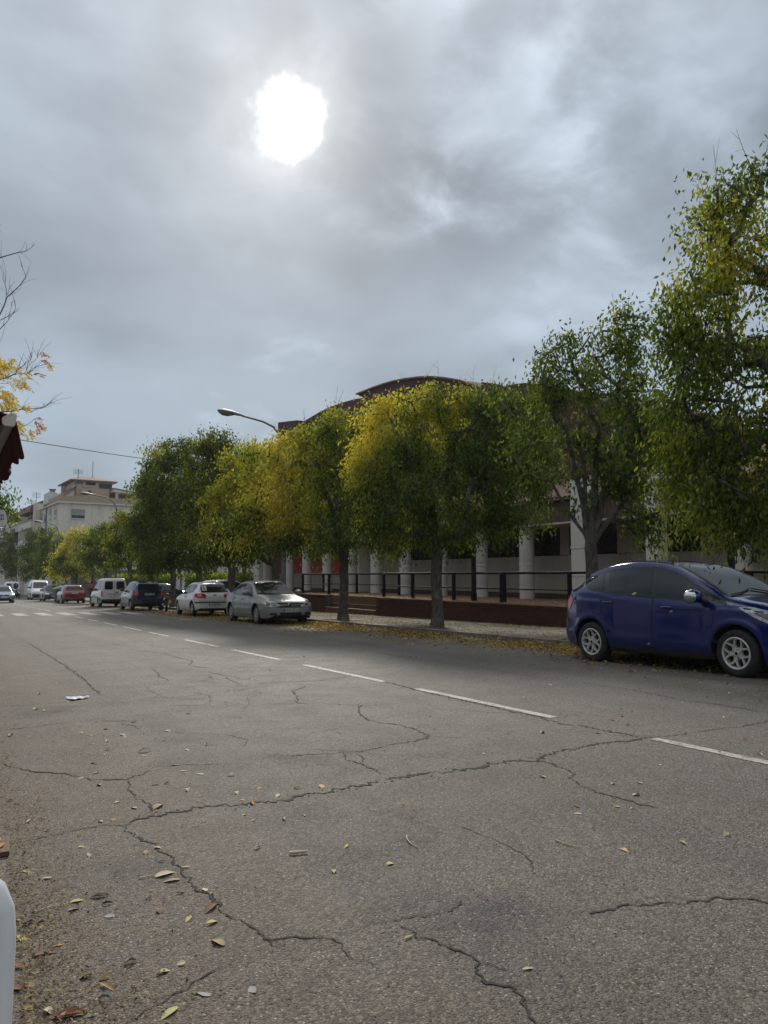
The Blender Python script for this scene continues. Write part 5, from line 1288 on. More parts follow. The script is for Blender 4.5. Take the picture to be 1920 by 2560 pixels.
def grow(base, fork, targets, rs, r_tip=.004, fan=None):
    pos_ = [np.array(base)]; par = [-1]; h = fork - base; n0 = max(4, int(np.linalg.norm(h) / .25)); w = np.zeros(3)
    for i in range(1, n0 + 1):
        w = w * .7 + rs.normal(size=3) * .012; w[2] = 0
        pos_.append(base + h * i / n0 + w); par.append(len(pos_) - 2)
    ftrunk = len(pos_) - 1
    X = np.zeros((20000, 3)); X[:len(pos_)] = pos_; n = len(pos_); allow = ftrunk
    for (q) in (fan if fan is not None else []):                # main limbs
        a = X[allow].copy(); k = max(3, int(np.linalg.norm(q - a) / .3)); prev = allow
        for i in range(1, k + 1):
            t = i / k; p = a + (q - a) * t + np.array([0, 0, .22 * np.linalg.norm(q - a) * (t * t - t) * -.6]) + rs.normal(size=3) * .03
            X[n] = p; par.append(prev); prev = n; n += 1
    tips = []
    order = np.argsort(np.linalg.norm(targets - X[allow], axis=1))
    for ti in order:
        q = targets[ti]; d = np.linalg.norm(X[allow:n] - q, axis=1) + .25 * np.maximum(0, X[allow:n, 2] - q[2])
        j = allow + int(np.argmin(d)); a = X[j].copy(); L_ = np.linalg.norm(q - a); k = max(1, int(L_ / .28)); prev = j
        for i in range(1, k + 1):
            t = i / k; p = a + (q - a) * t + np.array([0, 0, .10 * L_ * t * (1 - t) * 4]) + rs.normal(size=3) * .02 * (i < k)
            X[n] = p; par.append(prev); prev = n; n += 1
        tips.append(prev)
    X = X[:n]; par = np.array(par); ch = np.zeros(n)
    e = 2.35; acc = np.zeros(n)
    has = np.zeros(n, bool); has[par[par >= 0]] = True
    for i in range(n - 1, -1, -1):
        if not has[i]: acc[i] = r_tip ** e
        if par[i] >= 0: acc[par[i]] += acc[i]
    return X, par, acc ** (1 / e), ftrunk, tips
def branch_mesh(X, par, R, sel, sides=6):
    V = []; F = []; ang = np.arange(sides) * 2 * math.pi / sides
    idx = np.array(sel); A = X[par[idx]]; Bp = X[idx]; D = Bp - A; D /= np.linalg.norm(D, axis=1, keepdims=True) + 1e-9
    ref = np.where(np.abs(D[:, :1]) < .8, np.array([[1., 0, 0]]), np.array([[0, 1., 0]])); U = np.cross(D, ref); U /= np.linalg.norm(U, axis=1, keepdims=True); W = np.cross(D, U)
    main = np.full(len(X), -1); best = np.zeros(len(X))
    for i in range(1, len(X)):
        if R[i] > best[par[i]]: best[par[i]] = R[i]; main[par[i]] = i
    ra = np.where(main[par[idx]] == idx, R[par[idx]], np.minimum(R[par[idx]], R[idx] * 1.4)); rb = R[idx]
    ring = lambda C, r: C[:, None, :] + (U[:, None, :] * np.cos(ang)[None, :, None] + W[:, None, :] * np.sin(ang)[None, :, None]) * r[:, None, None]
    V = np.concatenate([ring(A - D * 0.25 * ra[:, None], ra), ring(Bp + D * .3 * rb[:, None], rb)], 1).reshape(-1, 3); m = len(idx)
    b = (np.arange(m) * 2 * sides)[:, None]; k = np.arange(sides)
    F = np.concatenate([np.stack([b + k, b + (k + 1) % sides, b + sides + (k + 1) % sides, b + sides + k], -1).reshape(-1, 4), b + sides + np.array([[0, 1, 2, 3]]), b + sides + np.array([[0, 3, 4, 5]])], 0)
    return V, F
def tree(name, label, x, y, blobs, seed, Lf, yellow, fork_h=2.1, trunk_r=.13, lean=(0, 0), dens=1.0, group='street trees along the right pavement', twigs=14, fan_n=5, dark=0.0, base_h=.10, sparse=None, cap=None):
    """blobs: (u, v, ru, rv) in photo pixels at the tree's own depth (+ optional depth shift, weight)"""
    if y > 60 and group and 'street' in group: y = at_x(sum(b_[0] for b_ in blobs) / len(blobs), 1440, x)[1]
    rs = np.random.default_rng(seed); base = np.array([x, y, gz(y) + base_h]); dep = depth_of(base + np.array([0, 0, 1.5])); s = dep / FPX
    fw = np.array([math.sin(YAW), math.cos(YAW), 0.0]); C = []; Rr = []; Wt = []
    for bl in blobs:
        u, v, ru, rv = bl[:4]; v -= .16 * Lf / s * (1 if y < 45 else .5); dd = bl[4] if len(bl) > 4 else rs.uniform(-.25, .25) * ru * s; wt = bl[5] if len(bl) > 5 else 1.0
        d = ray(u, v); c = np.array([0, 0, CAM_H]) + d * dep + fw * dd; C.append(c); Rr.append((ru * s, rv * s)); Wt.append(wt)
    area = sum(math.pi * a * b_ * w for (a, b_), w in zip(Rr, Wt)) * .72
    n = int(dens * 7.6 * area / (.36 * Lf * Lf)); 
    if cap: n = min(n, cap)
    nt_ = int(max(40, min(560, n / 62)))
    pr = np.array([a * b_ * w for (a, b_), w in zip(Rr, Wt)]); pr /= pr.sum(); ids = rs.choice(len(C), nt_, p=pr)
    dirs = rs.normal(size=(nt_, 3)); dirs /= np.linalg.norm(dirs, axis=1, keepdims=True); rad_ = rs.uniform(0, 1, nt_) ** .42
    T_ = np.array([C[i] for i in ids]) + dirs * rad_[:, None] * np.array([[Rr[i][0] * .93, Rr[i][0] * .93, Rr[i][1] * .93] for i in ids])
    fork = base + np.array([lean[0], lean[1], fork_h]); fan_ids = rs.choice(len(C), min(fan_n, len(C)), replace=False)
    fan = [fork + (C[i] - fork) * .6 for i in fan_ids]
    X, par, R, ft, tips = grow(base, fork, T_, rs, fan=fan); R = np.maximum(R * (trunk_r / max(R[1], 1e-6)), .0035); R[0] = trunk_r * 1.45; R[1] = trunk_r * 1.12
    t = thing(name, label, 'tree', tuple(base), (0, 0, 0), group); Xl = X - base
    tb = MB(); tb.tube([tuple(p) for p in Xl[:ft + 1]], [float(r) for r in R[:ft + 1]], 14); obj('trunk', tb, M['bark'], t, 60)
    V, F = branch_mesh(Xl, par, R, list(range(ft + 1, len(X)))); br = link('branches', big_mesh('branches', V, F, M['bark'], smooth=True), t); tag(br, kind='stuff')
    # leaves
    tip = X[np.array(tips)]; ptip = X[par[np.array(tips)]]; per = rs.integers(0, len(tips), n); f = rs.uniform(-.2, 1.15, n)[:, None]
    sp = (.10 + .9 * Lf) * (1.0 if sparse is None else sparse)
    wts = rs.uniform(.3, 1.6, len(tips)); per = rs.choice(len(tips), n, p=wts / wts.sum())
    spr = tip - (base + np.array([0, 0, fork_h + .6])); spr /= np.linalg.norm(spr, axis=1, keepdims=True) + 1e-9      # every twig ends in a drooping spray
    spr = spr * np.array([.75, .75, .45]) + np.array([0, 0, -.38]) + rs.normal(size=spr.shape) * .35; spr *= (rs.uniform(.22, .55, len(tips)) * (Lf / .11) ** .6)[:, None]
    P = tip[per] + spr[per] * f + np.array([0, 0, -.12]) * (f * f) + rs.normal(size=(n, 3)) * np.array([sp, sp, sp * .9]) * .72
    out = P - (base + np.array([0, 0, fork_h + 1.2])); out /= np.linalg.norm(out, axis=1, keepdims=True) + 1e-9
    D = np.array([0, 0, -1.0]) + rs.normal(size=(n, 3)) * .48 + out * .25
    V, F = leaf_cloud(P - base, D, Lf, Lf * .42, rs)
    zmin, zmax = P[:, 2].min(), P[:, 2].max(); hf = (P[:, 2] - zmin) / (zmax - zmin)
    ya, yb, ydir = yellow; side = (out @ np.array([ydir[0], ydir[1], 0.0]))
    g1 = wob(P, np.random.default_rng(seed + 1), 1.1); g2 = wob(P, np.random.default_rng(seed + 2), 2.6)
    yy = ya - .10 + yb * (hf - .5) * 2 + .55 * side * (abs(ydir[0]) + abs(ydir[1]) > 0) + .42 * g1 + .22 * g2 + rs.normal(size=n) * .16
    cg = GREENS[rs.integers(0, 5, n)] * (1 - dark); cm = MIDS[rs.integers(0, 3, n)]; cy = YELLOWS[rs.integers(0, 5, n)]
    a1 = np.clip((yy - .15) / .3, 0, 1)[:, None]; a2 = np.clip((yy - .50) / .3, 0, 1)[:, None]
    cols = cg * (1 - a1) + cm * a1; cols = cols * (1 - a2) + cy * a2; cols *= rs.uniform(.75, 1.25, n)[:, None]
    cols = np.repeat(np.concatenate([cols, np.ones((n, 1))], 1), 4, 0)
    cr = link('crown', big_mesh('crown', V, F, M['leaf'], cols), t)
    # thin bare shoots standing out of the crown
    top = np.argsort(-X[np.array(tips)][:, 2])[:max(1, twigs * 3)]
    if twigs:
        b = MB()
        for k in rs.choice(top, min(twigs, len(top)), replace=False):
            p = Xl[tips[k]]; d = np.array([rs.normal() * .25, rs.normal() * .25, 1.0]); d /= np.linalg.norm(d); L_ = rs.uniform(.3, .75); bend = rs.normal(size=3) * .10
            pts = [tuple(p + d * L_ * q + bend * q * q) for q in np.linspace(0, 1, 5)]; b.tube(pts, [.006, .005, .004, .003, .002], 4, caps=False)
            for q in (.45, .7):
                s_ = np.array(pts[2]) if q < .5 else np.array(pts[3]); dd = d + rs.normal(size=3) * .6; b.tube([tuple(s_), tuple(s_ + dd * L_ * .28)], [.003, .0015], 4, caps=False)
        tag(obj('shoots', b, M['bark'], t), kind='stuff')
    return t
Y0 = (0, 0)
tree('street_tree', 'tallest leafy tree, its huge crown hanging over the blue car', TX, 5.9,
     [(1905, 445, 70, 70), (1800, 530, 75, 85), (1850, 640, 140, 140), (1765, 745, 75, 95), (1715, 800, 60, 75), (1860, 880, 180, 130), (1745, 930, 85, 105), (1700, 1010, 60, 75), (1850, 1080, 165, 105), (1765, 1120, 95, 90), (1820, 1220, 140, 90), (1910, 1260, 110, 85), (1760, 1255, 65, 60), (1850, 1290, 85, 30), (2080, 620, 200, 220), (2120, 900, 240, 230), (2090, 1150, 200, 160)],
     11, .092, (-.22, -.12, (-.45, .2)), 2.5, .17, dens=.84, cap=90000, twigs=26)
tree('street_tree', 'open crowned tree with forked trunk and bare limbs just left of the blue car roof', TX, 11.63,
     [(1430, 960, 78, 95), (1500, 880, 75, 75), (1560, 830, 55, 65), (1540, 980, 85, 90), (1450, 1080, 85, 60), (1560, 1090, 80, 80), (1350, 1110, 60, 60), (1600, 1200, 75, 85), (1330, 1190, 45, 40, 0, .6), (1500, 1190, 60, 50), (1590, 1290, 42, 55), (1365, 880, 26, 50, 0, .5), (1460, 1260, 40, 35, 0, .6), (1300, 1100, 60, 70, 0, .8), (1620, 1040, 70, 90), (1600, 890, 60, 75), (1640, 760, 45, 60), (1650, 1150, 60, 80), (1660, 1270, 45, 45), (1420, 860, 60, 60), (1280, 1010, 45, 55, 0, .6), (1560, 1235, 65, 65), (1605, 1300, 45, 45), (1400, 1170, 60, 60, 0, .7), (1500, 1130, 80, 60), (1380, 980, 60, 70), (1580, 1000, 70, 70, .8), (1540, 1180, 70, 60, -.8)],
     12, .112, (-.04, .12, (.1, .3)), 1.9, .125, dens=.50, twigs=22, fan_n=7)
tree('street_tree', 'broad tree, yellow on its left half and green on its right, behind the long railing', TX, 17.39,
     [(990, 1040, 85, 70), (1080, 1010, 90, 55), (1170, 1030, 90, 70), (1250, 1090, 90, 90), (960, 1130, 75, 90), (1060, 1120, 110, 100), (1180, 1160, 120, 110), (1010, 1230, 110, 90), (1130, 1260, 130, 75), (1280, 1210, 95, 95), (950, 1290, 80, 60), (1250, 1300, 85, 45), (1050, 1335, 90, 28), (1340, 1140, 60, 75, 0, .8), (925, 1190, 60, 90), (1160, 1325, 100, 30), (1330, 1240, 50, 55, 0, .7), (1300, 1010, 65, 60), (1220, 1000, 60, 50), (1350, 1060, 50, 50, 0, .7)],
     13, .110, (.12, .26, (-.75, .35)), 2.15, .15, dens=1.0, twigs=20)
tree('street_tree', 'golden topped tree growing before the steps, beside the silver car', TX, 22.95,
     [(850, 1070, 75, 60), (780, 1110, 70, 65), (910, 1090, 60, 70), (710, 1150, 65, 65), (830, 1170, 110, 90), (930, 1200, 65, 80), (700, 1230, 85, 75), (800, 1270, 110, 80), (640, 1270, 50, 40), (900, 1290, 90, 65), (720, 1310, 80, 50), (830, 1345, 110, 30), (960, 1330, 65, 55), (660, 1355, 60, 32), (960, 1240, 60, 70), (620, 1310, 55, 55), (640, 1170, 45, 50), (740, 1352, 60, 26)],
     14, .125, (.12, .36, (-.6, .2)), 2.1, .15, dens=1.0, twigs=22)
tree('street_tree', 'tree with bright yellow top rising behind the curved lamp arm', TX, 28.95,
     [(650, 1140, 55, 50), (600, 1150, 50, 50), (690, 1180, 60, 60), (610, 1220, 65, 60), (670, 1270, 80, 70), (590, 1310, 75, 60), (690, 1335, 75, 50), (620, 1365, 70, 36), (560, 1240, 45, 60), (550, 1350, 45, 45)],
     15, .14, (.20, .45, (-.3, .1)), 2.0, .15, dens=1.05, twigs=14)
tree('street_tree', 'tall dark green tree behind the silver saloon, stout trunk', TX, 34.3,
     [(560, 1115, 55, 50), (520, 1150, 60, 60), (580, 1190, 60, 60), (500, 1230, 80, 70), (570, 1270, 80, 70), (510, 1320, 85, 65), (590, 1360, 60, 50), (530, 1395, 60, 35)],
     16, .15, (-.05, .25, (-.2, 0)), 1.9, .17, dens=1.1, twigs=16, dark=.12)
tree('street_tree', 'dense green tree right behind the white hatchback', TX, 39.5,
     [(450, 1130, 50, 45), (430, 1180, 55, 55), (470, 1230, 65, 65), (420, 1260, 55, 60), (450, 1320, 75, 60), (480, 1380, 65, 50), (420, 1390, 50, 40)],
     17, .16, (-.18, .22, (-.2, 0)), 1.9, .15, dens=1.1, twigs=14, dark=.18)
tree('street_tree', 'dark green tree standing behind motorbike and navy car', TX, 44.63,
     [(395, 1150, 38, 40), (385, 1210, 45, 55), (410, 1270, 50, 60), (375, 1310, 45, 60), (420, 1350, 50, 50), (385, 1400, 50, 40)],
     18, .18, (-.12, .2, (-.3, 0)), 1.9, .15, dens=1.15, twigs=10, dark=.12)
tree('street_tree', 'narrow olive green tree behind the small white van', TX, 50.13,
     [(362, 1225, 30, 50), (360, 1290, 34, 50), (350, 1350, 36, 50), (375, 1400, 35, 35)], 19, .2, (.05, .2, (-.3, 0)), 1.9, .14, dens=1.15, twigs=8)
tree('street_tree', 'lighter green rounded tree left of the narrow olive one', TX, 56.0,
     [(312, 1310, 36, 30), (295, 1350, 40, 36), (330, 1360, 36, 40), (310, 1400, 40, 28)], 20, .22, (.18, .2, (-.2, 0)), 1.8, .13, dens=1.15, twigs=6)
tree('street_tree', 'green tree behind the white triangular sign', TX, 61.6,
     [(262, 1335, 36, 34), (250, 1382, 40, 38), (283, 1390, 36, 38)], 21, .24, (.12, .2, (0, 0)), 1.8, .13, dens=1.15, twigs=5)
tree('street_tree', 'small dark green tree squeezed between yellow tree and triangular sign', TX, 67.2,
     [(236, 1360, 30, 30), (228, 1400, 32, 32)], 22, .25, (-.15, .15, (0, 0)), 1.8, .12, dens=1.15, twigs=4)
tree('street_tree', 'bright golden yellow tree above the dark red car', TX, 72.8,
     [(195, 1348, 34, 30), (168, 1378, 34, 34), (205, 1395, 34, 34), (160, 1415, 32, 24), (225, 1335, 22, 18), (190, 1425, 36, 20)], 23, .26, (.62, .2, (0, 0)), 1.8, .12, dens=1.1, twigs=5)
tree('street_tree', 'dull green tree behind the waste container', TX, 84.0,
     [(142, 1352, 32, 34), (120, 1380, 38, 40), (150, 1410, 34, 34), (125, 1420, 34, 26)], 24, .30, (.05, .12, (0, 0)), 1.8, .13, dens=1.1, twigs=4, dark=-.15)
tree('street_tree', 'olive tree above the tall white van', TX, 90.0,
     [(98, 1355, 34, 38), (78, 1390, 38, 42), (108, 1408, 34, 32), (85, 1422, 36, 24)], 25, .32, (.08, .12, (0, 0)), 1.8, .13, dens=1.1, twigs=4, dark=-.2)
tree('street_tree', 'greyish green tree behind the far white van', TX, 103.5,
     [(58, 1352, 36, 36), (35, 1388, 40, 42), (65, 1405, 36, 36), (20, 1362, 34, 40), (40, 1425, 40, 24)], 26, .36, (.0, .12, (0, 0)), 1.8, .15, dens=1.1, twigs=4, dark=-.2)
tree('street_tree', 'farthest hazy tree closing the end of the street', 10.6, 128.0,
     [(8, 1352, 36, 40), (-20, 1380, 44, 48), (14, 1405, 36, 38), (-40, 1350, 44, 44), (5, 1425, 40, 26)], 27, .42, (.0, .12, (0, 0)), 2.0, .18, dens=1.0, twigs=0, dark=-.2)
# trees on the plot behind the row
for k, (x, y, lab, sd_) in enumerate([(15.6, 46.0, 'pale trunked tree in front of the clipped hedge', 41), (18.5, 52.0, 'yellowing tree beside the cream house behind the hedge', 42)]):
    u0 = 960 + FPX * float(np.dot(np.array([x, y, 0]), _r)) / depth_of((x, y, 1)); 
    tree('garden_tree', lab, x, y, [(u0, 1250, 55, 50), (u0 - 35, 1300, 50, 45), (u0 + 35, 1310, 50, 45), (u0, 1345, 55, 40)], sd_, .18, (.25, .2, (0, 0)), 2.3, .16, dens=.9, group='trees behind the street row', twigs=4, base_h=.06)

# ------------------------------------------------------------------ hedge
def hedge(name, label, x0, x1, y0, y1, seed, top=1.26):
    rs = np.random.default_rng(seed); h = thing(name, label, 'hedge', ((x0 + x1) / 2, (y0 + y1) / 2, gz((y0 + y1) / 2)), group='clipped hedges behind the parked cars')
    o = np.array(h.location); b = MB(); zb = gz(y1)
    b.box(x0 + .12 - o[0], x1 - .12 - o[0], y0 + .12 - o[1], y1 - .12 - o[1], 0, top - .15 - o[2]); obj('twig_core', b, simple('hedge_inside', (.02, .026, .012), .9), h)
    n = int(900 * (y1 - y0)); P = np.stack([rs.uniform(x0, x1, n), rs.uniform(y0, y1, n), rs.uniform(zb + .1, top, n)], 1)
    ax = rs.integers(0, 3, n); j = rs.normal(size=n) * .05
    P[ax == 0, 0] = x0 + j[ax == 0]; P[ax == 1, 2] = top + j[ax == 1]; m_ = ax == 2; P[m_, 1] = np.where(rs.random(m_.sum()) < .5, y0, y1) + j[m_]
    P[:, 2] += .08 * np.sin(P[:, 1] * 1.7) * (P[:, 2] > top - .2)
    D = rs.normal(size=(n, 3)) + np.array([-.4, 0, .5]); V, F = leaf_cloud(P - o, D, .13, .08, rs)
    c = GREENS[rs.integers(0, 5, n)] * rs.uniform(.9, 1.6, n)[:, None]; hi = (P[:, 2] > top - .35)[:, None]; c = np.where(hi & (rs.random((n, 1)) < .6), MIDS[rs.integers(0, 3, n)], c)
    link('foliage', big_mesh('foliage', V, F, M['leaf'], np.repeat(np.concatenate([c, np.ones((n, 1))], 1), 4, 0)), h)
hedge('hedge', 'clipped green hedge left of the white garden gate', 17.0, 18.2, 66.0, 92.0, 51, 1.3)
hedge('hedge', 'clipped green hedge right of the white garden gate, behind the white car', 17.0, 18.2, 48.5, 61.5, 52, 1.3)

# ------------------------------------------------------------------ fallen leaves: the mass along the kerb and pavement
DRY = np.array([[.46, .33, .13], [.38, .24, .10], [.32, .18, .08], [.22, .125, .06], [.52, .43, .25], [.42, .33, .18], [.17, .10, .06], [.50, .39, .12]])
def litter(name, n, sampler, Lf, seed, tilt=.35, pal=None, parent=None, hz=lambda p: gz(p[1])):
    rs = np.random.default_rng(seed); P = sampler(rs, n); n = len(P)
    a = rs.uniform(0, 6.283, n); D = np.stack([np.cos(a), np.sin(a), rs.normal(size=n) * tilt], 1); D /= np.linalg.norm(D, axis=1, keepdims=True)
    up = np.array([0, 0, 1.0]) + rs.normal(size=(n, 3)) * tilt; S = np.cross(D, up); S /= np.linalg.norm(S, axis=1, keepdims=True); Q = np.cross(S, D)
    l = (Lf * rs.uniform(.5, 1.3, n))[:, None]; w = l * rs.uniform(.28, .55, n)[:, None]; c = rs.uniform(-.25, .35, n)[:, None]
    P = P + np.array([0, 0, .006]); P[:, 2] += np.abs(D[:, 2]) * l[:, 0] * .5
    mid = P + Q * l * .06
    V = np.stack([P - D * l * .5 + Q * l * c * .3, mid + S * w * .5 + Q * w * .15, P + D * l * .5 + Q * l * c * .5, mid - S * w * .5 + Q * w * .15], 1).reshape(-1, 3)
    b = np.arange(n)[:, None] * 4; F = np.concatenate([b + np.array([[0, 1, 2]]), b + np.array([[0, 2, 3]])], 0)
    pal = DRY if pal is None else pal; co = pal[rs.integers(0, len(pal), n)] * rs.uniform(.65, 1.2, n)[:, None]
    o = link(name, big_mesh(name, V, F, M['leaf'], np.repeat(np.concatenate([co, np.ones((n, 1))], 1), 4, 0)), parent); return tag(o, kind='stuff')
def gutter(rs, n):
    y = rs.uniform(4.0, 40, n); x = KX - .02 - np.abs(rs.normal(size=n)) * (.55 + .35 * np.sin(y * .55) ** 2); k = (rs.random(n) < .55 + .45 * np.sin(y * .9 + 1.0) * np.sin(y * .37)) & (x > 8.2)
    x, y = x[k], y[k]; pile = .05 * np.exp(-((KX - x) / .35) ** 2) * rs.random(len(x)); return np.stack([x, y, np.array([gz(v) for v in y]) + pile], 1)
tag(litter('fallen_leaves', 34000, gutter, .085, 61), 'brown and yellow fallen leaves heaped along the kerb')
def roadside(rs, n):
    y = rs.uniform(3.0, 36, n); x = KX - rs.exponential(1.1, n) - .2; k = x > 5.5; x, y = x[k], y[k]; return np.stack([x, y, np.array([gz(v) for v in y])], 1)
tag(litter('fallen_leaves', 1800, roadside, .055, 62, .12), 'scattered fallen leaves thinning out from the kerb across the lane')
def paveleaf(rs, n):
    y = rs.uniform(7, 34, n); x = rs.uniform(KX + .05, 14.35, n); g_ = np.sin(x * 1.9 + y * .35) * np.sin(y * .5 + 1) + .8 * np.exp(-((x - 13.6) / .7) ** 2); k = rs.random(n) < .5 + .5 * g_
    x, y = x[k], y[k]; return np.stack([x, y, np.array([gz(v) for v in y]) + .118], 1)
PALE = np.array([[.38, .32, .22], [.47, .40, .28], [.30, .24, .16], [.38, .27, .11], [.23, .17, .10]])
tag(litter('dry_litter', 22000, paveleaf, .055, 63, .2, PALE), 'pale dry leaf litter strewn over the pavement')
def terleaf(rs, n):
    y = rs.uniform(7, 34, n); x = 14.7 + rs.exponential(.8, n); k = x < 19.1; return np.stack([x[k], y[k], np.full(k.sum(), TZ)], 1)
tag(litter('fallen_leaves', 3500, terleaf, .07, 64, .25), 'fallen leaves drifted on the brick terrace')
def carleaf(rs, n):
    y = rs.uniform(24, 60, n); x = rs.uniform(8.6, 11, n); return np.stack([x, y, np.array([gz(v) for v in y])], 1)
tag(litter('fallen_leaves', 5000, carleaf, .08, 65, .2), 'fallen leaves lying under the far parked cars')
def crumbs(rs, n):
    y = 1.5 + rs.exponential(5.0, n); x = rs.uniform(.05, 9, n) ** 1.0; k = y < 25; x, y = x[k], y[k]; return np.stack([x, y, np.array([gz(v) for v in y])], 1)
GRIT = np.array([[.40, .37, .32], [.30, .27, .22], [.45, .42, .36], [.10, .09, .08], [.22, .17, .11]])
tag(litter('road_grit', 5200, crumbs, .016, 66, .25, GRIT), 'loose grit and leaf crumbs spread over the asphalt')
def edgegrit(rs, n):
    y = 2.2 + rs.exponential(1.3, n); x = .16 + .04 * y + rs.exponential(.11, n); k = (y < 9); x, y = x[k], y[k]; return np.stack([x, y, np.array([gz(v) for v in y])], 1)
tag(litter('road_grit', 2600, edgegrit, .017, 67, .4, np.array([[.45, .41, .36], [.5, .42, .32], [.34, .28, .22], [.14, .12, .10], [.44, .36, .29]])), 'pale stones and leaf scraps gathered at the road edge by the white chair')
# ------------------------------------------------------------------ far apartment block
APO = Vector((14.0, 115.2, 0.0)); APR = rad(3.2)
ex = Vector((math.cos(APR), math.sin(APR), 0)); ey = Vector((-math.sin(APR), math.cos(APR), 0))
def q5(x, y): return (x * 360 / 1659, 1180 + y * 360 / 1659)
def ap_side(x, y, off=0.0):
    """photo point on the street face -> (y', z)"""
    d = Vector(ray(*q5(x, y))); o = Vector((0, 0, CAM_H)); t = (APO + ex * off - o).dot(ex) / d.dot(ex); p = o + d * t - APO; return p.dot(ey), p.z
def ap_front(x, y, off=0.0):
    d = Vector(ray(*q5(x, y))); o = Vector((0, 0, CAM_H)); t = (APO + ey * off - o).dot(ey) / d.dot(ey); p = o + d * t - APO; return p.dot(ex), p.z
M['ap_wall'] = mat_stucco('apartment_render', (0.64, 0.58, 0.48), (0.74, 0.68, 0.57), (0.40, 0.35, 0.28))
M['ap_tan'] = rough_mat('tan_brick', (0.38, 0.28, 0.19), (0.45, 0.335, 0.235), 3, .85, .2, 40)
M['ap_white'] = mat_stucco('apartment_white', (0.60, 0.59, 0.56), (0.70, 0.69, 0.66), (0.42, 0.40, 0.37))
M['shutter'] = rough_mat('roller_shutter', (0.26, 0.26, 0.27), (0.33, 0.33, 0.34), 6, .6, .2, 50)
M['ap_red'] = rough_mat('red_brown_cladding', (0.17, 0.065, 0.055), (0.23, 0.09, 0.075), 3, .8, .2, 40)
M['ap_dark'] = simple('dark_opening', (0.05, 0.048, 0.045), .6)
ap = thing('apartment_block', 'weathered cream apartment block with tan brick parapet at the end of the street', 'building', tuple(APO), (0, 0, APR))
def A(name, x0, x1, y0, y1, z0, z1, m, parent=None, bev=0.0):
    b = MB(); b.box(x0, x1, y0, y1, z0, z1, 0, bev); return obj(name, b, m, parent or ap)
zt = 11.62; LY = ap_side(0, 640)[0] + 10
A('wall', 0, 24, 0, 30, -2.2, zt, M['ap_wall'])
A('wall', 0.6, 24, 30, 120, -2.2, 11.0, M['ap_wall'])
A('parapet', -.22, 24.2, -.22, ap_side(560, 350)[0], zt, 12.48, M['ap_tan']); A('cornice', -.32, 24.3, -.32, 16, zt - .16, zt - .002, M['ap_white'])
def ap_window(xa, ya, xb, yb, face, shut=.6, panes=3):
    p0, p1 = (ap_front(xa, yb), ap_front(xb, ya)) if face == 'f' else (ap_side(xa, yb), ap_side(xb, ya))
    a, e = sorted((p0[0], p1[0])); z0, z1 = p0[1], p1[1]
    if z1 < z0: z0, z1 = z1, z0
    def bx(a0, a1, d0, d1, c0, c1): return (a0, a1, d0, d1, c0, c1) if face == 'f' else (d0, d1, a0, a1, c0, c1)
    w = A('window', *bx(a, e, -.012, .05, z0, z1), M['ap_dark']); zs = z1 - (z1 - z0) * shut
    A('shutter', *bx(a + .05, e - .05, -.05, -.014, zs, z1 - .04), M['shutter'], w)
    for k in range(panes):
        s = (e - a - .1) / panes; A('pane', *bx(a + .05 + s * k + .05, a + .05 + s * (k + 1) - .05, -.03, -.013, z0 + .08, zs - .04), M['glass_clear'], w)
    A('sill', *bx(a - .08, e + .08, -.12, -.0125, z0 - .09, z0 - .002), M['ap_white'], w)
ap_window(822, 434, 978, 530, 'f', .68); ap_window(806, 678, 968, 790, 'f', .45); ap_window(1315, 470, 1470, 560, 'f', .7); ap_window(1300, 700, 1460, 800, 'f', .6)
for (xa, xb, ya, yb) in ((650, 625, 437, 525), (590, 565, 430, 540), (525, 507, 490, 575), (487, 472, 482, 560), (655, 632, 640, 720), (585, 560, 648, 720)): ap_window(xa, ya, xb, yb, 's', .55, 1)
b = MB(); yp = ap_side(543, 500)[0]; b.tube([(-.12, yp, -2), (-.12, yp, zt)], .09, 8); obj('drainpipe', b, M['steel_dark'], ap, 50)
# setback floor, tower, sloped roofs, chimneys
f = lambda x, y: ap_front(x, y, 3.0)
(xa, z1), (xb, _) = f(960, 180), f(1262, 195); A('penthouse', xa, xb, 3.0, 12, 12.0, z1, M['ap_tan'])
v0, v1 = f(1012, 250), f(1055, 215); A('vent', v0[0], v1[0], 2.95, 3.02, v0[1], v1[1], M['ap_dark'])
(xa, zb), (xb, _) = f(885, 175), f(1350, 195); zc = f(900, 105)[1]
A('tower', xa + .3, xb, 6.0, 14, 12.0, zc + .35, M['ap_white'])
b = MB(); e0, e1 = xa - .5, xb + .6; zz = zc + .36
b.v = [(e0, 5.2, zz), (e1, 5.2, zz), (e1, 15, zz), (e0, 15, zz), (e0, 5.2, zz + .18), (e1, 5.2, zz + .18), (e1, 15, zz + .18), (e0, 15, zz + .18), (e0 + 2.2, 10, zz + 1.25), (e1 - 2.6, 10, zz + 1.25)]
b.f = [(0, 3, 2, 1), (0, 1, 5, 4), (1, 2, 6, 5), (2, 3, 7, 6), (3, 0, 4, 7), (4, 5, 9, 8), (5, 6, 9), (6, 7, 8, 9), (7, 4, 8)]; b.m = [0] * 9
obj('hip_roof', b, M['tile'], ap)
w0, w1 = ap_front(990, 150, 6), ap_front(1100, 122, 6); A('window', w0[0], w1[0], 5.96, 6.05, w0[1], w1[1], M['ap_dark'])
w0, w1 = ap_front(1140, 190, 6), ap_front(1290, 140, 6); A('window', w0[0], w1[0], 5.95, 6.05, w0[1], w1[1], M['glass_clear'])
b = MB(); p = [ap_side(820, 275, 1.5), (0, 0)]
yl = [ap_side(600, 272, .8)[0], 6.0]
b.prism([(0.6, 12.3), (3.4, 14.55), (9.0, 14.55), (9.0, 12.3)], 6.0, 24.0, 'y'); obj('attic', b, M['ap_white'], ap)
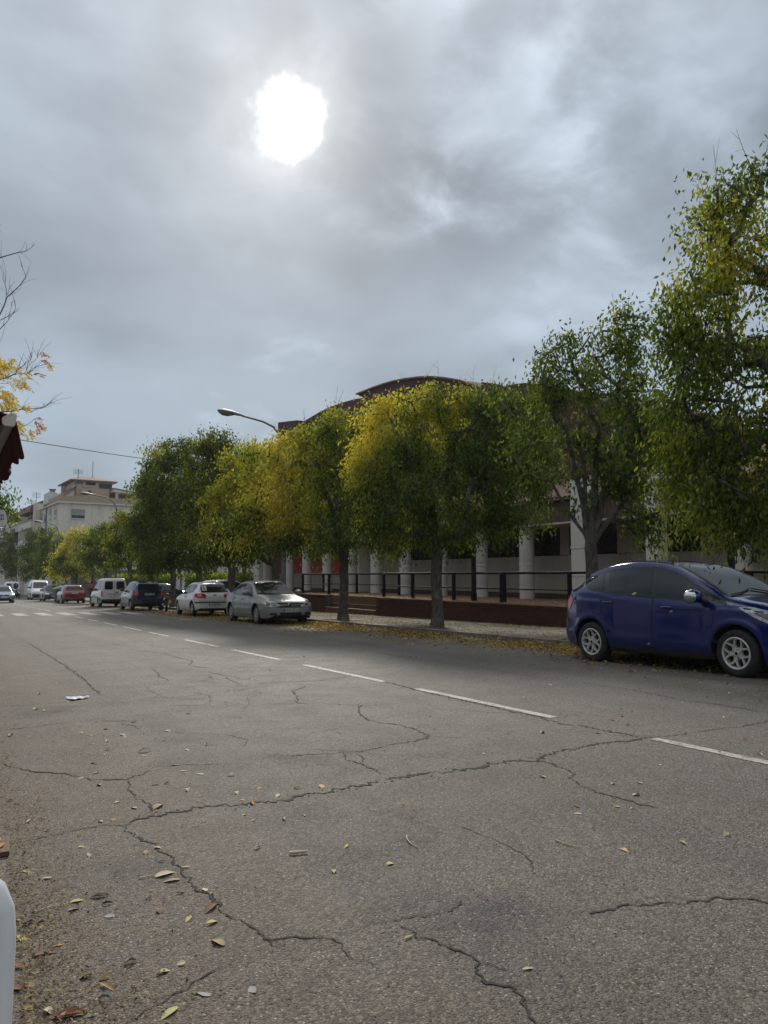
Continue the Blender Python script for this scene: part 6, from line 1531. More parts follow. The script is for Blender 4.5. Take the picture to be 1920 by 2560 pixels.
b = MB(); b.prism([(0.3, 12.18), (3.35, 14.72), (3.5, 14.6), (0.5, 12.1)], 5.8, 24.2, 'y'); obj('attic_roof', b, M['tile'], ap)
for (xx, yy) in ((1.9, 9.5), (1.5, 16.5), (3.2, 5.0)):
    A('chimney', xx, xx + .7, yy, yy + .7, 12.6, 14.9 if yy > 6 else 14.9, M['ap_tan']); A('chimney_cap', xx - .1, xx + .8, yy - .1, yy + .8, 14.9, 15.05, M['ap_dark'])
c0, c1 = f(1320, 325), f(1350, 195); A('pillar', c0[0], c1[0], 2.2, 2.7, 12.0, c1[1], M['ap_white'])
r0, r1 = f(1290, 215), f(1640, 265)
b = MB(); b.prism([(r0[0], r0[1] - .25), (r1[0], r1[1] - .3), (r1[0], r1[1]), (r0[0], r0[1] + .15)], 1.8, 8.0, 'y'); obj('porch_roof', b, M['ap_white'], ap)
b = MB(); b.prism([(r0[0] - .1, r0[1] + .152), (r1[0], r1[1] + .002), (r1[0], r1[1] + .1), (r0[0] - .1, r0[1] + .3)], 1.7, 8.1, 'y'); obj('porch_tiles', b, M['tile'], ap)
w0, w1 = f(1350, 335), f(1490, 290); A('porch_wall', c1[0] + .2, r1[0], 5.0, 5.3, 12.0, w1[1] + .9, M['ap_tan']); A('shutter', w0[0], w1[0], 4.9, 4.99, w0[1], w1[1], M['shutter'])
wb0, wb1 = ap_side(555, 400, -.3), ap_side(505, 300, -.3); A('water_tank', -.3, .9, wb0[0], wb1[0], 12.0, 13.6, M['ap_white'])
# balconies with red-brown canopies along the street face
def bay(xr, xl, bal_t, bal_b, roof_b, roof_t):
    y0 = ap_side(xr, bal_t)[0]; y1 = ap_side(xl, bal_t)[0]; zt_, zb_ = ap_side(xr, bal_t)[1], ap_side(xr, bal_b)[1]; rb, rt = ap_side(xr, roof_b)[1], ap_side(xr, roof_t)[1]
    bl = A('balcony', -1.3, .6, y0, y1, zb_, zt_ - .12, M['ap_white']); A('balcony_rail', -1.4, .62, y0 - .1, y1 + .1, zt_ - .118, zt_, M['shutter'], bl)
    A('opening', -.013, .4, y0 + .6, y1 - .6, zt_ + .002, rb - .3, M['ap_dark'])
    b = MB(); b.prism([(-1.5, rb), (-1.2, rt), (.6, rt + .3), (.6, rb)], y0, y1, 'y'); obj('canopy', b, M['ap_red'], ap)
    b = MB(); b.prism([(-1.25, rt + .01), (.6, rt + .31), (.6, rt + .9)], y0 + 1, y1 - 1, 'y'); obj('roof_slope', b, M['tile'], ap)
    A('party_wall', -1.0, .6, y0 - 1.0, y0 - .05, -2, rt + .2, M['ap_wall'])
    bl2 = A('balcony', -1.3, .6, y0, y1, zb_ - 3.0, zt_ - 3.1, M['ap_white']); A('opening', -.013, .4, y0 + .6, y1 - .6, zt_ - 3.0, zb_ - .2, M['ap_dark'])
bay(458, 312, 548, 640, 460, 385); bay(290, 168, 610, 690, 535, 470); bay(130, 20, 680, 750, 590, 540)
def antenna(x, y, z, h, yagi=True):
    b = MB(); b.tube([(x, y, z), (x, y, z + h)], .05, 5)
    if yagi:
        for k in range(4): b.tube([(x - .7, y, z + h * (.95 - k * .07)), (x + .7, y, z + h * (.95 - k * .07))], .03, 4)
    obj('aerial', b, M['steel_dark'], ap)
antenna(3.6, 6.5, 14.6, 2.6); antenna(6.2, 9.0, 15.5, 3.4, False); antenna(.9, 26, 11.8, 3.6); antenna(.8, 30, 11.8, 2.6); antenna(.6, 55, 11.5, 2.5)

# low cream house and white gate behind the hedges
M['cream'] = mat_stucco('cream_render', (0.60, 0.56, 0.45), (0.68, 0.64, 0.53), (0.48, 0.44, 0.36))
hs = thing('cream_house', 'long low cream house seen between the trunks behind the hedges', 'building', (23, 74, gz(74)))
def H_(name, x0, x1, y0, y1, z0, z1, m, par=None):
    b = MB(); b.box(x0 - 23, x1 - 23, y0 - 74, y1 - 74, z0 - gz(74), z1 - gz(74)); return obj(name, b, m, par or hs)
H_('wall', 23, 31, 56, 96, -1.4, 2.9, M['cream']); H_('eave', 22.7, 31, 55.7, 96.3, 2.9, 3.1, M['ap_white'])
b = MB(); b.prism([(-.4, 3.1 - gz(74)), (4, 4.6 - gz(74)), (8.2, 3.1 - gz(74))], 55.6 - 74, 96.4 - 74, 'y'); obj('roof', b, M['tile'], hs)
for y in (60, 66, 72, 78.5, 85, 91): w_ = H_('window', 22.95, 23.1, y, y + 1.3, .55, 2.1, M['ap_dark']); H_('frame', 22.93, 23.0, y - .1, y, .45, 2.2, M['ap_white'], w_); H_('frame', 22.93, 23.0, y + 1.3, y + 1.4, .45, 2.2, M['ap_white'], w_)
gt = thing('white_gate', 'white garden gate with thin dark posts between the two hedges', 'gate', (17.4, 63.7, gz(63.7)))
for k in range(15):
    b = MB(); b.box(-.02, .02, -2.0 + k * .285 - .11, -2.0 + k * .285 + .11, .05, 2.0); obj('board', b, M['ap_white'], gt)
for z in (.3, 1.7): b = MB(); b.box(.025, .06, -2.15, 2.15, z, z + .1); obj('rail', b, M['ap_white'], gt)
for y in (-2.2, 2.2, .4): b = MB(); b.box(-.1, -.03, y - .05, y + .05, 0, 2.1); obj('post', b, M['iron'], gt)
# ground-floor shops far away, under the trees
sh = thing('far_building', 'dim low building with pale openings behind the farthest trees', 'building', (13.6, 108, gz(108)))
b = MB(); b.box(0, 10, -14, 7, 0, 3.4); obj('wall', b, rough_mat('shaded_render', (.10, .092, .08), (.16, .145, .125), 2, .9, .2, 40), sh)  # wall colour darkened to stand for the shade under the crowns
for k in range(5): b = MB(); b.box(-.03, .1, -13 + k * 4, -10.6 + k * 4, .2, 2.6); obj('door', b, M['shutter'] if k % 2 else M['ap_dark'], sh)

# ------------------------------------------------------------------ street lamps
def lamp_post(x, y, label, group='street lamps'):
    z0 = gz(y) + .1; t = thing('street_lamp', label, 'street lamp', (x, y, z0), (0, 0, 0), group); k = 7.0 - z0
    hd = (-2.15, 7.30 - z0)
    b = MB(); b.lathe([(.14, 0), (.14, .5), (.105, .56), (.10, 1.2), (.075, 5.4)], 14); obj('pole', b, M['steel_dark'], t, 50)
    pts = [(0, 0, 5.3), (0, 0, 5.9), (-.05, 0, 6.35), (-.20, 0, 6.75), (-.48, 0, 7.06), (-.9, 0, 7.22), (-1.35, 0, 7.30), (-1.75, 0, 7.36)]
    b = MB(); b.tube([(px, py, pz - z0 - .1 + 0) if pz > 6 else (px, py, pz) for px, py, pz in pts], [.075, .06, .05, .045, .042, .038, .036, .034], 10); obj('arm', b, M['steel_dark'], t, 60)
    zc = 7.36 - z0 - .1; rows = []
    for s, w, up, dn in ((-1.68, .045, .05, .05), (-1.80, .075, .065, .065), (-1.95, .12, .085, .08), (-2.2, .165, .10, .085), (-2.45, .17, .095, .085), (-2.62, .13, .06, .07), (-2.70, .05, .01, .03)):
        z = zc + (-1.7 - s) * .12; rows.append([(s, w * math.cos(a), z + (up if math.sin(a) > 0 else dn * .4) * math.sin(a)) for a in np.linspace(0, 2 * math.pi, 18, endpoint=False)])
    b = MB(); b.grid(rows, close_u=True); b.f.append(tuple(range(18))); b.m.append(0); b.f.append(tuple(range(6 * 18, 7 * 18))); b.m.append(0); hd_ = obj('lamp_head', b, M['steel'], t, 60)
    rows = []
    for s, w, dn in ((-2.05, .03, .03), (-2.12, .115, .06), (-2.3, .145, .125), (-2.5, .13, .135), (-2.63, .08, .07), (-2.68, .02, .02)):
        z = zc + (-1.7 - s) * .12 - .02; rows.append([(s, w * math.cos(a), z - dn * math.sin(a)) for a in np.linspace(0, math.pi, 10)])
    b = MB(); b.grid(rows); obj('lens', b, M['lens'], hd_, 60); return t
lamp_post(11.32, 27.4, 'curved steel street lamp rising above the golden tree')
lamp_post(11.32, 60.0, 'grey street lamp in front of the cream apartment wall')
lamp_post(11.32, 93.0, 'farthest street lamp, its pale head low over the olive trees')
# sagging cable across the street
pA = Vector(at_y(55, 1072, 13.5)); pB = Vector((11.32, 27.35, 5.25)); dv = (pB - pA); p0 = pA - dv * .42
cb = thing('overhead_cable', 'thin dark cable strung over the street to the curved lamp post', 'cable', tuple(p0)); b = MB()
b.tube([tuple((p0 + (pB - p0) * s) - p0 - Vector((0, 0, .22 * 4 * s * (1 - s)))) for s in np.linspace(0, 1, 28)], .0065, 5); obj('wire', b, M['iron'], cb, 60)

# yield sign
s_ = at_y(243, 1451, 60.0); t = thing('yield_sign', 'small white triangular road sign pointing down above the white van', 'road sign', (s_[0], s_[1], gz(60) + .1)); zc = s_[2] - t.location.z
b = MB(); b.tube([(0, .035, 0), (0, .035, zc + .12)], .02, 8); obj('pole', b, M['steel'], t, 50)
def tri(r, y0, y1): return [(r * math.sin(a), zc + r * math.cos(a)) for a in (math.pi, math.pi / 3, -math.pi / 3)]
b = MB(); b.prism(round_poly(tri(.20, 0, 0), .03), -.012, .012, 'y'); sg = obj('panel', b, M['steel'], t); b = MB(); b.prism(round_poly(tri(.155, 0, 0), .025), -.018, -.0125, 'y'); obj('face', b, M['plate'], sg)

# waste container
t = thing('waste_container', 'grey waste container with green lid and faded orange stickers beside the red car', 'waste container', (9.02, 71.0, gz(71)), (0, 0, rad(90)))
M['bin_grey'] = rough_mat('bin_grey', (.10, .115, .115), (.15, .165, .165), 4, .6, .1, 50); M['bin_green'] = rough_mat('bin_green', (.035, .12, .04), (.06, .17, .06), 4, .5, .1, 50)
b = MB(); r = []
for z, k in ((.15, .82), (.3, .9), (1.0, 1.0), (1.08, 1.04), (1.12, 1.04)): r.append([(x * k, y * k, z) for x, y in round_poly([(-.95, -.6), (.95, -.6), (.95, .6), (-.95, .6)], .12)])
b.grid(r, close_u=True); obj('bin_body', b, M['bin_grey'], t, 50)
b = MB(); r = []
for y in np.linspace(-.66, .66, 7): zz = 1.12 + .26 * math.cos(y / .66 * math.pi / 2) ** .8; r.append([(-1.0, y, 1.12), (-.98, y, zz * .5 + .56), (-.7, y, zz), (.7, y, zz), (.98, y, zz * .5 + .56), (1.0, y, 1.12)])
b.grid(r); b.f.append(tuple(range(6))); b.m.append(0); b.f.append(tuple(range(36, 42))[::-1]); b.m.append(0); obj('lid', b, M['bin_green'], t, 50)
M['orange'] = simple('faded_orange', (.55, .28, .20), .6)
for x, z, w, h in ((-.2, .72, .12, .26), (.05, .62, .10, .22), (-.05, .55, .16, .08), (.25, .7, .08, .16)): b = MB(); b.prism([(x - w / 2, z - h / 2), (x + w / 2, z - h / 2 + .05), (x + w / 2 - .03, z + h / 2), (x - w / 2 + .02, z + h / 2 - .04)], -.625, -.605, 'y'); b.v = [(x_ - .2, -y_ , z_) for x_, y_, z_ in b.v]; obj('sticker', b, M['orange'], t)
for x in (-.55, .55):
    for y in (-.42, .42): b = MB(); b.lathe([(.0, -.03), (.08, -.03), (.08, .03), (0, .03)], 14, (x, y, .08), 'x'); obj('wheel', b, M['tyre'], t, 40)

# ------------------------------------------------------------------ people
M['skin'] = simple('skin', (.42, .26, .19), .55); M['hair'] = simple('dark_hair', (.02, .015, .012), .6)
def person(label, loc, rz, top, trousers, stride=.12, arm=.2, h=1.70):
    k = h / 1.75; Vt = {'pel': (0, 0, .95), 'wai': (0, 0, 1.10), 'che': (0, -.01, 1.32), 'nek': (0, 0, 1.48), 'hb': (0, -.01, 1.55), 'hd': (0, -.02, 1.66),
        'hl': (.10, 0, .90), 'kl': (.11, -.02 - stride, .50), 'al': (.11, .03 - stride * 1.6, .09), 'tl': (.12, -.12 - stride * 1.6, .04), 'hr': (-.10, 0, .90), 'kr': (-.11, -.03 + stride, .50), 'ar': (-.11, .06 + stride * 1.6, .10), 'tr': (-.12, -.09 + stride * 1.6, .04),
        'sl': (.18, 0, 1.42), 'el': (.24, .05, 1.14), 'wl': (.22, -.05 - arm, .93), 'fl': (.21, -.09 - arm, .85), 'sr': (-.18, 0, 1.42), 'er': (-.24, .06, 1.14), 'wr': (-.23, .0 + arm * .5, .90), 'fr': (-.23, -.02 + arm * .5, .81)}
    Ed = [('pel', 'wai'), ('wai', 'che'), ('che', 'nek'), ('nek', 'hb'), ('hb', 'hd'), ('pel', 'hl'), ('hl', 'kl'), ('kl', 'al'), ('al', 'tl'), ('pel', 'hr'), ('hr', 'kr'), ('kr', 'ar'), ('ar', 'tr'), ('che', 'sl'), ('sl', 'el'), ('el', 'wl'), ('wl', 'fl'), ('che', 'sr'), ('sr', 'er'), ('er', 'wr'), ('wr', 'fr')]
    Rd = dict(pel=(.155, .12), wai=(.14, .105), che=(.17, .12), nek=(.06, .06), hb=(.075, .085), hd=(.085, .10), hl=(.095, .1), kl=(.062, .065), al=(.045, .05), tl=(.045, .03), hr=(.095, .1), kr=(.062, .065), ar=(.045, .05), tr=(.045, .03), sl=(.065, .065), el=(.048, .048), wl=(.034, .034), fl=(.04, .025), sr=(.065, .065), er=(.048, .048), wr=(.034, .034), fr=(.04, .025))
    nm = list(Vt); me = bpy.data.meshes.new('body'); me.from_pydata([tuple(np.array(Vt[n]) * k) for n in nm], [(nm.index(a), nm.index(c)) for a, c in Ed], [])
    o = bpy.data.objects.new('body', me); col.objects.link(o); sk = o.modifiers.new('s', 'SKIN'); sk.use_smooth_shade = True; ss = o.modifiers.new('u', 'SUBSURF'); ss.levels = 2; ss.render_levels = 2
    for i, n in enumerate(nm): me.skin_vertices[0].data[i].radius = tuple(r * k for r in Rd[n]); me.skin_vertices[0].data[i].use_root = (n == 'pel')
    dg = bpy.context.evaluated_depsgraph_get(); dg.update(); m2 = bpy.data.meshes.new_from_object(o.evaluated_get(dg)); bpy.data.objects.remove(o)
    m2.materials.clear()
    for x in (M['skin'], top, trousers, M['plastic']): m2.materials.append(x)
    for p in m2.polygons:
        c = p.center / k; hand = abs(c.x) > .17 and c.z < .93
        p.material_index = 3 if c.z < .10 else 0 if hand or c.z > 1.47 else 2 if c.z < .98 and abs(c.x) < .2 else 1; p.use_smooth = True
    t = thing('person', label, 'person', loc, (0, 0, rz)); link('body', m2, t)
    b = MB(); b.lathe([(.001, .10), (.05, .095), (.085, .06), (.098, .0), (.095, -.06), (.07, -.10)], 14, (0, .015, 1.675)); b.v = [(x * k, max(y, -.055 if z > 1.70 else .0) * k * 1.1, z * k) for x, y, z in b.v]; obj('hair', b, M['hair'], t, 80)
    for sx in (-1, 1): e = MB(); e.lathe([(0, .012), (.010, .008), (.012, 0)], 8, (sx * .032 * k, -.115 * k, 1.665 * k), 'z'); obj('eye', e, M['ink'], t, 80)
    n_ = MB(); n_.prism([(-.11, 1.60), (-.145, 1.615), (-.115, 1.665)], -.012, .012, 'x'); n_.v = [(x * k, y * k, z * k) for x, y, z in n_.v]; obj('nose', n_, M['skin'], t, 80)
    for sx in (-1, 1):                                           # fingers, curled a little
        for q in range(5):
            f_ = MB(); wx, wy, wz = np.array(Vt['fl' if sx > 0 else 'fr']) * k; ox = (q - 2) * .016
            f_.tube([(wx + sx * .0, wy + ox, wz - .0), (wx - sx * .01, wy + ox * 1.1, wz - (.05 if q else .02)), (wx - sx * .025, wy + ox * 1.1 - (.03 if q == 0 else 0), wz - (.085 - abs(q - 2) * .008 if q else .05))], [.010, .009, .007], 6); obj('finger', f_, M['skin'], t, 80)
    return t
person('person in a red top standing between the red car and the white van', (9.62, 59.6, gz(59.6)), rad(150), simple('red_cloth', (.38, .07, .05), .85), simple('grey_trousers', (.06, .05, .045), .9), .04, .1, 1.68)
person('person in dark clothes crossing beside the far white van', (7.25, 94.0, gz(94)), rad(75), simple('dark_cloth', (.022, .024, .022), .9), simple('black_trousers', (.02, .02, .022), .9), .2, .15, 1.78)

# ------------------------------------------------------------------ foreground: awning, hanging lamp sign, chair, base plate
M['awning'] = rough_mat('dark_red_canvas', (.085, .008, .016), (.12, .014, .024), 5, .9, .25, 300); M['alu'] = rough_mat('awning_aluminium', (.36, .36, .34), (.46, .46, .44), 6, .5, .1, 60, metal=.3)
M['cream_cap'] = simple('awning_cap', (.56, .53, .45), .5)
ay0, ay1 = 6.2, 11.5; AX = .40; AZ = 2.40
t = thing('awning', 'dark red scalloped awning with pale end cap hanging over the terrace edge', 'awning', (AX, ay0, AZ))
b = MB(); b.box(-.035, .028, .0, ay1 - ay0, -.03, .03, 0, .008); obj('front_bar', b, M['alu'], t)
b = MB(); b.box(-.048, -.037, .02, ay1 - ay0, -.018, .018, 0, .004); obj('bar_groove', b, M['steel_dark'], t)
b = MB(); b.prism(round_poly([(-.055, -.045), (.026, -.052), (.040, .035), (.0, .052), (-.03, .03), (-.062, .012)], .02), -.03, -.001, 'y'); obj('end_cap', b, M['cream_cap'], t, 40)
rows = []
for i in range(9):
    s = i / 8; rows.append([(-.02 - s * 2.6, yy, .036 + s * .85 - .05 * math.sin(s * math.pi)) for yy in np.linspace(0, ay1 - ay0, 10)])
b = MB(); b.grid(rows); o = obj('canvas', b, M['awning'], t, 60); md = o.modifiers.new('thick', 'SOLIDIFY'); md.thickness = .004
rows = []; ny = 170
for k in range(7):
    s = k / 6; r = []
    for i in range(ny):
        y = i / (ny - 1) * (ay1 - ay0); sc_ = abs(math.sin(y * math.pi / .30)); dp = .25 + .032 * sc_
        r.append((.031 + .05 * s + .018 * math.sin(y * 5.1 + .6) * s + .010 * math.sin(y * 17) * s, y, .02 - dp * s))
    rows.append(r)
b = MB(); b.grid(rows); o = obj('valance', b, M['awning'], t, 60); md = o.modifiers.new('thick', 'SOLIDIFY'); md.thickness = .004
b = MB(); b.tube([(-.1, .6, -.04), (-1.3, 1.0, .3), (-2.5, .6, .75)], .035, 8); obj('folding_arm', b, M['alu'], t, 50)
b = MB(); b.box(-2.75, -2.6, 0, ay1 - ay0, .80, 1.0, 0, .02); obj('cassette', b, M['alu'], t)
# white hanging box lamp below the awning
p = at_y(2, 1290, 9.0); t = thing('hanging_sign', 'small white rounded sign box hanging below the awning, two grey lines of print', 'sign', (p[0] - .10, 9.0, p[2] - .09))
b = MB(); b.prism(round_poly([(-.20, -.0), (.15, -.02), (.165, .06), (.14, .15), (-.20, .19)], .04), 0, .10, 'y'); obj('sign_box', b, simple('white_sign', (.85, .85, .83), .5), t, 40)
for z, w in ((.085, .075), (.05, .085)):
    for k in range(5): b = MB(); b.box(.045 + k * .018, .045 + k * .018 + .013, -.004, -.0005, z, z + .022); obj('print_stroke', b, M['shutter'], t)
b = MB(); b.tube([(-.05, .05, .17), (-.05, .05, .66)], .01, 6); obj('hanger', b, M['steel'], t)
# white chair in the corner
M['chair'] = simple('white_resin', (.80, .81, .81), .35, 0, .2, .05)
t = thing('white_chair', 'white resin chair back at the road edge close to the viewer', 'chair', (-.132, .98, gz(.98) + .028), (0, 0, rad(-6)))
b = MB(); hp = [(.192, .0, .44), (.196, .0, .6), (.200, -.01, .78), (.201, -.013, .86), (.199, -.015, .888), (.192, -.016, .906), (.180, -.017, .917), (.160, -.018, .922), (.08, -.02, .924)]; pts = hp + [(-x, y, z) for x, y, z in hp[::-1]]
b.tube(pts, .020, 20); obj('back_frame', b, M['chair'], t, 70)
b = MB(); r = []
for z in np.linspace(.50, .885, 8): r.append([(x, .012 + .02 * (1 - (x / .2) ** 2) - .02 * (z - .44), z) for x in np.linspace(-.185, .185, 9)])
b.grid(r); o = obj('backrest', b, M['chair'], t, 60); o.modifiers.new('thick', 'SOLIDIFY').thickness = .006
b = MB(); b.box(-.21, .21, -.40, .02, .43, .455, 0, .01); obj('seat', b, M['chair'], t, 40)
for x in (-.2, .2):
    for y in (0, -.38): b = MB(); b.tube([(x, y, .44), (x * 1.08, y + (.04 if y == 0 else -.02), 0)], .018, 10); obj('leg', b, M['chair'], t, 60)
# brown base plate at the road edge
M['rust'] = rough_mat('rusty_plate', (.10, .05, .035), (.17, .09, .065), 9, .75, .3, 80)
g0 = gnd(28, 2138); t = thing('base_plate', 'brown steel base plate with dry leaves on it at the road edge', 'base plate', (g0[0] - .24, g0[1] + .12, gz(g0[1])), (-SLOPE, 0, rad(-4)))
b = MB(); b.box(-.24, .24, -.12, .12, 0, .024, 0, .003); obj('plate', b, M['rust'], t); b = MB(); b.lathe([(.03, .024), (.03, .42), (.026, .42)], 14, (-.18, 0, 0)); obj('tube', b, M['rust'], t, 50)

# ------------------------------------------------------------------ bare tree and leafy branch on the near left
def branch(b, pts, r0, r1, n=5): b.tube([tuple(p) for p in pts], list(np.linspace(r0 * .55, r1 * .7, len(pts))), n, caps=False)
YT = 16.5; base = Vector((-1.9, YT, gz(YT) + .1))
t = thing('bare_tree', 'nearly bare tree leaning in over the awning with the last yellow feathery leaves', 'tree', tuple(base)); b = MB(); b.tube([(0, 0, 0), (.05, 0, 1.5), (.02, .05, 3.0), (.1, 0, 4.2)], [.16, .13, .11, .09], 12); obj('trunk', b, M['bark'], t, 60)
bm_ = MB(); rs = np.random.default_rng(77); LV = []
def z8(x, y): return (x * 140 / 573, 560 + y * 140 / 573)
def P8(x, y, dy=0.0): return Vector(at_y(*z8(x, y), YT + dy)) - base
src = Vector((.1, 0, 4.2))
def limb(pts, r0, r1, start=src, dy=0.0, tw=3):
    p = ([start] if start is not None else []) + [P8(x, y, dy) for x, y in pts]; branch(bm_, p, r0, r1)
    for i in range(1, len(p)):
        for _ in range(tw):
            s = rs.uniform(0, 1); o = p[i - 1].lerp(p[i], s)
            if o.x + base.x < .6: continue
            d = (p[i] - p[i - 1]).normalized() + Vector(rs.normal(size=3) * .5) + Vector((0, 0, .35)); L_ = rs.uniform(.12, .45); e = o + d.normalized() * L_
            branch(bm_, [o, o.lerp(e, .5) + Vector((0, 0, .03)), e], .006, .0025, 4)
limb([(-200, 700), (-60, 420), (0, 345), (100, 315), (190, 290), (245, 285), (310, 250), (358, 205)], .03, .004, tw=1); limb([(190, 290), (235, 240), (268, 170)], .006, .003, None, tw=0)
limb([(-150, 1150), (0, 920), (40, 840), (72, 745), (100, 728), (200, 630), (262, 555), (262, 520), (235, 460), (210, 405)], .03, .003, tw=1)
limb([(72, 745), (60, 660), (30, 560), (10, 440)], .007, .003, None, tw=1); limb([(72, 740), (58, 620), (60, 500), (45, 410)], .006, .003, None, tw=1); limb([(80, 730), (95, 640), (100, 550)], .006, .003, None, tw=0); limb([(90, 730), (150, 710), (205, 660), (212, 640)], .006, .003, None, tw=0)
limb([(-100, 1120), (0, 985), (100, 935), (145, 900), (160, 850), (150, 780)], .02, .003, tw=1); limb([(-80, 1150), (0, 1075), (50, 1025), (85, 985), (100, 920), (130, 790)], .02, .003, tw=1); limb([(0, 1210), (40, 1100), (50, 1030)], .006, .003, None, tw=0); limb([(-20, 30), (15, 5)], .006, .003, None, tw=0); limb([(-200, 500), (-20, 100), (20, 65)], .01, .003, tw=0)
limb([(-200, 1700), (0, 1590), (60, 1575), (130, 1545), (200, 1530), (290, 1530), (340, 1480), (440, 1435)], .03, .004, tw=4); limb([(160, 1515), (220, 1460), (310, 1390), (330, 1350)], .008, .003, None, tw=3); limb([(250, 1530), (300, 1440), (380, 1370), (385, 1340)], .007, .003, None, tw=3); limb([(0, 1630), (60, 1635), (130, 1605)], .008, .003, None, tw=2)
limb([(-200, 1950), (0, 1925), (120, 1915), (230, 1893), (380, 1890), (430, 1885), (490, 1850), (520, 1832)], .03, .003, tw=3); limb([(250, 1895), (265, 1930), (330, 1925)], .005, .0025, None, tw=2); limb([(-50, 2110), (200, 2080), (310, 2035), (340, 2000)], .012, .003, None, tw=2)
tag(obj('branches', bm_, M['bark'], t), kind='stuff')
def pinnate(o, d, L_, n, colr):
    """feather leaf: rachis with paired leaflets"""
    d = d.normalized(); s = d.cross(Vector(rs.normal(size=3))).normalized()
    for k in range(n):
        p = o + d * L_ * (k + 1) / n
        for sg in (-1, 1): LV.append((tuple(p), tuple(s * sg + d * .45 + Vector((0, 0, -.35))), colr))
YC = [(.66, .50, .05), (.72, .55, .07), (.56, .44, .05), (.62, .42, .07)]; OC = [(.50, .22, .10), (.55, .28, .10), (.45, .2, .1)]
def spray(x0, x1, y0, y1, n, pal, sz=.19):
    for _ in range(n):
        o = P8(rs.uniform(x0, x1), rs.uniform(y0, y1), rs.uniform(-.4, .4)); pinnate(o, Vector((rs.uniform(.1, 1), rs.normal() * .5, rs.uniform(-1, -.1))), sz * rs.uniform(.7, 1.2), 6, pal[rs.integers(0, len(pal))])
spray(-60, 70, 1360, 1520, 26, YC); spray(100, 250, 1560, 1660, 14, YC); spray(60, 160, 1330, 1480, 6, YC, .13); spray(-60, 90, 1680, 1880, 34, YC); spray(90, 160, 1780, 1900, 8, YC); spray(150, 300, 1470, 1560, 4, YC, .12); spray(-300, -40, 1300, 1900, 60, YC)
spray(410, 450, 1300, 1320, 2, OC, .12); spray(430, 465, 1370, 1410, 3, OC, .14); spray(490, 515, 1425, 1440, 2, YC, .11); spray(340, 400, 1520, 1560, 2, OC, .1)
spray(350, 410, 1970, 2030, 5, OC, .16); spray(330, 400, 2060, 2100, 4, OC, .14); spray(230, 280, 1850, 1880, 4, YC, .13); spray(180, 320, 2050, 2150, 8, YC, .15); spray(130, 190, 1960, 2120, 8, YC, .13)
LP = np.array([l[0] for l in LV]); LD = np.array([l[1] for l in LV]); LC = np.array([l[2] for l in LV]) * rs.uniform(.8, 1.15, (len(LV), 1))
V, F = leaf_cloud(LP, LD, .062, .026, rs); link('crown', big_mesh('crown', V, F, M['leaf'], np.repeat(np.concatenate([LC, np.ones((len(LC), 1))], 1), 4, 0)), t)
yb_ = 21.0; u_ = [-30, -20, 5, 0, 12, -40, 18]; v_ = [1250, 1300, 1265, 1310, 1240, 1200, 1290]
tree('leafy_tree', 'bright green broad-leaved tree peeking out below the red awning', -1.6, yb_, [(-60, 1235, 45, 45), (-14, 1265, 22, 28), (-8, 1240, 18, 22), (-30, 1285, 24, 18), (-100, 1250, 60, 50), (-70, 1190, 50, 45)], 78, .09, (-.05, .1, (0, 0)), 2.2, .12, dens=.9, group=None, twigs=0, dark=-.35, base_h=.1, fan_n=4)

# ------------------------------------------------------------------ single fallen leaves and scraps on the road
KIND = {'y': ((.62, .48, .16), 'pale yellow'), 'c': ((.62, .54, .34), 'cream coloured'), 'o': ((.50, .27, .06), 'orange yellow'), 't': ((.40, .28, .14), 'tan'), 'b': ((.20, .11, .055), 'brown'), 'd': ((.085, .055, .04), 'dark brown'), 'g': ((.52, .52, .24), 'greenish yellow'), 'r': ((.26, .10, .05), 'reddish brown'), 'w': ((.40, .39, .37), 'whitish')}
lm = {}
for k, (c_, nm_) in KIND.items(): lm[k] = rough_mat('dry_leaf_' + nm_.replace(' ', '_'), tuple(x * .75 for x in c_), tuple(min(1, x * 1.15) for x in c_), 60, .75, .3, 220, (tuple(x * .45 for x in c_), 45, .6), objspace=True)
def leaf_mesh(L_, W_, curl, arch, seed, mat, stalk=.25):
    r = np.random.default_rng(seed); b = MB(); n = 7; rows = []; tw = r.uniform(-.35, .35)
    for i in range(n):
        s = i / (n - 1); w = W_ * .5 * math.sin(math.pi * min(1, .06 + s * .94)) ** .8 * (1.12 - .35 * s); x = (s - .5) * L_; z = arch * L_ * math.sin(math.pi * s) + .002; row = []
        for t_ in (-1, -.5, 0, .5, 1):
            row.append((x, w * t_ * math.cos(curl * abs(t_)) + r.normal() * .0012, z + abs(t_) * w * math.sin(curl) * (.6 + .4 * r.random()) + t_ * tw * w * .5 * s))
        rows.append(row)
    zmin = min(p[2] for r_ in rows for p in r_); b.grid([[(x, y, z - zmin + .003) for x, y, z in r_] for r_ in rows])
    if stalk: z0 = rows[0][2][2] - zmin + .004; b.tube([(-L_ * .5, 0, z0), (-L_ * (.5 + stalk * .5), .004, .004), (-L_ * (.5 + stalk), .012, .003)], .0011, 4)
    return b.mesh('fallen_leaf', mat, 70)
_var = {}
def variant(k, i):
    if (k, i) not in _var:
        r = np.random.default_rng(ord(k) * 31 + i); _var[(k, i)] = leaf_mesh(1.0, r.uniform(.34, .5), r.uniform(-.1, .75), r.uniform(.0, .09), i * 7 + ord(k), lm[k], r.choice([0, .2, .35]))
    return _var[(k, i)]
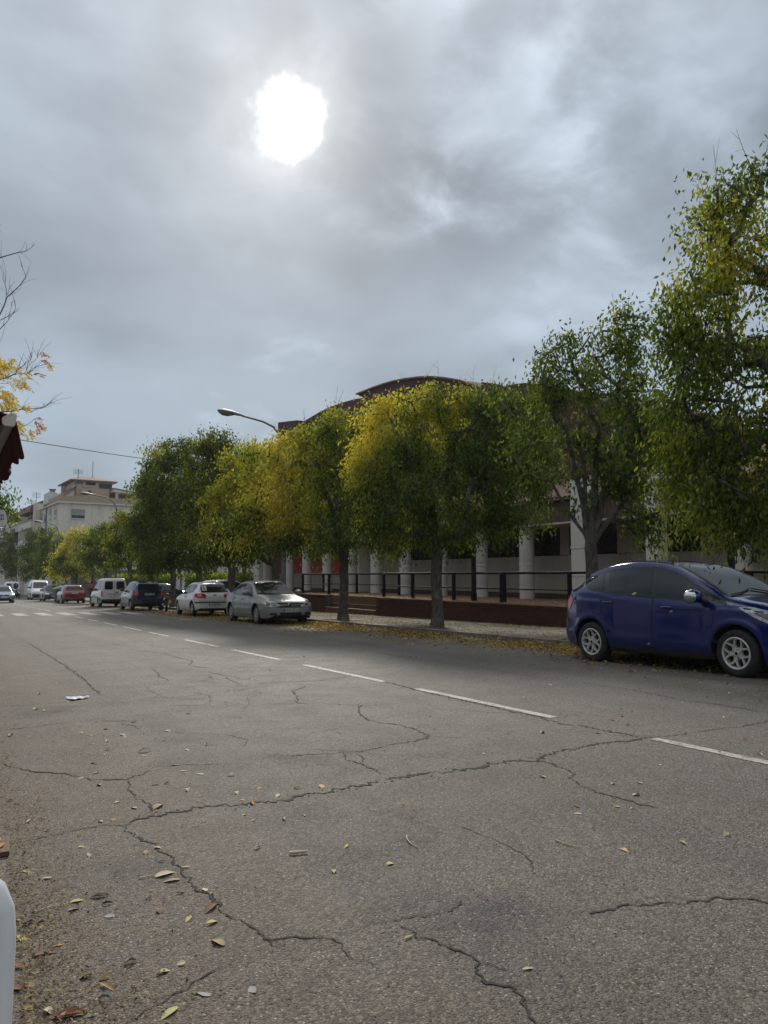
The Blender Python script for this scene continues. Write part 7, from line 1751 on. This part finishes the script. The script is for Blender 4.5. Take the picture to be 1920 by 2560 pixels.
LEAVES = [
 (ZC,715,220,'c',.115,'large cream leaf beside the long crack in the near left of the road'),(ZC,740,247,'t',.085,'tan leaf lying just below the large cream leaf'),(ZC,910,368,'b',.11,'big curled brown leaf lying across the crack'),(ZC,195,562,'b',.105,'broad brown leaf beside a small bright yellow one near the chair'),
 (ZC,250,528,'o',.04,'small bright yellow leaf standing beside the broad brown one'),(ZA,685,790,'t',.115,'large tan leaf lying where two cracks meet'),(ZC,460,705,'t',.09,'oval tan leaf near the bottom edge below the pale twig'),(ZC,285,830,'r',.11,'reddish brown upright leaf at the very bottom of the road'),
 (ZC,335,335,'y',.065,'yellow leaf with a long pale stalk near the left edge'),(ZD,105,493,'g',.055,'greenish yellow oval leaf beside the crack, right of the middle'),(ZD,620,628,'g',.052,'greenish yellow oval leaf near the lower right crack'),(ZC,940,515,'t',.085,'tan leaf folded up below the curled brown one'),
 (ZA,625,553,'b',.12,'brown leaf curled into a little tent on the road'),(ZC,805,188,'g',.05,'small greenish leaf caught by the crack'),(ZC,435,315,'d',.085,'dark shrivelled leaf with a pale rim'),(ZC,813,412,'y',.055,'yellow oval leaf just left of the long crack'),(ZC,880,738,'w',.055,'whitish crumpled scrap low in the middle of the road'),(ZC,730,822,'g',.085,'curled greenish leaf at the bottom edge'),(ZA,1090,777,'o',.075,'orange yellow leaf on the main crack'),(ZC,75,415,'y',.05,'yellow scrap beside the white chair'),
]
REST = [(ZA,45,484,'c'),(ZA,350,470,'y'),(ZA,455,455,'y'),(ZA,390,483,'y'),(ZA,395,520,'w'),(ZA,460,508,'c'),(ZA,465,545,'c'),(ZA,450,565,'c'),(ZA,620,570,'c'),(ZA,530,480,'w'),(ZA,540,488,'w'),(ZA,580,425,'y'),(ZA,725,463,'c'),(ZA,705,505,'c'),(ZA,810,545,'w'),(ZA,890,523,'c'),(ZA,755,610,'w'),(ZA,410,603,'c'),(ZA,415,645,'y'),(ZA,350,668,'y'),(ZA,430,697,'c'),(ZA,505,772,'y'),(ZA,578,796,'y'),(ZA,720,690,'b'),(ZA,810,720,'c'),(ZA,862,650,'c'),(ZA,788,637,'w'),(ZA,670,695,'w'),(ZA,995,655,'c'),(ZA,1120,712,'o'),(ZA,1025,733,'c'),(ZA,1050,762,'y'),(ZA,1055,825,'y'),(ZA,1095,850,'y'),(ZA,1200,743,'c'),(ZA,1285,710,'c'),(ZA,1390,702,'y'),(ZA,1315,828,'c'),(ZA,1225,845,'c'),(ZA,490,850,'t'),(ZA,435,855,'c'),(ZA,120,855,'c'),(ZA,40,765,'d'),(ZA,70,780,'t'),(ZA,150,370,'c'),(ZA,190,377,'c'),(ZA,310,372,'y'),(ZA,95,405,'c'),(ZA,165,305,'w'),(ZA,245,255,'c'),(ZA,100,40,'r'),(ZA,1075,237,'y'),(ZA,1465,470,'c'),(ZA,815,390,'b'),
 (ZB,590,238,'b'),(ZB,720,262,'c'),(ZB,605,322,'c'),(ZB,1025,398,'r'),(ZB,1070,377,'r'),(ZB,1160,432,'r'),(ZB,985,415,'r'),(ZB,925,473,'c'),(ZB,1055,440,'b'),(ZB,685,470,'c'),(ZB,430,562,'c'),(ZB,450,602,'c'),(ZB,685,662,'y'),(ZB,1195,610,'c'),(ZB,985,692,'c'),(ZB,1105,688,'w'),(ZB,1090,740,'c'),(ZB,835,790,'y'),(ZB,1075,797,'c'),(ZB,840,820,'c'),(ZB,1005,790,'y'),(ZB,1465,405,'c'),(ZB,1290,340,'w'),(ZB,1480,258,'y'),(ZB,1490,300,'c'),(ZB,1560,290,'w'),(ZB,1560,500,'r'),(ZB,1450,555,'r'),(ZB,1470,545,'r'),(ZB,1625,567,'c'),
 (ZC,205,30,'c'),(ZC,350,100,'y'),(ZC,385,135,'w'),(ZC,630,128,'t'),(ZC,680,105,'y'),(ZC,695,165,'d'),(ZC,120,208,'g'),(ZC,210,235,'w'),(ZC,465,348,'d'),(ZC,315,372,'w'),(ZC,475,400,'w'),(ZC,655,290,'c'),(ZC,780,300,'b'),(ZC,885,285,'c'),(ZC,915,302,'t'),(ZC,920,428,'y'),(ZC,690,378,'b'),(ZC,565,600,'w'),(ZC,370,660,'t'),(ZC,450,670,'t'),(ZC,780,607,'c'),(ZC,705,640,'g'),(ZC,1090,720,'w'),(ZC,455,760,'w'),(ZC,210,815,'c'),(ZC,120,800,'y'),(ZC,95,500,'y'),(ZC,85,620,'r'),(ZC,1495,100,'y'),(ZC,1440,208,'g'),(ZC,1108,107,'w'),(ZC,70,715,'b'),(ZC,330,830,'t'),(ZC,250,850,'r'),(ZC,395,830,'w'),(ZC,180,430,'b'),(ZC,120,430,'b'),(ZC,645,325,'d'),(ZC,120,700,'t'),
 (ZD,1040,115,'y'),(ZD,1295,85,'g'),(ZD,1480,50,'c'),(ZD,25,175,'y')]
i = 0
for (f_, x, y, k, L_, lab) in LEAVES:
    p = gnd(*f_((x, y))); o = link('fallen_leaf', variant(k, i % 6), None, (p[0], p[1], gz(p[1]) + .002), (random.uniform(-.1, .1), random.uniform(-.1, .1), random.uniform(0, 6.28))); L_ *= .86; o.scale = (L_,) * 3
    if 'tent' in lab: o.scale = (L_, L_, L_ * 3.2)
    tag(o, lab, 'leaf'); i += 1
MARKS = [(gnd(*f_((x, y))), 'the ' + s_) for (f_, x, y), s_ in (((ZC,715,220), 'large cream leaf'), ((ZC,910,368), 'curled brown leaf'), ((ZC,250,528), 'bright yellow leaf'), ((ZA,685,790), 'large tan leaf'),
    ((ZC,335,335), 'long-stalked yellow leaf'), ((ZD,105,493), 'upper greenish leaf'), ((ZD,620,628), 'lower greenish leaf'), ((ZA,625,553), 'brown tent-shaped leaf'), ((ZC,460,705), 'bottom oval tan leaf'), ((ZA,340,320), 'white paper scrap'), ((ZC,1290,131), 'short thick pale twig'), ((ZD,790,93), 'long straight stalk'),
    ((ZC,880,738), 'whitish crumpled scrap'), ((ZA,1090,777), 'orange leaf on main crack'), ((ZB,1165,492), 'crack junction'), ((ZB,450,345), 'long lane dash'), ((ZB,1450,550), 'nearest lane dash'), ((ZB,655,588), 'fork of the main crack'), ((ZB,205,487), 'middle crack tip'), ((ZA,820,170), 'small zigzag crack'))]
for dx_, dy_, k_, lab in ((.20, -.04, 'o', 'orange leaf lying on the brown base plate'), (.19, .05, 'c', 'cream leaf at the back of the brown base plate')):
    o = link('fallen_leaf', variant(k_, 3), None, (g0[0] - .24 + dx_, g0[1] + .12 + dy_, gz(g0[1]) + .028), (0, 0, 1.0 + dx_)); o.scale = (.075,) * 3; tag(o, lab, 'leaf')
rec = []
for (f_, x, y, k) in REST:
    u, v = f_((x, y)); p = gnd(u, v); best = min(MARKS, key=lambda m_: (m_[0][0] - p[0]) ** 2 + (m_[0][1] - p[1]) ** 2)
    dx, dy = p[0] - best[0][0], p[1] - best[0][1]; lx = dx * math.cos(YAW) - dy * math.sin(YAW); ly = dx * math.sin(YAW) + dy * math.cos(YAW); d = math.hypot(lx, ly)
    w = ('right of' if lx > 0 else 'left of') if abs(lx) > 2 * abs(ly) else ('beyond' if ly > 0 else 'nearer than') if abs(ly) > 2 * abs(lx) else ('beyond and right of' if ly > 0 and lx > 0 else 'beyond and left of' if ly > 0 else 'nearer and right of' if lx > 0 else 'nearer and left of')
    rec.append([p, k, 'small ' + KIND[k][1] + ' leaf ', w + ' ' + best[1], d])
ordn = ['first', 'second', 'third', 'fourth', 'fifth', 'sixth', 'seventh', 'eighth', 'ninth', 'tenth']
for r_ in rec:
    same = sorted([q for q in rec if q[2] == r_[2] and q[3] == r_[3]], key=lambda q: q[4]); j = same.index(r_)
    lab = r_[2] + r_[3] if len(same) == 1 else r_[2].strip() + ', %s %s' % ('closest' if j == 0 else ordn[j] + ' closest', r_[3])
    p, k = r_[0], r_[1]; L_ = random.uniform(.036, .066) * (1.15 if p[1] > 5 else .95); o = link('fallen_leaf', variant(k, i % 6), None, (p[0], p[1], gz(p[1]) + .002), (random.uniform(-.25, .25), random.uniform(-.25, .25), random.uniform(0, 6.28))); o.scale = (L_ * random.uniform(.8, 1.15), L_ * random.uniform(.8, 1.5), L_ * random.uniform(.8, 2.2))
    tag(o, lab, 'leaf', 'small leaves scattered on the road'); i += 1
def twig(f_, pts, r, lab):
    P = [Vector(gnd(*f_(p))) for p in pts]; o_ = P[0]; b = MB(); b.tube([tuple(p - o_ + Vector((0, 0, r + .003))) for p in P], list(np.linspace(r, r * .6, len(P))), 6); o = obj('fallen_twig', b, lm['c'], None, 60, tuple(o_)); tag(o, lab, 'twig')
twig(ZD, [(97, 55), (100, 72), (115, 90), (145, 105)], .0035, 'curved pale leaf stalk on the asphalt right of the middle')
twig(ZD, [(740, 75), (790, 93), (845, 107)], .0035, 'long straight pale stalk lying on the right lane')
twig(ZC, [(1250, 135), (1290, 131), (1330, 127)], .008, 'short thick pale twig lying on the middle of the road')
twig(ZC, [(150, 383), (230, 360), (310, 346)], .0025, 'thin yellow stalk pointing at a yellow leaf near the left edge')
twig(ZC, [(600, 238), (640, 232), (670, 222)], .003, 'thin stalk of the large cream leaf by the crack')
# paper scrap
pa, pb = Vector(gnd(172, 1750)), Vector(gnd(222, 1745)); t = MB(); r = []
dv = pb - pa; sd_ = Vector((-dv.y, dv.x, 0)).normalized()
for i_ in range(6):
    s = i_ / 5; r.append([tuple(dv * s + sd_ * (w * (1 - .75 * s)) + Vector((0, 0, .008 + .02 * abs(math.sin(7 * s + w * 9))))) for w in (-.11, -.04, .03, .11)])
t.grid(r); tag(obj('paper_scrap', t, simple('white_paper', (.72, .76, .80), .7), None, None, tuple(pa)), 'crumpled white paper scrap lying on the left lane', 'paper')
# a few leaves stuck to the blue car and its roof
for (u, v, y_, nm_) in ():
    pass

# ------------------------------------------------------------------ the side of the street the viewer sits on (its sky-blocking front shows in the car paint)
M['cafe'] = mat_stucco('cafe_render', (0.34, 0.29, 0.23), (0.42, 0.37, 0.30), (0.24, 0.20, 0.16))
cf = thing('cafe_building', 'plain low house front that carries the red awning', 'building', (-2.37, 0, 0))
b = MB(); b.box(-8, 0, -34, 14, -1.0, 4.6); obj('wall', b, M['cafe'], cf); b = MB(); b.box(-8.2, .25, -34.2, 14.2, 4.6, 4.8); obj('cornice', b, M['ap_white'], cf)
for k in range(13):
    y = -33 + 3.5 * k; b = MB(); b.box(-.05, .012, y, y + 1.5, .0 if k % 2 else .9, 2.5); w_ = obj('window', b, M['glass'], cf); b = MB(); b.box(-.05, .05, y - .08, y, .0, 2.58); b.box(-.05, .05, y + 1.5, y + 1.58, .0, 2.58); b.box(-.05, .049, y - .08, y + 1.58, 2.501, 2.6); obj('frame', b, M['ap_white'], w_)

# thin rain haze over the street
HAZE = 0.0003
if HAZE > 0:
    m = bpy.data.materials.new('rain_haze'); m.use_nodes = True; nt = m.node_tree; nt.nodes.clear()
    v = nt.nodes.new('ShaderNodeVolumePrincipled'); v.inputs['Density'].default_value = HAZE; v.inputs['Color'].default_value = (.90, .94, 1.0, 1); v.inputs['Anisotropy'].default_value = 0.2
    o = nt.nodes.new('ShaderNodeOutputMaterial'); nt.links.new(v.outputs[0], o.inputs['Volume'])
    b = MB(); b.box(-950, 950, -350, 1550, -3.2, 24.0); tag(obj('haze', b, m), kind='stuff')

nb = thing('cafe_building', 'taller plain house front set back behind the bare tree', 'building', (-4.6, 37, 0))
b = MB(); b.box(-8, 0, -22.9, 24, -1.6, 8.0); obj('wall', b, M['cafe'], nb); b = MB(); b.box(-8.2, .25, -22.8, 24.2, 8.0, 8.25); obj('cornice', b, M['ap_white'], nb)
for k in range(13):
    for z0, z1 in ((-.2, 2.2), (3.6, 5.2)):
        y = -22 + 3.5 * k; b = MB(); b.box(-.05, .012, y, y + 1.4, z0, z1); obj('window', b, M['glass'], nb)
